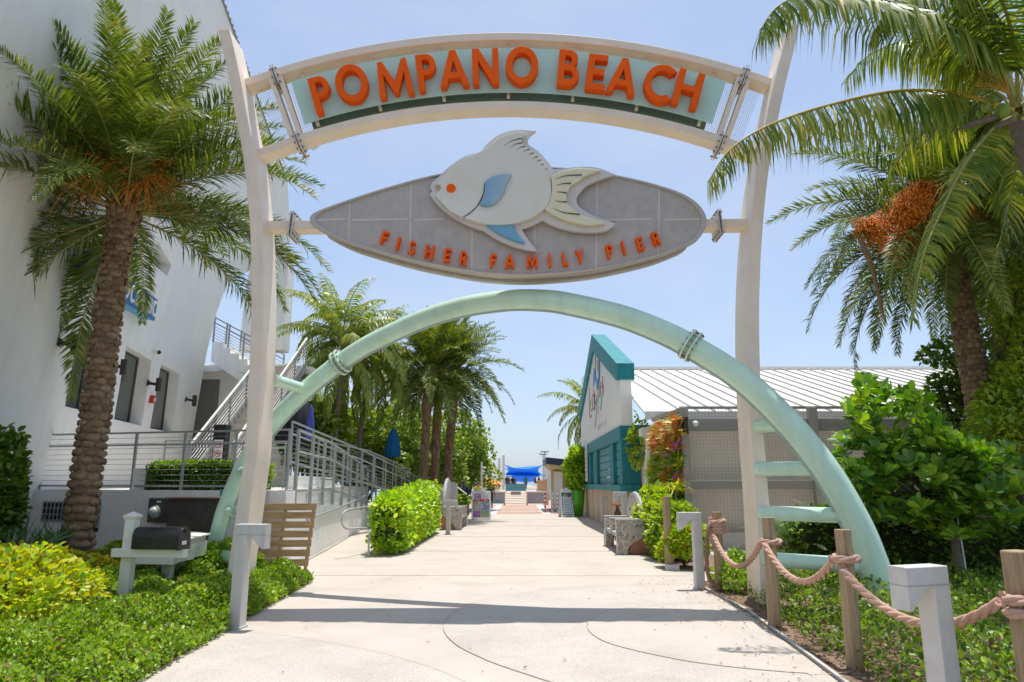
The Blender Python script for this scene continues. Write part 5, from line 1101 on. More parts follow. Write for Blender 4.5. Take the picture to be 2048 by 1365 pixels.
# ================================================================ LONG WHITE ROOF BUILDING
RB = thing('metal_roof_building', 'long low building with a bright white standing seam metal roof behind the wire screen', 'building', (9, 24, 0))
zr = at(1400, 739, 27).z; ze = 3.55; yr, ye = 27., 19.6; xa, xb = TBX+.37, 22.
mb = MB(); mb.add([(xa, ye, ze), (xb, ye, ze), (xb, yr, zr), (xa, yr, zr), (xa, ye, ze-.06), (xb, ye, ze-.06), (xb, yr, zr-.06), (xa, yr, zr-.06)], [(0, 1, 2, 3), (7, 6, 5, 4), (0, 4, 5, 1), (1, 5, 6, 2), (2, 6, 7, 3), (3, 7, 4, 0)]); roof = mb.obj('roof', m_roofw, RB, 0, True)
mb = MB(); m_seam = M('seam_grey', (.46, .43, .38), .5, .1, 6)
x = xa+.15
while x < xb: mb.beam((x+.9, ye, ze+.028), (x, yr, zr+.028), .036, .05); x += .47
mb.obj('seam_row', m_seam, roof)
mb = MB(); mb.box(((xa+xb)/2, yr, zr+.03), (xb-xa, .30, .10)); mb.obj('ridge_cap', m_roofw, RB); mb = MB(); mb.box(((xa+xb)/2, ye-.06, ze-.10), (xb-xa, .12, .22)); mb.obj('fascia', m_whitep, RB)
mb = MB(); mb.box(((xa+xb)/2, 23.4, 1.6), (xb-xa-.4, 6.6, 3.2)); mb.obj('wall', m_screen, RB)
mb = MB(); mb.box((TBX+.62, 19.9, 3.0), (.7, .5, .22)); mb.obj('corbel', m_whitep, RB); mb = MB(); mb.tube(spline([(TBX+.72, 19.75, 2.9), (TBX+.66, 19.75, 2.6), (TBX+.5, 19.75, 2.35), (TBX+.42, 19.75, 2.0), (TBX+.45, 19.75, .9)], 5), .10, 8); mb.obj('curved_bracket', m_whitep, RB)
# ================================================================ TIMBER AND WIRE SCREEN
FY = 17.42; FX0 = 4.04; FX1 = 15.0
FS = thing('wire_screen', 'grey timber framed wire mesh screen in front of the beige wall', 'fence', (9, FY, 0))
zt = at(1400, 815, FY).z; zm = at(1400, 970, FY).z; zu = at(1400, 850, FY).z
mb = MB(); mb.box(((FX0+FX1)/2, FY+.1, zu), (FX1-FX0, .10, .30)); mb.box(((FX0+FX1)/2, FY+.1, zm), (FX1-FX0, .10, .20)); mb.obj('rail', m_fwoodx, FS, .006)
mb = MB(); mb.box(((FX0+FX1)/2, FY+.1, zt), (FX1-FX0, .05, .07)); mb.obj('top_rail', m_fwoodx, FS, .004)
for k, x in enumerate((FX0+.09, 7.35, 10.7, 13.9)): mb = MB(); mb.box((x, FY+.04, zt/2), (.20, .20, zt)); mb.obj('post', m_fwood, FS, .008)
mb = MB(); mb.box((FX0-.25, 19.4, zt/2-.2), (.14, .14, zt-.4)); mb.obj('post', m_fwood, FS, .008)
mb = MB(); mb.beam((FX0+.02, FY+.12, zt-.06), (FX0-.3, 19.5, zt-.12), .08, .10); mb.beam((FX0+.02, FY+.12, zu-.1), (FX0-.3, 19.5, zu-.2), .08, .2); mb.obj('side_rail', m_fwood, FS)
mb = MB(); n = int((FX1-FX0)/.085)
for i in range(n): x = FX0+.2+i*.085; mb.beam((x, FY+.02, .42), (x, FY+.02, zt), .0045, .0045, (0, 1, 0))
for k in range(36): z = .42+k*.085; mb.beam((FX0+.1, FY+.03, z), (FX1, FY+.03, z), .0045, .0045, (0, 1, 0))
mb.obj('wire_mesh', m_wire, FS)
mb = MB()
for i in range(20): f_ = i/19; mb.beam((FX0-.3*f_, FY+.15+2*f_, 2.5), (FX0-.3*f_, FY+.15+2*f_, zt-.1), .006, .006, (0, 1, 0))
for k in range(9): z = 2.6+k*.09; mb.beam((FX0, FY+.15, z), (FX0-.3, FY+2.1, z-.06), .006, .006)
mb.obj('side_mesh', m_wire, FS)
mb = MB(); mb.box(((FX0+FX1)/2+.1, FY+.42, zu/2+.25), (FX1-FX0, .05, zu-.5)); mb.obj('shade_cloth', m_screen, FS)
mb = MB(); mb.box(((FX0+FX1)/2, FY+.12, .2), (FX1-FX0+.1, .3, .42)); mb.obj('kerb_wall', m_conc, FS, .01)
mb = MB()
for k in range(5): mb.beam((FX0+.35, FY+.375, zm+.16+k*.065), (7.0, FY+.375, zm+.16+k*.065), .02, .022)
mb.obj('light_slat', m_roofw, FS)
q = at(1371, 851, FY-.14); t = thing('wall_light', 'bronze tube wall light on the grey timber corner post of the wire screen', 'lamp', q, 'cylinder wall lights'); MB().tube([q-Vector((0, 0, .2)), q+Vector((0, 0, .2))], .07, 12).obj('lamp_tube', m_brown, t); mb = MB(); mb.box(q+Vector((-.13, .05, -.04)), (.07, .09, .24)); mb.box(q+Vector((-.06, .09, 0)), (.12, .06, .08)); mb.obj('bracket', m_brown, t)
q = at(1391, 848, FY-.1); t = thing('globe_lamp', 'small white globe hanging on the wire screen beside the corner post', 'lamp', q); MB().ball(q, .075, 14).obj('globe', m_signw, t); MB().tube([q, q+Vector((0, .15, .08))], .012, 6).obj('arm', m_zinc, t)
# ================================================================ BENCHES WITH BROKEN TILE MOSAIC
m_mos = bpy.data.materials.new('broken_tile_mosaic'); m_mos.use_nodes = True; _t = m_mos.node_tree; _b = _t.nodes['Principled BSDF']; _tc = nd(_t, 'ShaderNodeTexCoord')
_v = nd(_t, 'ShaderNodeTexVoronoi', feature='DISTANCE_TO_EDGE'); _v.inputs['Scale'].default_value = 22; _c = nd(_t, 'ShaderNodeTexVoronoi'); _c.inputs['Scale'].default_value = 22
_r = nd(_t, 'ShaderNodeValToRGB'); _r.color_ramp.interpolation = 'CONSTANT'; e = _r.color_ramp.elements; e[0].color = (.52, .47, .42, 1); e[1].position = .5; e[1].color = (.60, .57, .53, 1); q_ = e.new(.75); q_.color = (.42, .33, .27, 1)
_s = nd(_t, 'ShaderNodeMath', operation='GREATER_THAN'); _s.inputs[1].default_value = .06; _m = nd(_t, 'ShaderNodeMix', data_type='RGBA'); _m.inputs[6].default_value = (.12, .10, .085, 1)
_t.links.new(_tc.outputs['Object'], _v.inputs[0]); _t.links.new(_tc.outputs['Object'], _c.inputs[0]); _t.links.new(_c.outputs['Color'], _r.inputs[0]); _t.links.new(_v.outputs[0], _s.inputs[0]); _t.links.new(_s.outputs[0], _m.inputs[0]); _t.links.new(_r.outputs[0], _m.inputs[7]); _t.links.new(_m.outputs[2], _b.inputs['Base Color']); _b.inputs['Roughness'].default_value = .3
m_terra = M('terracotta', (.33, .15, .09), .8, .2, 8); m_seat = M('seat_concrete', (.40, .42, .42), .75, .08, 5)
def bench(x, y, sg, L, label, back=True, bh=1.30):
    """sg: +1 bench faces -x (stands right of the path)"""
    t = thing('mosaic_bench', label, 'bench', (x, y, 0), 'mosaic benches beside the path'); X = lambda d: x+sg*d
    mb = MB(); mb.box((X(.30), y+L/2, .42), (.56, L-.1, .09)); mb.obj('seat', m_seat, t, .01)
    for k, yy in enumerate((y, y+L*.42, y+L*.84)):
        if k == 0: pts = [(X(.02), 0), (X(.24), 0), (X(.27), .16), (X(.36), .25), (X(.55), .34), (X(.66), .50), (X(.70), .62), (X(.70), .76), (X(0), .76), (X(0), .0)][:-1]+[(X(0), .4)]
        else: pts = [(X(.0), .40 if k == 1 else 0), (X(.18), .40 if k == 1 else 0), (X(.2), .34), (X(.62), .34), (X(.62), .72), (X(0), .72)]
        shape('end_panel', [pts], m_mos, XZ(yy), .16, t, .006)
        mb = MB(); mb.box((X(.34), yy+.08, .745 if k else .768), (.70, .17, .03)); mb.obj('arm_cap', m_conc, t, .006)
    sh_ = [(X(.30), .02), (X(.72), .02), (X(.78), .3), (X(.76), .6), (X(.66), .5), (X(.55), .34), (X(.36), .25), (X(.29), .14)]; shape('terracotta_side', [sh_], m_terra, XZ(y+.03), .16, t, .006)
    mb = MB(); mb.box((X(.12), y+L-.12, .19), (.24, .2, .38)); mb.obj('leg', m_seat, t, .01)
    if back:
        n = 20; pts = [(y+.15+(L-.2)*(.5-.5*math.cos(math.pi*i/n)), .45+(bh-.45)*math.sin(math.pi*i/n)**.75) for i in range(n+1)]
        M_ = YZ(X(.60) if sg > 0 else X(.72)); shape('round_back', [pts], m_mos, M_, .12, t, .006); mb = MB(); mb.tube([(X(.66), a_, b_+.01) for a_, b_ in pts], .05, 6); mb.obj('back_rim', m_seat, t)
    # a small fish in relief on the near end panel
    c_ = Vector((X(.34), y-.006, .53)); mb = MB(); A_ = [c_+Vector((.17*math.cos(k*.524)*sg, 0, .085*math.sin(k*.524))) for k in range(12)]+[]; mb.add(A_+[p+Vector((0, .02, 0)) for p in A_], [tuple(range(12)), tuple(range(23, 11, -1))]+[(i, (i+1) % 12, 12+(i+1) % 12, 12+i) for i in range(12)])
    B_ = [c_+Vector((sg*.15, 0, 0)), c_+Vector((sg*.27, 0, .09)), c_+Vector((sg*.24, 0, -.06))]; mb.add(B_+[p+Vector((0, .02, 0)) for p in B_], [(0, 1, 2), (5, 4, 3), (0, 3, 4, 1), (1, 4, 5, 2), (2, 5, 3, 0)]); mb.obj('fish_relief', M('relief_pale', (.46, .40, .36), .5, .1, 8), t, 0, True)
    return t
bench(2.18, 16.2, 1, 2.5, 'mosaic bench with a round back and terracotta side right of the path', True, 1.32)
bench(-1.98, 24.3, -1, 2.6, 'mosaic bench half hidden by the yellow hedge left of the path', True, 1.7)
# fire valve behind the bench
q = at(1232, 1040, 20.3); vx, vy = q.x+.05, 20.3; t = thing('fire_valve', 'brown fire hydrant valve with a red hand wheel behind the bench', 'valve', (vx, vy, 0)); m_val = M('valve_brown', (.10, .06, .045), .6, .3, 14, metal=.3)
MB().lathe((vx, vy, 0), [(.10, 0), (.10, .5), (.16, .52), (.16, .58), (.09, .60), (.11, .72), (.07, .80), (.05, .84), (.045, .95), (0, .96)], 14).obj('body', m_val, t); MB().tube([(vx-.28, vy, .5), (vx+.28, vy, .5)], .07, 10).obj('pipe_arm', m_val, t); MB().tube([(vx-.36, vy, .5), (vx-.26, vy, .5)], .085, 10).obj('hose_cap', m_signw, t)
mb = MB(); mb.tube([(vx+.16*math.cos(k*.5236), vy+.16*math.sin(k*.5236), .97) for k in range(12)], .018, 6, False, True); mb.beam((vx-.15, vy, .97), (vx+.15, vy, .97), .02, .02); mb.beam((vx, vy-.15, .97), (vx, vy+.15, .97), .02, .02); mb.obj('hand_wheel', M('wheel_red', (.28, .05, .04), .6), t)
# timber pile in the bush
q = at(1337, 1117, 13.6); t = thing('timber_pile', 'round pale timber stake standing in the yellow bush', 'post', (q.x, 13.6, 0)); MB().tube([(q.x-.02*k/6+.02, 13.6, -.05+1.38*k/6) for k in range(7)], [.092-.004*k for k in range(7)], 14).obj('pile', m_post, t)
mb = MB(); mb.box((q.x+.03, 13.45, .05), (.24, .14, .10)); mb.obj('footing', m_bollard, t)
# green planter
q = at(1160, 1033, 34.0); gx = q.x; gx_pot = gx; t = thing('tall_planter', 'tall glossy lime green planter pot beside the teal building', 'planter', (gx-.15, 34, 0)); MB().lathe((gx-.15, 34, 0), [(0, .01), (.30, .01), (.42, 1.22), (.40, 1.24), (.36, 1.20), (.34, 1.1), (0, 1.1)], 24).obj('pot', M('lime_glaze', (.10, .42, .02), .15, .05, 3, coat=.5), t)
# ================================================================ A-FRAME BOARDS
m_food1, m_food2, m_food3 = M('picture_green', (.20, .40, .12), .5, .8, 14, c2=(.55, .50, .42)), M('picture_dish', (.45, .25, .12), .5, .9, 12, c2=(.25, .32, .45)), M('picture_plate', (.50, .46, .38), .5, .6, 14, c2=(.22, .36, .15))
m_mag, m_redb, m_navy, m_lblue = M('poster_magenta', (.36, .04, .32), .5, .05), M('poster_red', (.62, .06, .06), .5, .05), M('poster_navy', (.02, .10, .30), .5, .1), M('poster_pale', (.58, .68, .76), .5, .05)
def aframe(name, label, x, y, w, h, rz, spread=.55):
    t = thing(name, label, 'sandwich board', (x, y, 0)); Rz = Matrix.Rotation(rz, 4, 'Z'); T = Matrix.Translation((x, y, 0)); an = math.atan2(spread/2, h)
    return t, [T @ Rz @ Matrix.Translation((0, -spread/2*s, 0)) @ Matrix.Rotation(-an*s, 4, 'X') @ XZ(0) for s in (1, -1)]
t, mm = aframe('menu_board', 'white sandwich board with a magenta LUNCH heading and food pictures', at(962, 1040, 31).x, 31.1, .84, 1.22, .05)
w, h = .84, 1.24
for s, m_ in enumerate(mm):
    loops = [[(-w/2, .06), (-w/2+.06, 0), (-w/2+.16, 0), (-w/2+.19, .05), (w/2-.19, .05), (w/2-.16, 0), (w/2-.06, 0), (w/2, .06), (w/2, h-.04), (w/2-.05, h), (.2, h), (.13, h+.06), (-.13, h+.06), (-.2, h), (-w/2+.05, h), (-w/2, h-.04)]]
    fr_ = shape('board', loops, m_signw, m_, .04, t, .006)
m_ = mm[0]
def panel(name, x0, x1, z0, z1, mat, d=.004, m_=None, par=None): return shape(name, [[(x0, z0), (x1, z0), (x1, z1), (x0, z1)]], mat, (m_ or mm[0]) @ Matrix.Translation((0, 0, -d)), .003, par or t)
panel('heading_block', -.30, -.01, .93, 1.13, m_mag); panel('red_strip', -.36, .35, .79, .90, m_redb); panel('picture', -.36, .0, .40, .78, m_food1); panel('picture', .02, .36, .40, .78, m_food2); panel('heading_block', -.34, -.02, .12, .38, m_mag); panel('picture', .0, .35, .12, .38, m_food3)
tl, tr, br, bl = [np.array(c) for c in ((-.28, 1.10), (-.03, 1.10), (-.03, 1.0), (-.28, 1.0))]; text_on('L', 0, .12, 0, 1, m_signw, m_ @ Matrix.Translation((0, 0, -.008)), .003, t, tl, tr, br, bl)
# U built from an arc
U_ = [(-.235+a_*.045, 1.0+b_*.1) for a_, b_ in [(0, 1), (0, .3)]+arc(.5, .35, .5, .35, 180, 360, 8)+[(1, 1), (.68, 1), (.68, .35)]+arc(.5, .36, .2, .16, 360, 180, 6)+[(.32, 1)]]
shape('letter', [U_], m_signw, m_ @ Matrix.Translation((0, 0, -.008)), .003, t); text_on('NCH', .36, .98, 0, 1, m_signw, m_ @ Matrix.Translation((0, 0, -.008)), .003, t, tl, tr, br, bl)
for z in (.97, .955): panel('text_line', -.28, -.04, z-.004, z+.002, m_signw, .008)
for z in (1.08, 1.03, .98): panel('text_line', .04, .32, z-.006, z+.004, m_boardgrey, .005)
for x0, x1 in ((-.24, -.05), (.10, .28)): panel('text_line', x0, x1, .825, .865, M('strip_pale', (.75, .45, .42), .5), .008)
for k in range(5): panel('text_line', -.31, -.06, .33-k*.035, .345-k*.035, M('strip_lilac', (.62, .40, .60), .5), .008)
t, mm = aframe('events_board', 'white sandwich board with a blue bordered list beside the green planter', at(1133, 1033, 33.4).x, 33.5, .56, 1.28, .22); w, h = .56, 1.30
for s, m_ in enumerate(mm): shape('board', [[(-w/2-.03, 0), (-w/2+.09, 0), (-w/2+.11, .05), (w/2-.11, .05), (w/2-.09, 0), (w/2+.03, 0), (w/2-.04, h-.03), (.1, h), (.08, h+.06), (-.08, h+.06), (-.1, h), (-w/2+.04, h-.03)]], m_signw, m_, .04, t, .006)
panel('blue_border', -.24, .24, .10, 1.14, m_navy); panel('list_panel', -.21, .21, .14, .98, m_lblue, .007); panel('picture', -.16, .02, .95, 1.09, c_g, .010); panel('picture', .04, .17, .92, 1.06, c_r, .010)
for k in range(6): panel('text_line', -.15, .15, .20+k*.115, .24+k*.115, M('list_text', (.25, .32, .42), .5), .010)
# ================================================================ SIGN LECTERN AND THE MAN READING IT
q = at(935, 1028.7, 33.5); mx_, my_ = q.x, 33.5
t = thing('information_panel', 'slanted white information panel on a white column beside the man in a cap', 'sign', (mx_-.75, 33.3, 0))
mb = MB(); rt = Matrix.Rotation(.62, 3, 'Y'); mb.box((mx_-.42, 33.2, 1.33), (.98, .7, .045), rt); mb.obj('slanted_board', m_roofw, t, .006); mb = MB(); mb.box((mx_-.42, 33.2, 1.355), (.9, .62, .01), rt); mb.obj('printed_face', m_lblue, t)
mb = MB(); mb.box((mx_-.55, 33.3, .62), (.14, .3, 1.24)); mb.obj('column', m_bollard, t, .01)
t = thing('white_cabinet', 'pale rounded cabinet partly hidden behind the yellow hedge', 'cabinet', (-3.0, 27.8, 0)); shape('cabinet', [[(-3.3, 0), (-2.55, 0), (-2.5, 1.55), (-2.75, 1.62), (-3.2, 1.35), (-3.4, .8)]], M('cabinet_pale', (.55, .52, .48), .7, .08, 5), XZ(27.8), .6, t, .02)
m_skin, m_skin2 = M('skin_brown', (.20, .10, .06), .55, .08, 12), M('skin_light', (.48, .27, .19), .55, .08, 12)
def person(label, base, pose, cols, h=1.72, rz=0., group=None, hair=(.03, .02, .015), cap=None, skin=None):
    """one skinned surface grown on a jointed skeleton; the colour of each face follows its bone"""
    J = dict(pelvis=(0, 0, .53), waist=(0, 0, .61), chest=(0, 0, .73), neck=(0, -.005, .835), chin=(0, -.02, .875), crown=(0, -.012, .955),
             shL=(-.105, 0, .80), shR=(.105, 0, .80), elL=(-.135, -.01, .63), elR=(.135, -.01, .63), wrL=(-.145, -.05, .49), wrR=(.145, -.05, .49), haL=(-.145, -.065, .43), haR=(.145, -.065, .43),
             hiL=(-.055, 0, .50), hiR=(.055, 0, .50), knL=(-.06, -.01, .28), knR=(.06, -.01, .28), anL=(-.06, .01, .045), anR=(.06, .01, .045), toL=(-.065, -.09, .02), toR=(.065, -.09, .02)); J.update(pose)
    Rd = dict(pelvis=.082, waist=.070, chest=.088, neck=.034, chin=.043, crown=.050, shL=.042, shR=.042, elL=.027, elR=.027, wrL=.018, wrR=.018, haL=.022, haR=.022, hiL=.056, hiR=.056, knL=.038, knR=.038, anL=.024, anR=.024, toL=.022, toR=.022)
    E = [('pelvis', 'waist', 0), ('waist', 'chest', 0), ('chest', 'neck', 0), ('neck', 'chin', 2), ('chin', 'crown', 2), ('chest', 'shL', 0), ('shL', 'elL', 0), ('elL', 'wrL', 2), ('wrL', 'haL', 2), ('chest', 'shR', 0), ('shR', 'elR', 0), ('elR', 'wrR', 2), ('wrR', 'haR', 2),
         ('pelvis', 'hiL', 1), ('hiL', 'knL', 1), ('knL', 'anL', 3), ('anL', 'toL', 4), ('pelvis', 'hiR', 1), ('hiR', 'knR', 1), ('knR', 'anR', 3), ('anR', 'toR', 4)]
    nm = list(J); ix = {k: i for i, k in enumerate(nm)}; me = bpy.data.meshes.new('p'); me.from_pydata([Vector(J[k])*h for k in nm], [(ix[a], ix[b]) for a, b, _ in E], [])
    o = bpy.data.objects.new('p', me); COL.objects.link(o); sk = o.modifiers.new('s', 'SKIN'); sv = me.skin_vertices[0].data
    for k in nm: sv[ix[k]].radius = (Rd[k]*h*(1.12 if k in ('chest', 'pelvis', 'waist') else 1), Rd[k]*h*(.85 if k in ('chest', 'waist') else 1)); sv[ix[k]].use_root = (k == 'pelvis')
    ss = o.modifiers.new('u', 'SUBSURF'); ss.levels = 2; ss.render_levels = 2
    dg = bpy.context.evaluated_depsgraph_get(); m2 = bpy.data.meshes.new_from_object(o.evaluated_get(dg)); bpy.data.objects.remove(o)
    # fingers: five unequal chains from each palm, part of the same mesh
    mb = MB()
    for s in ('L', 'R'):
        w_ = Vector(J['wr'+s])*h; p_ = Vector(J['ha'+s])*h; d = (p_-w_).normalized(); sd = d.cross(Vector((0, 1, .2))).normalized()
        for k, (of, ln) in enumerate(((-.024, .062), (-.008, .072), (.008, .068), (.024, .052))): a_ = p_+d*.012+sd*of; mb.tube([a_, a_+d*ln*.55, a_+d*ln+Vector((0, -.015, 0))], [.009, .008, .005], 6)
        a_ = p_-d*.02+sd*-.028; mb.tube([a_, a_-sd*.02+d*.025, a_-sd*.022+d*.052], [.010, .009, .006], 6)
    # nose, ears
    hc = (Vector(J['chin'])+Vector(J['crown']))*.5*h; mb.ball(hc+Vector((0, -.088, -.012)), .014, 6); mb.ball(hc+Vector((.078, 0, -.005)), .018, 6, (.5, 1, 1.5)); mb.ball(hc+Vector((-.078, 0, -.005)), .018, 6, (.5, 1, 1.5))
    v = [tuple(x.co) for x in m2.vertices]; f = [list(p.vertices) for p in m2.polygons]; nb = len(v); nf = len(f); v += mb.v; f += [[i+nb for i in q] for q in mb.f]
    me = bpy.data.meshes.new('body'); me.from_pydata(v, [], f); sk_ = skin or m_skin; ms = [cols[0], cols[1], sk_, cols[2] if len(cols) > 2 else sk_, cols[3] if len(cols) > 3 else m_dark]
    for m in ms: me.materials.append(m)
    def sd_(p, a, b): t = max(0, min(1, (p-a).dot(b-a)/(b-a).length_squared)); return (p-a-(b-a)*t).length
    for i, p in enumerate(me.polygons):
        p.use_smooth = True
        if i >= nf: p.material_index = 2; continue
        c = p.center; p.material_index = min(((sd_(c, Vector(J[a])*h, Vector(J[b])*h)/max(.02, (Rd[a]+Rd[b])*h/2), k) for a, b, k in E))[1]
    bpy.data.meshes.remove(m2); t = thing('person', label, 'person', base, group, rz); ob = bpy.data.objects.new('body', me); COL.objects.link(ob); ob.parent = t; ORG[ob.name] = Vector((0, 0, 0))
    mb = MB(); mb.ball(hc+Vector((0, .014, .035)), .098, 12, (.92, 1.0, .85)); mb.obj('hair', M('hair', hair, .7), t, local=True)
    mb = MB(); mb.ball(hc+Vector((.03, -.083, .012)), .011, 6); mb.ball(hc+Vector((-.03, -.083, .012)), .011, 6); mb.obj('eyes', m_dark, t, local=True)
    mb = MB(); mb.ball(hc+Vector((0, -.082, -.05)), .016, 6, (1.4, .5, .4)); mb.obj('mouth', M('lips', (.25, .08, .07), .6), t, local=True)
    if cap: mb = MB(); mb.ball(hc+Vector((0, 0, .05)), .105, 12, (.95, 1.05, .72)); mb.box(hc+Vector((0, -.12, .045)), (.15, .12, .018)); mb.obj('cap', cap, t, local=True)
    return t
cl = lambda n, c: M(n, c, .85, .12, 9)
person('man in a black cap, navy shirt and dark shorts bending over the information panel', (mx_, my_, 0), dict(waist=(0, -.02, .62), chest=(0, -.07, .73), neck=(0, -.11, .825), chin=(0, -.15, .855), crown=(0, -.165, .935), shL=(-.105, -.07, .80), shR=(.105, -.07, .80), elL=(-.12, -.16, .66), elR=(.12, -.16, .66), wrL=(-.06, -.24, .72), wrR=(.06, -.24, .72), haL=(-.03, -.27, .76), haR=(.03, -.27, .76)), (cl('navy_shirt', (.025, .03, .05)), cl('dark_shorts', (.03, .03, .045))), 1.74, -1.2, cap=m_dark)
q = at(955, 1030, 36.5); person('woman with brown hair and a yellow top standing behind the menu board', (q.x, 36.5, 0), {}, (cl('yellow_top', (.55, .42, .05)), cl('brown_skirt', (.12, .08, .06))), 1.66, .6, hair=(.12, .05, .03), skin=m_skin2)
# ================================================================ PIER
PR = thing('pier_ramp_wall', 'low concrete and picket ramp walls leading up to the pier', 'wall', (-.2, 55, 0))
PZ = .72; xl, xr = -2.35, 1.95
for x in (xl, xr):
    mb = MB(); mb.add([(x-.1, 51, -.05), (x+.1, 51, -.05), (x+.1, 80, -.05), (x-.1, 80, -.05), (x-.1, 51, .9), (x+.1, 51, .9), (x+.1, 80, PZ+.15), (x-.1, 80, PZ+.15)], [(3, 2, 1, 0), (4, 5, 6, 7), (0, 1, 5, 4), (1, 2, 6, 5), (2, 3, 7, 6), (3, 0, 4, 7)]); mb.obj('parapet', m_beige, PR)
    mb = MB()
    for k in range(58): yy = 51+k*.5; zz = .9+(PZ-.9+.15)*k/58; mb.box((x, yy, zz+.42), (.05, .12, .85))
    mb.beam((x, 51, 1.75), (x, 80, PZ+1.0), .14, .10); mb.obj('picket_rail', m_pallet, PR)
mb = MB(); mb.add([(xl, 51, .0), (xr, 51, .0), (xr, 76, PZ), (xl, 76, PZ), (xr+1, 76, PZ), (xl-1, 76, PZ), (xr+1, 240, PZ), (xl-1, 240, PZ)], [(0, 1, 2, 3), (5, 4, 6, 7)]); mb.obj('pier_deck', M('pier_boards', (.46, .38, .28), .9, .12, 3), kind='structure')
GT = thing('pier_gate', 'low gate with grey panels and a teal notice board before the pier ramp', 'gate', (-.2, 50.6, 0)); m_gp = M('gate_panel', (.30, .30, .31), .6, .15, 5)
for xa_, xb_ in ((-2.30, -1.05), (.45, 1.80)):
    mb = MB(); mb.box(((xa_+xb_)/2, 50.6, .5), (xb_-xa_, .08, .78)); p_ = mb.obj('panel', m_gp, GT, .01); mb = MB(); mb.box(((xa_+xb_)/2, 50.6, .93), (xb_-xa_+.2, .3, .07)); mb.obj('cap', m_roofw, GT)
    mb = MB(); mb.box((xa_+.06, 50.6, .46), (.12, .13, .92)); mb.box((xb_-.06, 50.6, .46), (.12, .13, .92)); mb.objs('frame_post', m_beige, GT)
mb = MB(); mb.box((-1.67, 50.54, .22), (.9, .03, .2)); mb.obj('teal_plate', m_tealpanel, GT); mb = MB()
for k in range(4): mb.box((-1.67, 50.55, .45+k*.11), (.7-.1*(k % 2), .02, .035)); mb.box((1.1, 50.55, .3+k*.14), (.8-.15*(k % 2), .02, .035))
mb.obj('plate_text', M('plate_text', (.42, .42, .43), .6), GT)
mb = MB()
for k in range(5): mb.box((-.3, 50.6, .12+k*.17), (1.4, .03, .03))
mb.obj('gate_bar', m_greysteel, GT); mb = MB(); mb.box((-.3, 50.5, .83), (.72, .03, .24)); mb.obj('plaque', m_gp, GT)
mb = MB(); mb.box((-.3, 50.4, 1.24), (1.46, .06, .5)); nb_ = mb.obj('notice_board', m_tealpanel, GT); mb = MB(); mb.box((-.3, 50.36, 1.24), (.02, .02, .5))
for xx in (-.8, -.45, -.05, .25):
    for zz in (1.14, 1.27, 1.38): mb.box((xx, 50.365, zz), (.2, .012, .03))
mb.obj('notice_text', M('notice_text', (.16, .40, .42), .6), nb_)
# shade sails, masts
m_sail = LEAF('blue_sail_cloth', [(.03, .27, .66), (.05, .34, .74)], .4, .5, .4)
def sail(label, y, dy, pL, pR, lL, lR, sag_):
    """two twisted tensioned cloths between four masts"""
    t = thing('shade_sail', label, 'awning', (0, y, 4)); n = 14
    for k, (a_, b_, c_, d2) in enumerate(((at(*pL, y), at(*pR, y+dy*.2), at(*lR, y+dy), at(*lL, y+dy*.9)),)):
        vs = []
        for i in range(n+1):
            for j in range(n+1):
                u, w = i/n, j/n; p = (a_*(1-u)+b_*u)*(1-w)+(d2*(1-u)+c_*u)*w
                uu = .5+(u-.5)*(1-.28*4*w*(1-w)); p = (a_*(1-uu)+b_*uu)*(1-w)+(d2*(1-uu)+c_*uu)*w; p.z -= sag_*4*u*(1-u)*(1-w) - sag_*.9*4*u*(1-u)*w; vs.append(p)
        mb = MB(); mb.add(vs, [(i*(n+1)+j, (i+1)*(n+1)+j, (i+1)*(n+1)+j+1, i*(n+1)+j+1) for i in range(n) for j in range(n)], True); o = mb.obj('cloth', m_sail, t); sd = o.modifiers.new('s', 'SOLIDIFY'); sd.thickness = .03
    return t
sail('large bright blue shade sail stretched over the pier entrance, nearest', 88, 7, (1008, 929), (1085, 930), (1002, 953), (1091, 954), .55)
sail('bright blue shade sail crossing low behind the nearest one', 92, 5, (1001, 950), (1092, 952), (1008, 938), (1084, 932), .05)
sail('farther blue shade sail over the pier deck with a raised middle', 112, 6, (1018, 953), (1079, 953), (1021, 961), (1074, 962), -.25)
for px, top, yy, lb in ((998.5, 918, 88, 'tall grey mast left of the blue shade sails, outer one'), (1007, 912, 86, 'tall pale mast at the left corner of the nearest blue sail'), (1016.5, 950, 110, 'short mast at the left corner of the farther blue sail'), (1094, 936, 88, 'grey mast at the right corner of the nearest blue sail'), (1099, 940, 92, 'mast right of the blue sails with a small blue banner')):
    p = at(px, top, yy); t = thing('mast', lb, 'mast', (p.x, yy, 0), 'masts of the shade sails'); MB().tube([(p.x, yy, -1), (p.x, yy, p.z)], [.20, .15], 10).obj('pole', m_bollard, t); MB().ball((p.x, yy, p.z), .19, 8).obj('finial', m_bollard, t)
    if px == 1099: mb = MB(); mb.box((p.x-.45, yy, p.z-1.9), (.8, .03, .35)); mb.obj('banner', m_blue, t)
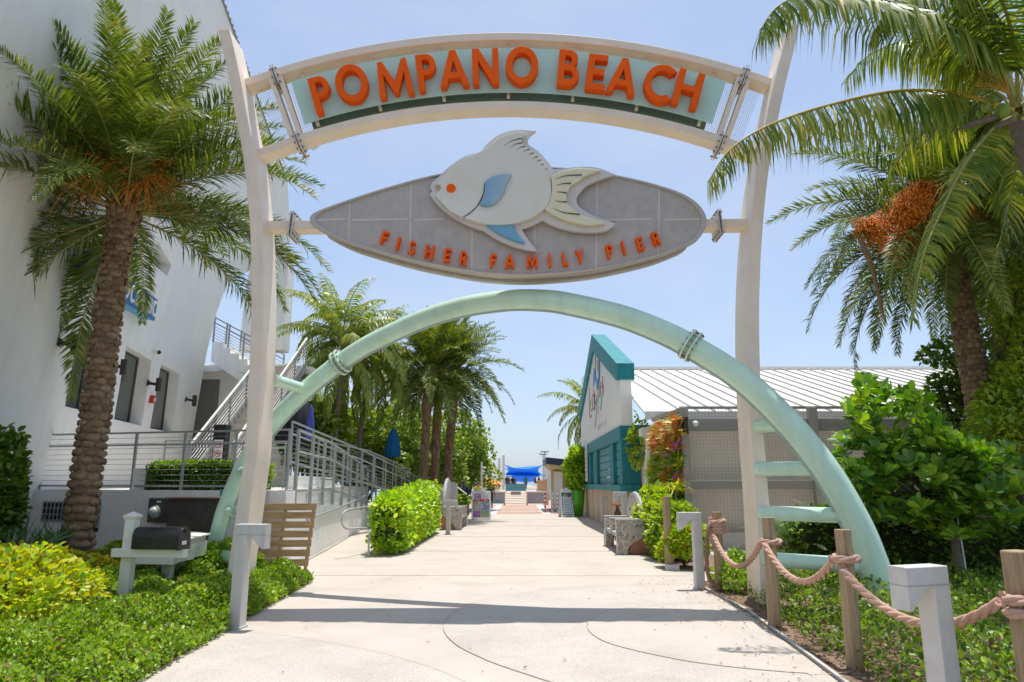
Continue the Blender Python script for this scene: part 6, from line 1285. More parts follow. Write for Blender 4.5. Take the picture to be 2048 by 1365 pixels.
# pier visitors
def visitor(label, px, py, Y, cols, pose={}, h=1.72, rz=0., **kw): q = at(px, py, Y); return person(label, (q.x, Y, PZ), pose, cols, h, rz, **kw)
sitp = dict(knL=(-.07, -.22, .50), knR=(.07, -.22, .50), anL=(-.07, -.20, .27), anR=(.07, -.20, .27), toL=(-.07, -.28, .25), toR=(.07, -.28, .25))
walkp = dict(knR=(.06, -.07, .28), anR=(.06, .02, .06), toR=(.06, -.07, .02), knL=(-.06, .0, .28), anL=(-.06, .10, .06), toL=(-.06, .02, .02))
visitor('person in a green shirt and black shorts walking up the pier', 1051.5, 979, 95, (cl('green_shirt', (.12, .42, .18)), cl('black_shorts', (.02, .02, .02))), walkp, rz=3.1)
visitor('person in an orange shirt at the left pier railing', 1018, 977, 92, (cl('orange_shirt', (.62, .14, .05)), cl('dark_trousers', (.05, .05, .06))), {}, 1.6, .5)
visitor('person in dark clothes standing left of the orange shirt on the pier', 1013.5, 976, 90, (cl('dark_top', (.05, .05, .07)), cl('blue_jeans', (.05, .08, .16))), {}, 1.72, .3)
visitor('person in a black top beside the pier notice board', 1025, 976, 93, (cl('black_top', (.02, .02, .025)), cl('grey_trousers', (.12, .12, .13))), {}, 1.66, -.4)
visitor('person in a grey top at the right shoulder of the one in black', 1029.5, 977, 96, (cl('grey_top', (.22, .22, .24)), cl('black_trousers', (.02, .02, .02))), {}, 1.55, .2)
visitor('person in maroon sitting low at the right pier wall', 1070, 981, 80, (cl('maroon_top', (.16, .03, .04)), cl('maroon_shorts', (.12, .03, .03))), dict(sitp), 1.7, 1.2)
visitor('person in navy leaning on the right pier railing', 1078, 974, 98, (cl('navy_top', (.03, .04, .09)), cl('brown_trousers', (.14, .09, .06))), {}, 1.7, -1.)
# orange umbrella
def closed_umbrella(label, px, pt, pb, Y, r, mat, zb=None):
    a_ = at(px, pt, Y); b_ = at(px, pb, Y); z0 = b_.z if zb is None else zb; t = thing('closed_umbrella', label, 'umbrella', (b_.x, Y, z0), 'closed patio umbrellas on the terrace'); H = a_.z-b_.z
    mb = MB(); n = 24; prof = [(r*.75, 0), (r, .06), (r*.98, .25), (r*.8, .55), (r*.45, .85), (r*.12, .98), (0, 1.0)]; vs = []; fs = []
    for rr_, z in prof:
        for j in range(n): tt = 2*math.pi*j/n; k = 1+.16*math.cos(8*tt)*(rr_ > .05); vs.append((b_.x+rr_*k*math.cos(tt), Y+rr_*k*math.sin(tt), b_.z+H*z))
    for i in range(len(prof)-1):
        for j in range(n): fs.append((i*n+j, i*n+(j+1) % n, (i+1)*n+(j+1) % n, (i+1)*n+j))
    mb.add(vs, fs, True); mb.obj('folded_canopy', mat, t); MB().tube([(b_.x, Y, DZ-.2), (b_.x, Y, b_.z+.1)], .03, 8).obj('pole', m_dark, t); return t
m_cblue = M('canvas_blue', (.0, .10, .26), .8, .1, 4); m_cblue2 = M('canvas_violet_blue', (.06, .09, .36), .8, .1, 4); m_cblk = M('canvas_black', (.022, .022, .026), .8, .15, 4)
closed_umbrella('closed teal blue patio umbrella in front of the green trees', 785, 856, 915, 27, .27, m_cblue); closed_umbrella('closed violet blue patio umbrella left of the coconut trunks', 619, 808, 880, 21, .12, m_cblue2)
closed_umbrella('wide black covered umbrella behind the mint tube', 600, 795, 895, 21.5, .38, m_cblk); closed_umbrella('second black covered umbrella just left of the violet blue one', 572, 790, 890, 22.5, .34, m_cblk)
q = at(979, 965, 42); t = thing('open_umbrella', 'open orange market umbrella left of the pier ramp', 'umbrella', (q.x, 42, 0)); n = 8; r_ = .42*2; zc_ = at(979, 965.5, 42).z; zt_ = zc_+.32; mb = MB(); rim = [(q.x+r_*math.cos(6.283*k/16), 42+r_*math.sin(6.283*k/16), zc_-.10-.05*(k % 2)) for k in range(16)]; md = [(q.x+r_*.55*math.cos(6.283*k/16), 42+r_*.55*math.sin(6.283*k/16), zc_+.10) for k in range(16)]
mb.add(rim+md+[(q.x, 42, zt_)], [(k, (k+1) % 16, 16+(k+1) % 16, 16+k) for k in range(16)]+[(16+k, 16+(k+1) % 16, 32) for k in range(16)]); cn = mb.obj('canopy', M('canvas_orange', (.80, .17, .04), .7, .25, 1.5, c2=(.85, .35, .06)), t); cn.modifiers.new('s', 'SOLIDIFY').thickness = .02; MB().tube([(q.x, 42, 0), (q.x, 42, zt_)], .025, 8).obj('pole', m_dark, t)
q = at(981, 1000, 44); person('person in dark clothes under the orange umbrella', (q.x, 44, 0), {}, (cl('charcoal_top', (.05, .04, .04)), cl('charcoal_trousers', (.04, .04, .05))), 1.72, .4)
# gatehouse
q = at(1108, 1003, 40); gx = q.x; GH = thing('gatehouse', 'olive yellow gatehouse with a slanted navy roof before the pier', 'building', (gx+1.2, 41, 0)); m_olive = M('olive_render', (.36, .34, .10), .8, .08, 2)
zt_ = at(1110, 937, 40).z; mb = MB(); mb.box((gx+1.3, 42, zt_/2), (2.6, 4, zt_)); mb.obj('wall', m_olive, GH); a_ = at(1092, 915, 39.4); b_ = at(1150, 922, 39.4); mb = MB(); mb.add([(a_.x, 39.3, a_.z), (gx+3, 39.3, b_.z-.15), (gx+3, 44.5, b_.z-.15), (a_.x, 44.5, a_.z), (a_.x, 39.3, a_.z-.36), (gx+3, 39.3, b_.z-.6), (gx+3, 44.5, b_.z-.6), (a_.x, 44.5, a_.z-.36)], [(0, 1, 2, 3), (7, 6, 5, 4), (0, 4, 5, 1), (1, 5, 6, 2), (2, 6, 7, 3), (3, 7, 4, 0)]); rf = mb.obj('roof', M('navy_roof', (.035, .05, .10), .5), GH, .01, True)
mb = MB(); mb.add([(a_.x+.1, 39.4, a_.z-.37), (gx+2.9, 39.4, b_.z-.61), (gx+2.9, 44.4, b_.z-.61), (a_.x+.1, 44.4, a_.z-.37), (a_.x+.3, 39.5, a_.z-.62), (gx+2.9, 39.5, b_.z-.75), (gx+2.9, 44.3, b_.z-.75), (a_.x+.3, 44.3, a_.z-.62)], [(7, 6, 5, 4), (0, 4, 5, 1), (1, 5, 6, 2), (2, 6, 7, 3), (3, 7, 4, 0)]); mb.obj('soffit', M('soffit_cream', (.55, .47, .25), .8), GH, 0, True)
for k, (px, tp) in enumerate(((1086, 909), (1089.5, 904))): p = at(px, tp, 44); t = thing('light_pole', ('slim light pole above the gatehouse roof, left one', 'slim light pole above the gatehouse roof, right and taller one')[k], 'lamp post', (p.x, 60, 0)); p = at(px, tp, 60); MB().tube([(p.x, 60, 0), (p.x, 60, p.z)], .05, 6).obj('pole', m_greysteel, t); MB().box((p.x, 60, p.z), (.7, .25, .1)).obj('lamp_head', m_greysteel, t)
mb = MB(); mb.box((gx+.25, 39.95, 1.15), (.5, .08, 2.1)); mb.obj('door', m_whitep, GH)
for k, xx in enumerate((gx-.55, gx-.15, gx+.12)): t = thing('barrier_post', ('red and white striped post by the gatehouse', 'white barrier post with dark bands left of the gatehouse door', 'white barrier post with dark bands right beside the gatehouse wall')[k], 'post', (xx, 38.6, 0)); MB().tube([(xx, 38.6, 0), (xx, 38.6, 1.05)], .05, 8).obj('post', m_signw if k else m_redb, t); mb = MB(); [mb.tube([(xx, 38.6, .15+j*.22), (xx, 38.6, .25+j*.22)], .054, 8) for j in range(4)]; mb.objs('band', m_signw if not k else m_boardgrey, t)
q = at(963, 985, 37); t = thing('lamp_post', 'slim pale lamp post rising behind the menu board', 'lamp post', (q.x, 37, 0)); p = at(963, 924, 37); MB().tube([(q.x, 37, 0), (p.x, 37, p.z)], [.07, .055], 8).obj('pole', m_whitep, t); MB().tube([(p.x, 37, p.z-.30), (p.x+.12, 37, p.z-.30), (p.x+.2, 37, p.z-.36)], .04, 6).obj('lamp_head', m_whitep, t)
q = at(1155, 917, 36.4); t = thing('blue_sign', 'small square blue sign behind the potted bush', 'sign', (q.x, 36.4, 0)); MB().tube([(q.x, 36.4, 0), (q.x, 36.4, q.z)], .03, 6).obj('pole', m_greysteel, t); MB().box((q.x, 36.36, q.z), (.30, .03, .45)).obj('plate', m_blue, t); mb = MB(); mb.box((q.x-.06, 36.338, q.z), (.03, .01, .2)); mb.box((q.x+.06, 36.338, q.z), (.03, .01, .2)); mb.box((q.x, 36.338, q.z), (.10, .01, .03)); mb.obj('sign_mark', m_signw, t)
# ================================================================ PLANTING
# left beds
cover('ground_cover', 'low bright green leafy ground cover along the left edge of the path', [(-3.02, 3.0), (-3.09, 6.04), (-3.38, 11.8), (-3.8, 12.35), (-5.0, 12.1), (-6.1, 10.6), (-5.9, 9.6), (-5.15, 8.6), (-5.0, 7.4), (-4.9, 6.2), (-4.6, 4.6), (-4.3, 3.0)], 62000, .27, [lf_ground]*11+[lf_bright]*2+[lf_dead], .043, .35, [(-3.24, 8.18, .10), (-4.94, 9.02, .09)], 4, .3, .22, rag=1.1)
cover('ground_cover', 'patchy green ground cover with mulch showing under the rope barrier', [(2.78, 3.0), (2.84, 6.0), (3.04, 8.6), (3.15, 10.2), (4.2, 10.8), (5.6, 10.9), (7.5, 10.6), (7.5, 3)], 30000, .34, [lf_ground]*6+[lf_dark]*6+[lf_dead], .048, .36, [(x, y, .09) for x, y, _ in pp]+[(3.45, 10, .25)], 8, .3, .30, rag=.7)
cover('ground_cover', 'small clump of green cover at the foot of the farthest rope post', [(2.95, 10.5), (3.6, 10.3), (4.0, 11.2), (3.4, 11.9), (2.95, 11.5)], 1800, .42, [lf_ground], .06, .40, [(3.02, 10.96, .09), (3.45, 10, .3)], 9, .3)
r = [(-5.5, 7.75, .36, 1.0, 1.35, .54, 'bright yellow green shrub in the left foreground beside the mailbox post', 5), (-6.9, 8.6, .40, 1.1, 1.0, .48, 'yellow shrub with orange tips at the left edge of the picture', 6), (-6.9, 10.6, .30, 1.3, .6, .36, 'orange tipped low hedge before the palm trunk', 7), (-5.6, 6.1, .26, .7, .7, .40, 'yellow and brown shrub in the lower left corner', 8)]
for x, y, z, rx, ry, rz_, lb, sd in r: bush('croton_shrub', lb, 'shrub', (x, y, z), (rx, ry, rz_), 7000, None, .062, .40, None, sd, 14, mats=[lf_yellow, lf_orange] if sd in (6, 7) else [lf_yellow, lf_hedge], low=-.85, stem_r=.012)
bush('low_shrub', 'green shrub with orange tips between the palm trunk and the mailbox', 'shrub', (-6.35, 11.6, .30), (.9, .6, .40), 2600, None, .075, .42, None, 12, 8, mats=[lf_ground, lf_orange], low=-.8, stem_r=.012)
bush('low_shrub', 'shaded green shrub around the legs of the white mail drawers', 'shrub', (-4.95, 11.5, .28), (.75, .55, .42), 2400, lf_ground, .065, .42, None, 13, 6, low=-.8, stem_r=.01)
bush('large_shrub', 'dark glossy rounded shrub at the left edge below the building', 'shrub', (-8.95, 11.3, 1.15), (1.05, 1.0, 1.5), 7000, lf_dark, .12, .40, None, 14, 12, amp=.3, low=-.8)
def blades(name, label, c, n, L, w, leaf, seed, elev=(20, 80), cat='plant', hang=.6):
    rr = np.random.default_rng(seed); t = thing(name, label, cat, (c[0], c[1], 0)); az = rr.uniform(0, 6.283, n); el = np.radians(rr.uniform(*elev, n)); D = np.c_[np.cos(az)*np.cos(el), np.sin(az)*np.cos(el), np.sin(el)]
    P = np.array(c)-np.array(ORG[t.name])+np.c_[rr.normal(0, .05, (n, 2)), rr.uniform(0, .1, n)]; ls = leafset(P, D, np.tile([0, 0, 1.], (n, 1))+rr.normal(0, .2, (n, 3)), L*rr.uniform(.7, 1.15, n), w, 'blade', hang, 0); link('foliage', build_leaves('foliage', ls, [leaf]), t, 0, False); MB().lathe((c[0], c[1], 0), [(.07, 0), (.06, c[2]*.6+.05), (.02, c[2]+.12)], 8).obj('stem', m_bark2, t); return t
for i, (px, py, Y, L) in enumerate(((55, 1075, 10.6, .85), (100, 1070, 11.2, .8), (25, 1090, 10.2, .8), (118, 1040, 12.0, .7))):
    q = at(px, py, Y); blades('strap_leaf_plant', ('strap leaved plant below the dark shrub at the left', 'strap leaved plant touching the base of the palm trunk', 'strap leaved plant at the left picture edge', 'strap leaved plant in front of the barred vent')[i], (q.x, Y, .25), 70, L, .028, lf_grass, 20+i)
# boxwood in the deck planter
def hedge(name, label, lo, hi, n, leaf, L, seed, w=.42, round_=.12, bare=0., rise=0.):
    lo = np.array(lo); hi = np.array(hi); rr = np.random.default_rng(seed); t = thing(name, label, 'hedge', ((lo[0]+hi[0])/2, (lo[1]+hi[1])/2, lo[2])); c = (lo+hi)/2; h = (hi-lo)/2; ar = np.array([h[1]*h[2], h[0]*h[2], h[0]*h[1]]); ax = rr.choice(3, n, p=ar/ar.sum()); P = rr.uniform(-1, 1, (n, 3)); U = np.zeros((n, 3)); sg = rr.choice([-1., 1.], n); sg[ax == 2] = np.where(rr.random((ax == 2).sum()) < .9, 1, -1)
    P[np.arange(n), ax] = sg; U[np.arange(n), ax] = sg; P = P*h; P += U*(rr.normal(0, 1, (n, 1))*L*.5-.02)+rr.normal(0, L*.48, (n, 3)); kk = np.abs(P)/h; cor = (kk > .9).sum(1) >= 2; P[cor] *= 1-round_*.5
    P[:, 2] += rise*(P[:, 1]/h[1])*(P[:, 2]/h[2]+1)/2
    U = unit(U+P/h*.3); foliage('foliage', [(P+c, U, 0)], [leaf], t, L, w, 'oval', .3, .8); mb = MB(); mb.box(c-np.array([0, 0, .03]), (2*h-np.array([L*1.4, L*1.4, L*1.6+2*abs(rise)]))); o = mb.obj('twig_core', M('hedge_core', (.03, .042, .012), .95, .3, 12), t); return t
hedge('box_hedge', 'clipped dark green hedge on the deck behind the railing', (-7.35, 13.75, DZ), (-5.05, 14.35, DZ+.52), 9000, lf_ground, .045, 31)
mb = MB(); mb.box((-7.52, 14.1, DZ+.21), (.26, .6, .42)); setp(mb.obj('planter_block', m_white), 'white block at the left end of the clipped deck hedge', 'planter')
hedge('path_hedge', 'clipped yellow green hedge standing at the left of the path', (-3.32, 15.9, .10), (-2.72, 23.4, 1.32), 15000, lf_hedge, .095, 32, rise=.14)
# big palm in front of the white building
dm = date_classes(3.8, lf_date, m_rachis, 40, 156, .52, .0125)
pth = [at(150, 1100, 11.8), at(166, 1000, 11.8), at(188, 850, 11.8), at(205, 720, 11.8), at(222, 590, 11.8), at(240, 470, 11.8), at(250, 415, 11.8)]; pth[0].z = -.05
DP = date_palm('thick date palm with orange fruit stalks in front of the white building', pth, 3.3, 98, 3, .225, .185, dm, None, 1.0, .112, (84, -34), nper=7, bias=1.12, keep=lambda az, q: q < .70 or 2.3 < az < 3.6 or (q < .83 and .05 < az < 1.1), boot=.09, dome=True, bump=.052)
c = Vector(pth[-1])
for k, (dx, dy, dz) in enumerate(((-.25, -.8, .9), (.6, -.75, .5), (-.8, -.6, .35), (.15, -.9, .25), (.9, -.3, .7), (.7, -.6, .15), (-.1, -.6, 1.2))): fruit_bunch(DP, c+Vector((dx*.2, dy*.2, .25)), (dx, dy, dz), 1.15, 46, 50+k, False, fr=.010)
# date palm on the right behind the arch
dm2 = date_classes(3.3, lf_date, m_rachis, 60, 130, .48, .0125)
Y = 13.2; pth = [at(1985, 1080, Y), at(1972, 900, Y), at(1958, 800, Y), at(1938, 690, Y), at(1918, 600, Y), at(1905, 510, Y), at(1900, 430, Y)]; pth[0].z = -.05
DR = date_palm('leaning date palm with heavy orange fruit bunches on the right', pth, 3.3, 80, 9, .215, .195, dm2, None, 1.0, .115, (84, -46), nper=9, bias=.85, boot=.08, dome=True, bump=.05)
c = Vector(pth[-1])
def date_bunch(px, py, rx, rz_, Yb, n, seed):
    """heavy hanging cluster: a bent stalk and a mass of small fruit"""
    rr = random.Random(seed); q = Vector(at(px, py, Yb)); mb = MB(); top = q+Vector((0, 0, rz_*.9)); mb.tube(spline([tuple(c+Vector((0, 0, .1))), tuple(c.lerp(top, .5)+Vector((0, 0, .28))), tuple(top), tuple(q)], 5), .02, 6)
    for i in range(n):
        o = Vector((rr.gauss(0, 1), rr.gauss(0, 1), rr.gauss(0, 1))).normalized(); o *= rr.uniform(.45, 1.22)**1.0*(1+.34*math.sin(5*o.x+seed)*math.cos(4*o.z+2*seed)); b = q+Vector((o.x*rx, o.y*rx*.8, o.z*rz_*(1.15 if o.z < 0 else .95)))
        if i % 6 == 0: mb.tube([top.lerp(q, .3), b.lerp(top, .35)+Vector((0, 0, .05)), b], .004, 3, False)
        r = .0155*rr.uniform(.8, 1.25); mb.add([b+Vector(v)*r for v in ((1, 0, 0), (-1, 0, 0), (0, 1, 0), (0, -1, 0), (0, 0, 1.3), (0, 0, -1.3))], [(0, 2, 4), (2, 1, 4), (1, 3, 4), (3, 0, 4), (2, 0, 5), (1, 2, 5), (3, 1, 5), (0, 3, 5)])
    mb.obj('fruit_bunch', m_fruit, DR)
for k, a_ in enumerate(((1818, 428, .33, .44, Y-.75, 2400), (1800, 488, .27, .30, Y-.8, 1300), (1742, 458, .34, .24, Y-.6, 1300), (1930, 428, .20, .20, Y-.6, 600), (1858, 385, .32, .24, Y-.5, 1100), (1990, 418, .34, .16, Y-.3, 700))): date_bunch(*a_, 70+k)
mb = MB(); q = [at(1722, 480, Y-.9), at(1745, 540, Y-.9), at(1768, 640, Y-.9)]; mb.tube(spline(q, 4), [.05]*4+[.035]*4+[.01], 6); mb.obj('dry_spathe', m_bark, DR)
# coconut palm leaning in from the right
Y = 8.9; cc = at(2035, 235, Y)
CP = thing('coconut_palm', 'coconut palm at the right edge whose long fronds hang over the arch column', 'palm tree', (cc.x+2.2, Y, 0)); pth = [(cc.x+2.2, Y+.1, -.05), (cc.x+1.6, Y, 2.2), (cc.x+.7, Y, cc.z-2.4), (cc.x+.14, Y, cc.z-.9), (cc.x, Y, cc.z-.1)]; P = [Vector(p) for p in spline(pth, 30)]; n = len(P)
MB().tube(P, [(.17-.05*i/(n-1))*(1+.06*(i % 3 == 0)) for i in range(n)], 14).obj('trunk', m_bark2, CP)
def cfrond(px, Ys, seed, nl=74, ll=.85, hang=.9, lift=-.25, lw=.021, fwd=.42, rib=None, start=.16):
    Q = [Vector(at(x, y, yy)) for (x, y), yy in zip(px, Ys)]; Q = [Vector(p)-ORG[CP.name] for p in spline([tuple(p) for p in Q], 6)]
    o = link('frond', frond_mesh('frond', Q, nl, ll, lw, fwd, lift, hang, start, .032, [rib or m_rachis, lf_coco], seed, .5, .35, .10), CP, 0, False); return o
cfrond([(2025, 222), (1930, 190), (1800, 182), (1660, 210), (1540, 250), (1460, 300), (1415, 365)], [8.9, 8.75, 8.5, 8.3, 8.15, 8.05, 8.0], 1, 190, .84, 1.6, rib=m_rachis_y, lift=-.9, lw=.0145)
cfrond([(2030, 215), (1980, 120), (1880, 40), (1760, 0), (1640, -15), (1560, 10), (1520, 60)], [8.9, 8.6, 8.1, 7.7, 7.3, 7.0, 6.9], 2, 170, 1.0, 1.5, lift=-.6, lw=.015)
cfrond([(2030, 230), (1985, 260), (1930, 330), (1880, 430), (1845, 520), (1825, 640)], [8.9, 8.6, 8.3, 8.1, 8.0, 8.0], 3, 150, .50, .6, lw=.014)
cfrond([(2035, 210), (2030, 90), (1990, -30), (1930, -120), (1860, -160)], [8.9, 8.5, 8.0, 7.5, 7.1], 4, 150, 1.0, 1.3, lw=.016)
cfrond([(2035, 220), (2000, 150), (1920, 90), (1820, 80), (1740, 110), (1690, 160)], [8.9, 9.2, 9.7, 10.2, 10.6, 10.9], 5, 150, .9, 1.2, lw=.016)
cfrond([(2040, 215), (2120, 130), (2230, 100), (2350, 150)], [8.9, 8.7, 8.4, 8.2], 6, 70, .9, .9); cfrond([(2040, 225), (2100, 260), (2170, 360), (2200, 500)], [8.9, 9.2, 9.5, 9.7], 7, 70, .8, .7)
cfrond([(2035, 215), (2060, 60), (2050, -100), (2010, -260)], [8.9, 9.2, 9.6, 10.2], 8, 70, .85, .6); cfrond([(2030, 228), (1960, 215), (1880, 240), (1800, 310), (1760, 400)], [8.9, 9.5, 10.1, 10.6, 10.9], 9, 70, .75, .8)
cfrond([(2030, 212), (2000, 60), (1940, -60), (1850, -110), (1760, -90), (1700, -20)], [8.9, 9.1, 9.3, 9.5, 9.7, 9.8], 11, 150, 1.0, 1.4, lw=.016); cfrond([(2032, 215), (1990, 110), (1930, 20), (1860, -20), (1790, 0), (1750, 60)], [8.9, 8.6, 8.3, 8.1, 8.0, 7.9], 12, 150, .95, 1.4, lw=.015)
cfrond([(2035, 222), (1990, 185), (1920, 175), (1850, 210), (1800, 290)], [8.9, 9.3, 9.7, 10.0, 10.2], 13, 120, .8, 1.3, lw=.015); cfrond([(2030, 228), (1985, 240), (1940, 300), (1915, 380)], [8.9, 9.3, 9.6, 9.8], 14, 110, .6, .9, lw=.015)
cfrond([(2038, 225), (2035, 300), (2020, 400), (1990, 520)], [8.9, 9.4, 9.8, 10.0], 10, 70, .6, .5)
for k, (px, py, r_) in enumerate(((2006, 222, .085), (1972, 215, .06), (1985, 200, .055), (1960, 228, .045))): q = at(px, py, 8.55+.08*k); MB().ball(q, r_, 14, (1, 1, 1.25)).obj('coconut', M('green_coconut', (.24, .34, .05), .35, .12, 6), CP)
for px in ([(2020, 225), (1960, 245), (1905, 262)], [(2030, 240), (2000, 250), (1985, 262)]): mb = MB(); mb.tube(spline([tuple(at(x, y, 8.6)) for x, y in px], 4), [.04]*3+[.045]*3+[.03, .018, .006][:3], 6); mb.obj('spathe', m_bark2, CP)
mb = MB(); rr = random.Random(4)
for k in range(46):
    a_ = at(2020, 190, 8.75); e_ = at(1955+rr.uniform(-22, 45), 135+rr.uniform(-25, 45), 8.6+rr.uniform(-.1, .2)); mb.tube(spline([tuple(a_), tuple(a_.lerp(e_, .5)+Vector((0, 0, .06))), tuple(e_)], 3), .008, 4)
mb.obj('flower_spray', M('spray_yellow', (.62, .42, .08), .7, .2, 9), CP)
# round leaved clusia, rosettes at branch tips
CL = thing('clusia_shrub', 'large shrub with round paddle shaped leaves behind the mint tube', 'shrub', (6.6, 10.9, 0)); rr = np.random.default_rng(77); tips = []
for (px, py, rx, ry, k) in ((1790, 860, 105, 80, 70), (1735, 910, 60, 70, 34), (1860, 960, 140, 75, 90), (1960, 960, 90, 75, 55), (1800, 990, 110, 50, 46), (1930, 1030, 110, 45, 40), (1740, 800, 38, 38, 16), (1850, 905, 85, 55, 40), (1700, 985, 30, 40, 8)):
    for _ in range(k): a_ = rr.uniform(0, 6.28); q_ = math.sqrt(rr.uniform(.1, 1)); tips.append(at(px+rx*q_*math.cos(a_), py+ry*q_*math.sin(a_), 10.5+rr.uniform(-.7, .9)))
PP = []; DD = []; NN = []
for tp in tips:
    ax = unit(np.array([rr.normal()*.6, rr.normal()*.6-.3, 1.])); n = rr.integers(9, 15)
    for k in range(n):
        a_ = k*2.4; el = rr.uniform(.1, .95); s_ = unit(np.cross(ax, [1., .1, 0])); b_ = np.cross(ax, s_); d = (s_*math.cos(a_)+b_*math.sin(a_))*math.cos(el)+ax*math.sin(el); PP.append(np.array(tp)+d*.02-ax*.05*(k > 5)); DD.append(d); NN.append(ax+d*-.3)
PP = np.array(PP)-np.array(ORG[CL.name]); n = len(PP); link('foliage', build_leaves('foliage', leafset(PP, np.array(DD), np.array(NN), rr.uniform(.14, .22, n), rr.uniform(.046, .066, n), 'paddle', .08), [lf_clusia]), CL, 0, False)
stems((6.60, 10.9, 1.0), [t_ for t_ in tips[::9]], .032, m_bark2, CL, 'stem', .12); MB().tube([(6.60, 10.88, 0), (6.57, 10.9, .6), (6.60, 10.9, 1.25)], [.075, .06, .05], 10).obj('trunk', m_bark2, CL)
q = at(1925, 1170, 10.6); t = thing('plant_stake', 'thin white stake beside the clusia trunk', 'stake', (q.x+.06, 10.6, 0)); MB().tube([(q.x+.09, 10.6, 0), (q.x+.04, 10.6, 1.35)], .012, 6).obj('stake', m_signw, t)
# dark tree and shaded hedge behind
def tree(name, label, base, blobs, n, leaf, L, seed, trunk_r=.12, w=.42, group=None, amp=.45, inner=.35, kind='oval'):
    t = thing(name, label, 'tree', base, group); b = Vector(base); P_ = []; U_ = []; tp = []
    tot = sum(r_[0]*r_[1] for _, r_ in blobs)
    for i, (c_, r_) in enumerate(blobs): P, U = blob(c_, r_, int(n*r_[0]*r_[1]/tot), seed+i, inner, amp, 30, -.9); P_.append(P); U_.append(U); tp += [tuple(Vector(c_)+Vector((random.uniform(-.5, .5)*r_[0], random.uniform(-.5, .5)*r_[1], random.uniform(-.2, .6)*r_[2]))) for _ in range(5)]
    foliage('crown', [(np.concatenate(P_), np.concatenate(U_), 0)], [leaf], t, L, w, kind, .2, 1.); stems(b, tp, trunk_r, m_twig, t, 'trunk', .1); return t
tree('broadleaf_tree', 'dense dark small leaved tree behind the leaning date palm', (11.0, 15.2, 0), [((11.2, 15.2, 3.9), (1.1, 1, 1.3)), ((11.3, 15.4, 5.4), (1.0, .9, 1.2)), ((11.4, 15.4, 6.8), (1.0, .9, 1.0)), ((10.0, 15.0, 2.9), (1.3, .8, .9)), ((12.3, 15.4, 4.4), (1.2, 1, 2.0)), ((9.35, 14.9, 4.35), (.55, .4, .33)), ((9.2, 14.8, 3.55), (.5, .35, .33)), ((9.9, 14.9, 3.75), (.6, .4, .5)), ((11.9, 15.6, 7.8), (1., .9, .9))], 22000, lf_dark, .10, 90, .09, amp=.55)
tree('broadleaf_tree', 'brighter green leafy branches beside the date palm trunk on the right', (9.4, 12.6, 0), [((9.05, 12.4, 2.9), (.8, .6, .7)), ((9.6, 12.6, 3.9), (.6, .6, .9)), ((9.5, 12.7, 5.0), (.5, .5, .7)), ((8.4, 12.3, 2.35), (.6, .5, .45))], 6500, lf_bright, .11, 95, .05, .30, amp=.6)
hedge('shade_hedge', 'shaded dark hedge below the clusia on the right', (4.75, 12.0, .05), (12, 12.9, 1.05), 11000, lf_dark, .09, 97)
def pygmy(px, Y, h, label, sd):
    q = at(px, 1100, Y); t = thing('pygmy_palm', label, 'palm tree', (q.x, Y, 0), 'small feathery palms below the rungs'); P = [(q.x, Y, 0), (q.x+.03, Y, h*.6), (q.x, Y, h)]; trunk_scaled([Vector(p) for p in P], .09, .075, m_bark, t, .05, 8, .02, .3, sd, .05); crown(t, (q.x, Y, h), pg, 26, (70, -20), sd, .3, sd, 1., 1.)
pg = [frond_mesh('frond', path_droop(.85, R_(e), R_(70), 10, 1.3), 38, .17, .0055, .7, .2, .2, .12, .008, [m_rachis, lf_grass], 200+e) for e in (78, 60, 42, 24, 4, -14)]
pygmy(1590, 12.6, .55, 'small feathery palm just right of the arch column', 1); pygmy(1660, 13.0, .62, 'small feathery palm behind the timber post before the mint rungs', 2); pygmy(1560, 14.0, .5, 'small feathery palm half hidden by the right arch column', 3)
# bromeliad wall and bushes by the bench
BW = thing('bromeliad_wall', 'living wall of red, orange and yellow bromeliads on the timber screen', 'plant wall', (3.95, 18.2, 1.5)); rr = np.random.default_rng(41); sets = [[], [], []]
for i in range(150):
    f_ = rr.random(); z = rr.uniform(1.15, 3.15); p = np.array([4.0-.28*f_-.05, 17.25+2.1*f_, z-.25*f_*(z > 2.8)]); ax = unit(np.array([-.75, -.55, .65])+rr.normal(size=3)*.25); n = int(rr.integers(12, 22)); L = rr.uniform(.2, .36); s_ = unit(np.cross(ax, [0, 0, 1.])); b_ = np.cross(ax, s_); a_ = np.arange(n)*2.4+rr.uniform(0, 6); el = rr.uniform(.15, 1.15, n)
    D = (s_[None]*np.cos(a_)[:, None]+b_[None]*np.sin(a_)[:, None])*np.cos(el)[:, None]+ax[None]*np.sin(el)[:, None]; m = 0 if (z > 2.35 or rr.random() < .25) else (1 if rr.random() < .45 else 2)
    sets[m].append((np.tile(p, (n, 1)), D, np.tile(ax, (n, 1)), np.full(n, L)))
ms = [lf_brom, lf_yellow, lf_ground]; S_ = []
for m in range(3): cat_ = [np.concatenate([s[j] for s in sets[m]]) for j in range(4)]; S_ += leafset(cat_[0]-np.array(ORG[BW.name]), cat_[1], cat_[2], cat_[3], .030, 'blade', .35, m)
link('foliage', build_leaves('foliage', S_, ms), BW, 0, False); P = np.array([[3.9, 17.15, 1.75], [3.75, 17.6, 1.5], [3.72, 17.5, 2.2], [3.85, 17.2, 2.5]]); P = np.repeat(P, 26, 0)+rr.normal(0, .07, (104, 3)); link('flowers', build_leaves('flowers', leafset(P-np.array(ORG[BW.name]), rnd(104), rnd(104), .06, .022, 'oval', .1), [lf_flower]), BW, 0, False)
mb = MB(); mb.beam((4.02, 17.5, 2.0), (3.76, 19.4, 2.0), .06, 2.3); mb.obj('moss_panel', M('moss_dark', (.05, .05, .025), .95, .4, 10), BW)
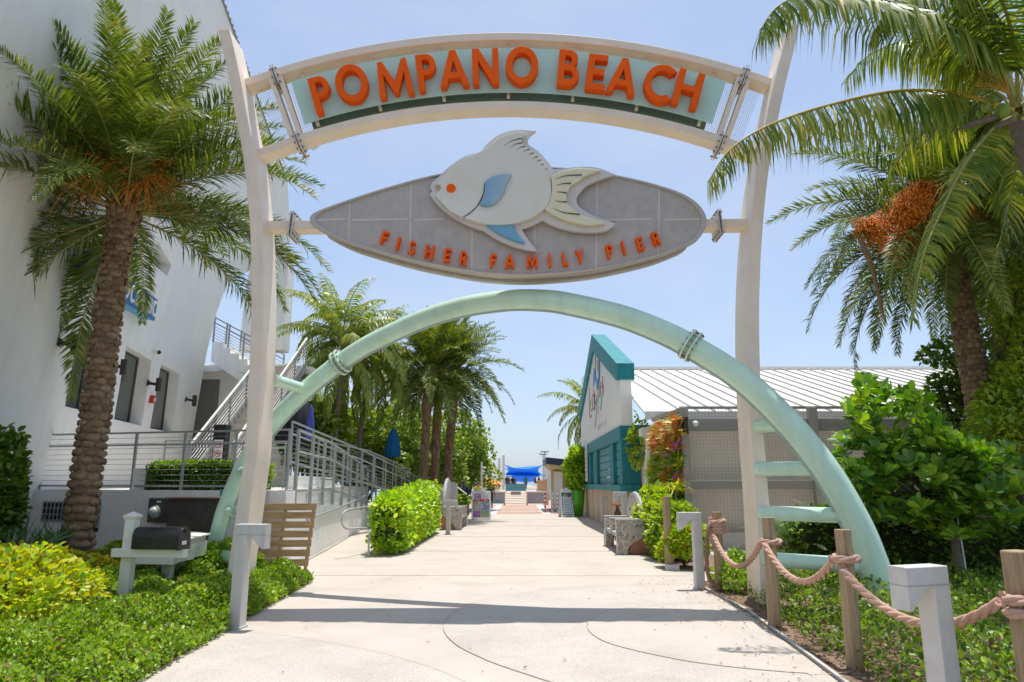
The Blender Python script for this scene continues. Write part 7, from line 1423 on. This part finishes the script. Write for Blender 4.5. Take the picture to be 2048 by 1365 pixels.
bush('leafy_bush', 'bright leaved bush behind the round bench back', 'shrub', (3.22, 16.9, .70), (.46, 1.2, .82), 3400, lf_bright, .15, .33, None, 51, 10, low=-.8); bush('leafy_bush', 'green bush between the bench and the timber stake', 'shrub', (3.15, 15.2, .50), (.42, .7, .62), 2200, lf_bright, .14, .33, None, 52, 9, low=-.8)
bush('yellow_bush', 'yellow leaved bush around the timber stake beside the bollard', 'shrub', (3.12, 13.75, .40), (.52, .45, .44), 2600, None, .085, .35, None, 53, 12, mats=[lf_hedge, lf_yellow], low=-.55, stem_r=.012); bush('leafy_bush', 'thin light green bush under the living wall corner', 'shrub', (3.7, 16.3, .62), (.30, .5, .60), 800, lf_bright, .10, .33, None, 54, 9, low=-.7)
blades('spider_plant', 'pale arching grass like plant hanging low on the living wall', (3.72, 16.95, 1.35), 60, .5, .016, lf_yellow, 61, (0, 70), 'plant', .9)
bush('vine', 'climbing vine on the dark teal end wall', 'vine', (3.62, 21.2, 2.7), (.28, .25, .75), 420, lf_bright, .12, .4, None, 55, 5, amp=.8, low=-.9, stem_r=.012)
PT = bush('potted_bush', 'tall leafy bush growing out of the lime green planter', 'shrub', (gx_pot-.12, 34, 2.2), (.56, .55, 1.05), 2600, lf_hedge, .15, .40, None, 56, 8, amp=.5, low=-.95) if 'gx_pot' in globals() else None
# background: three date palms, coconut palms, sea grapes
dfar = date_classes(3.2, lf_date, m_rachis, 300, 60, .50, .022)
for i, (pb, pt_, Y, lb) in enumerate(((846, (858, 745), 28.5, 'date palm with the leftmost of three scaly trunks right of the closed blue umbrella'), (868, (880, 735), 29.5, 'date palm with the middle one of three scaly trunks above the terrace'), (893, (912, 742), 30.5, 'date palm with the rightmost of three scaly trunks, leaning right'))):
    b = at(pb, 965, Y); c = at(*pt_, Y); date_palm(lb, [Vector((b.x, Y, 0)), b.lerp(c, .3), b.lerp(c, .65), c], 3.3, 54, 100+i, .165, .15, dfar, 'group of three date palms', .92, .13, (84, -30), nper=8, boot=.06)
cfar = coco_classes(3.6, 400, 44, .62, .03)
for i, (pb, mid, pt_, Y, lb, sc) in enumerate((((668, 960), (672, 850), (690, 690), 25.5, 'coconut palm with a leaning trunk nearest the arch column on the left', .85), ((690, 960), (688, 850), (684, 660), 27, 'coconut palm with the straight dark trunk left of centre', .9), ((717, 960), (722, 850), (752, 705), 27.5, 'coconut palm with the slim trunk leaning right towards the date palms', .85), ((640, 960), (640, 900), (646, 815), 33, 'low pale coconut palm behind the black covered umbrellas', .7), ((800, 960), (800, 860), (795, 760), 40, 'distant coconut palm mostly hidden by the mint tube', .8))):
    b = at(*pb, Y); m_ = at(*mid, Y); c = at(*pt_, Y); coco_palm(lb, [Vector((b.x, Y, 0)), b, m_, c], 26, 120+i, cfar, .125, .095, 'coconut palms behind the terrace', sc)
q = at(1172, 880, 39); c = at(1165, 815, 39); coco_palm('coconut palm behind the gabled teal building', [Vector((q.x+.8, 39, 0)), Vector((q.x+.6, 39, 3)), c+Vector((.5, 0, -.5)), c+Vector((.35, 0, 0))], 22, 130, cfar, .17, .12, None, .85)
for i, (px, py, Y, rx, rz_, lb) in enumerate(((640, 860, 26, 1.0, 1.1, 'sea grape bush behind the violet blue umbrella'), (720, 875, 31, 1.7, 1.5, 'sea grape bush between the coconut trunks'), (785, 880, 34, 1.6, 1.9, 'sea grape bush behind the teal blue umbrella'), (850, 890, 37, 2.0, 2.0, 'sea grape tree behind the three date palms'), (915, 890, 40, 2.0, 1.9, 'sea grape tree right of the three date palms'), (935, 903, 43, 1.25, 1.25, 'sea grape tree overhanging the plaza beside the lamp post'))):
    q = at(px, py, Y); tree('sea_grape_tree', lb, (q.x, Y, 0), [((q.x, Y, q.z), (rx, 1.3, rz_)), ((q.x-rx*.5, Y+.4, q.z-rz_*.5), (rx*.9, 1.3, rz_*.9)), ((q.x+rx*.35-(Y > 42)*.75, Y+.5, q.z-rz_*.75), (rx*.8, 1.2, rz_*.75))], 6500, lf_grape, .19, 500+i*7, .10, .46, 'sea grapes behind the terrace', amp=.5)
bush('low_shrub', 'green bush at the foot of the date palm trunks on the plaza edge', 'shrub', (-3.6, 33, .6), (1.2, 1.0, .8), 2200, lf_grape, .16, .44, None, 57, 6)
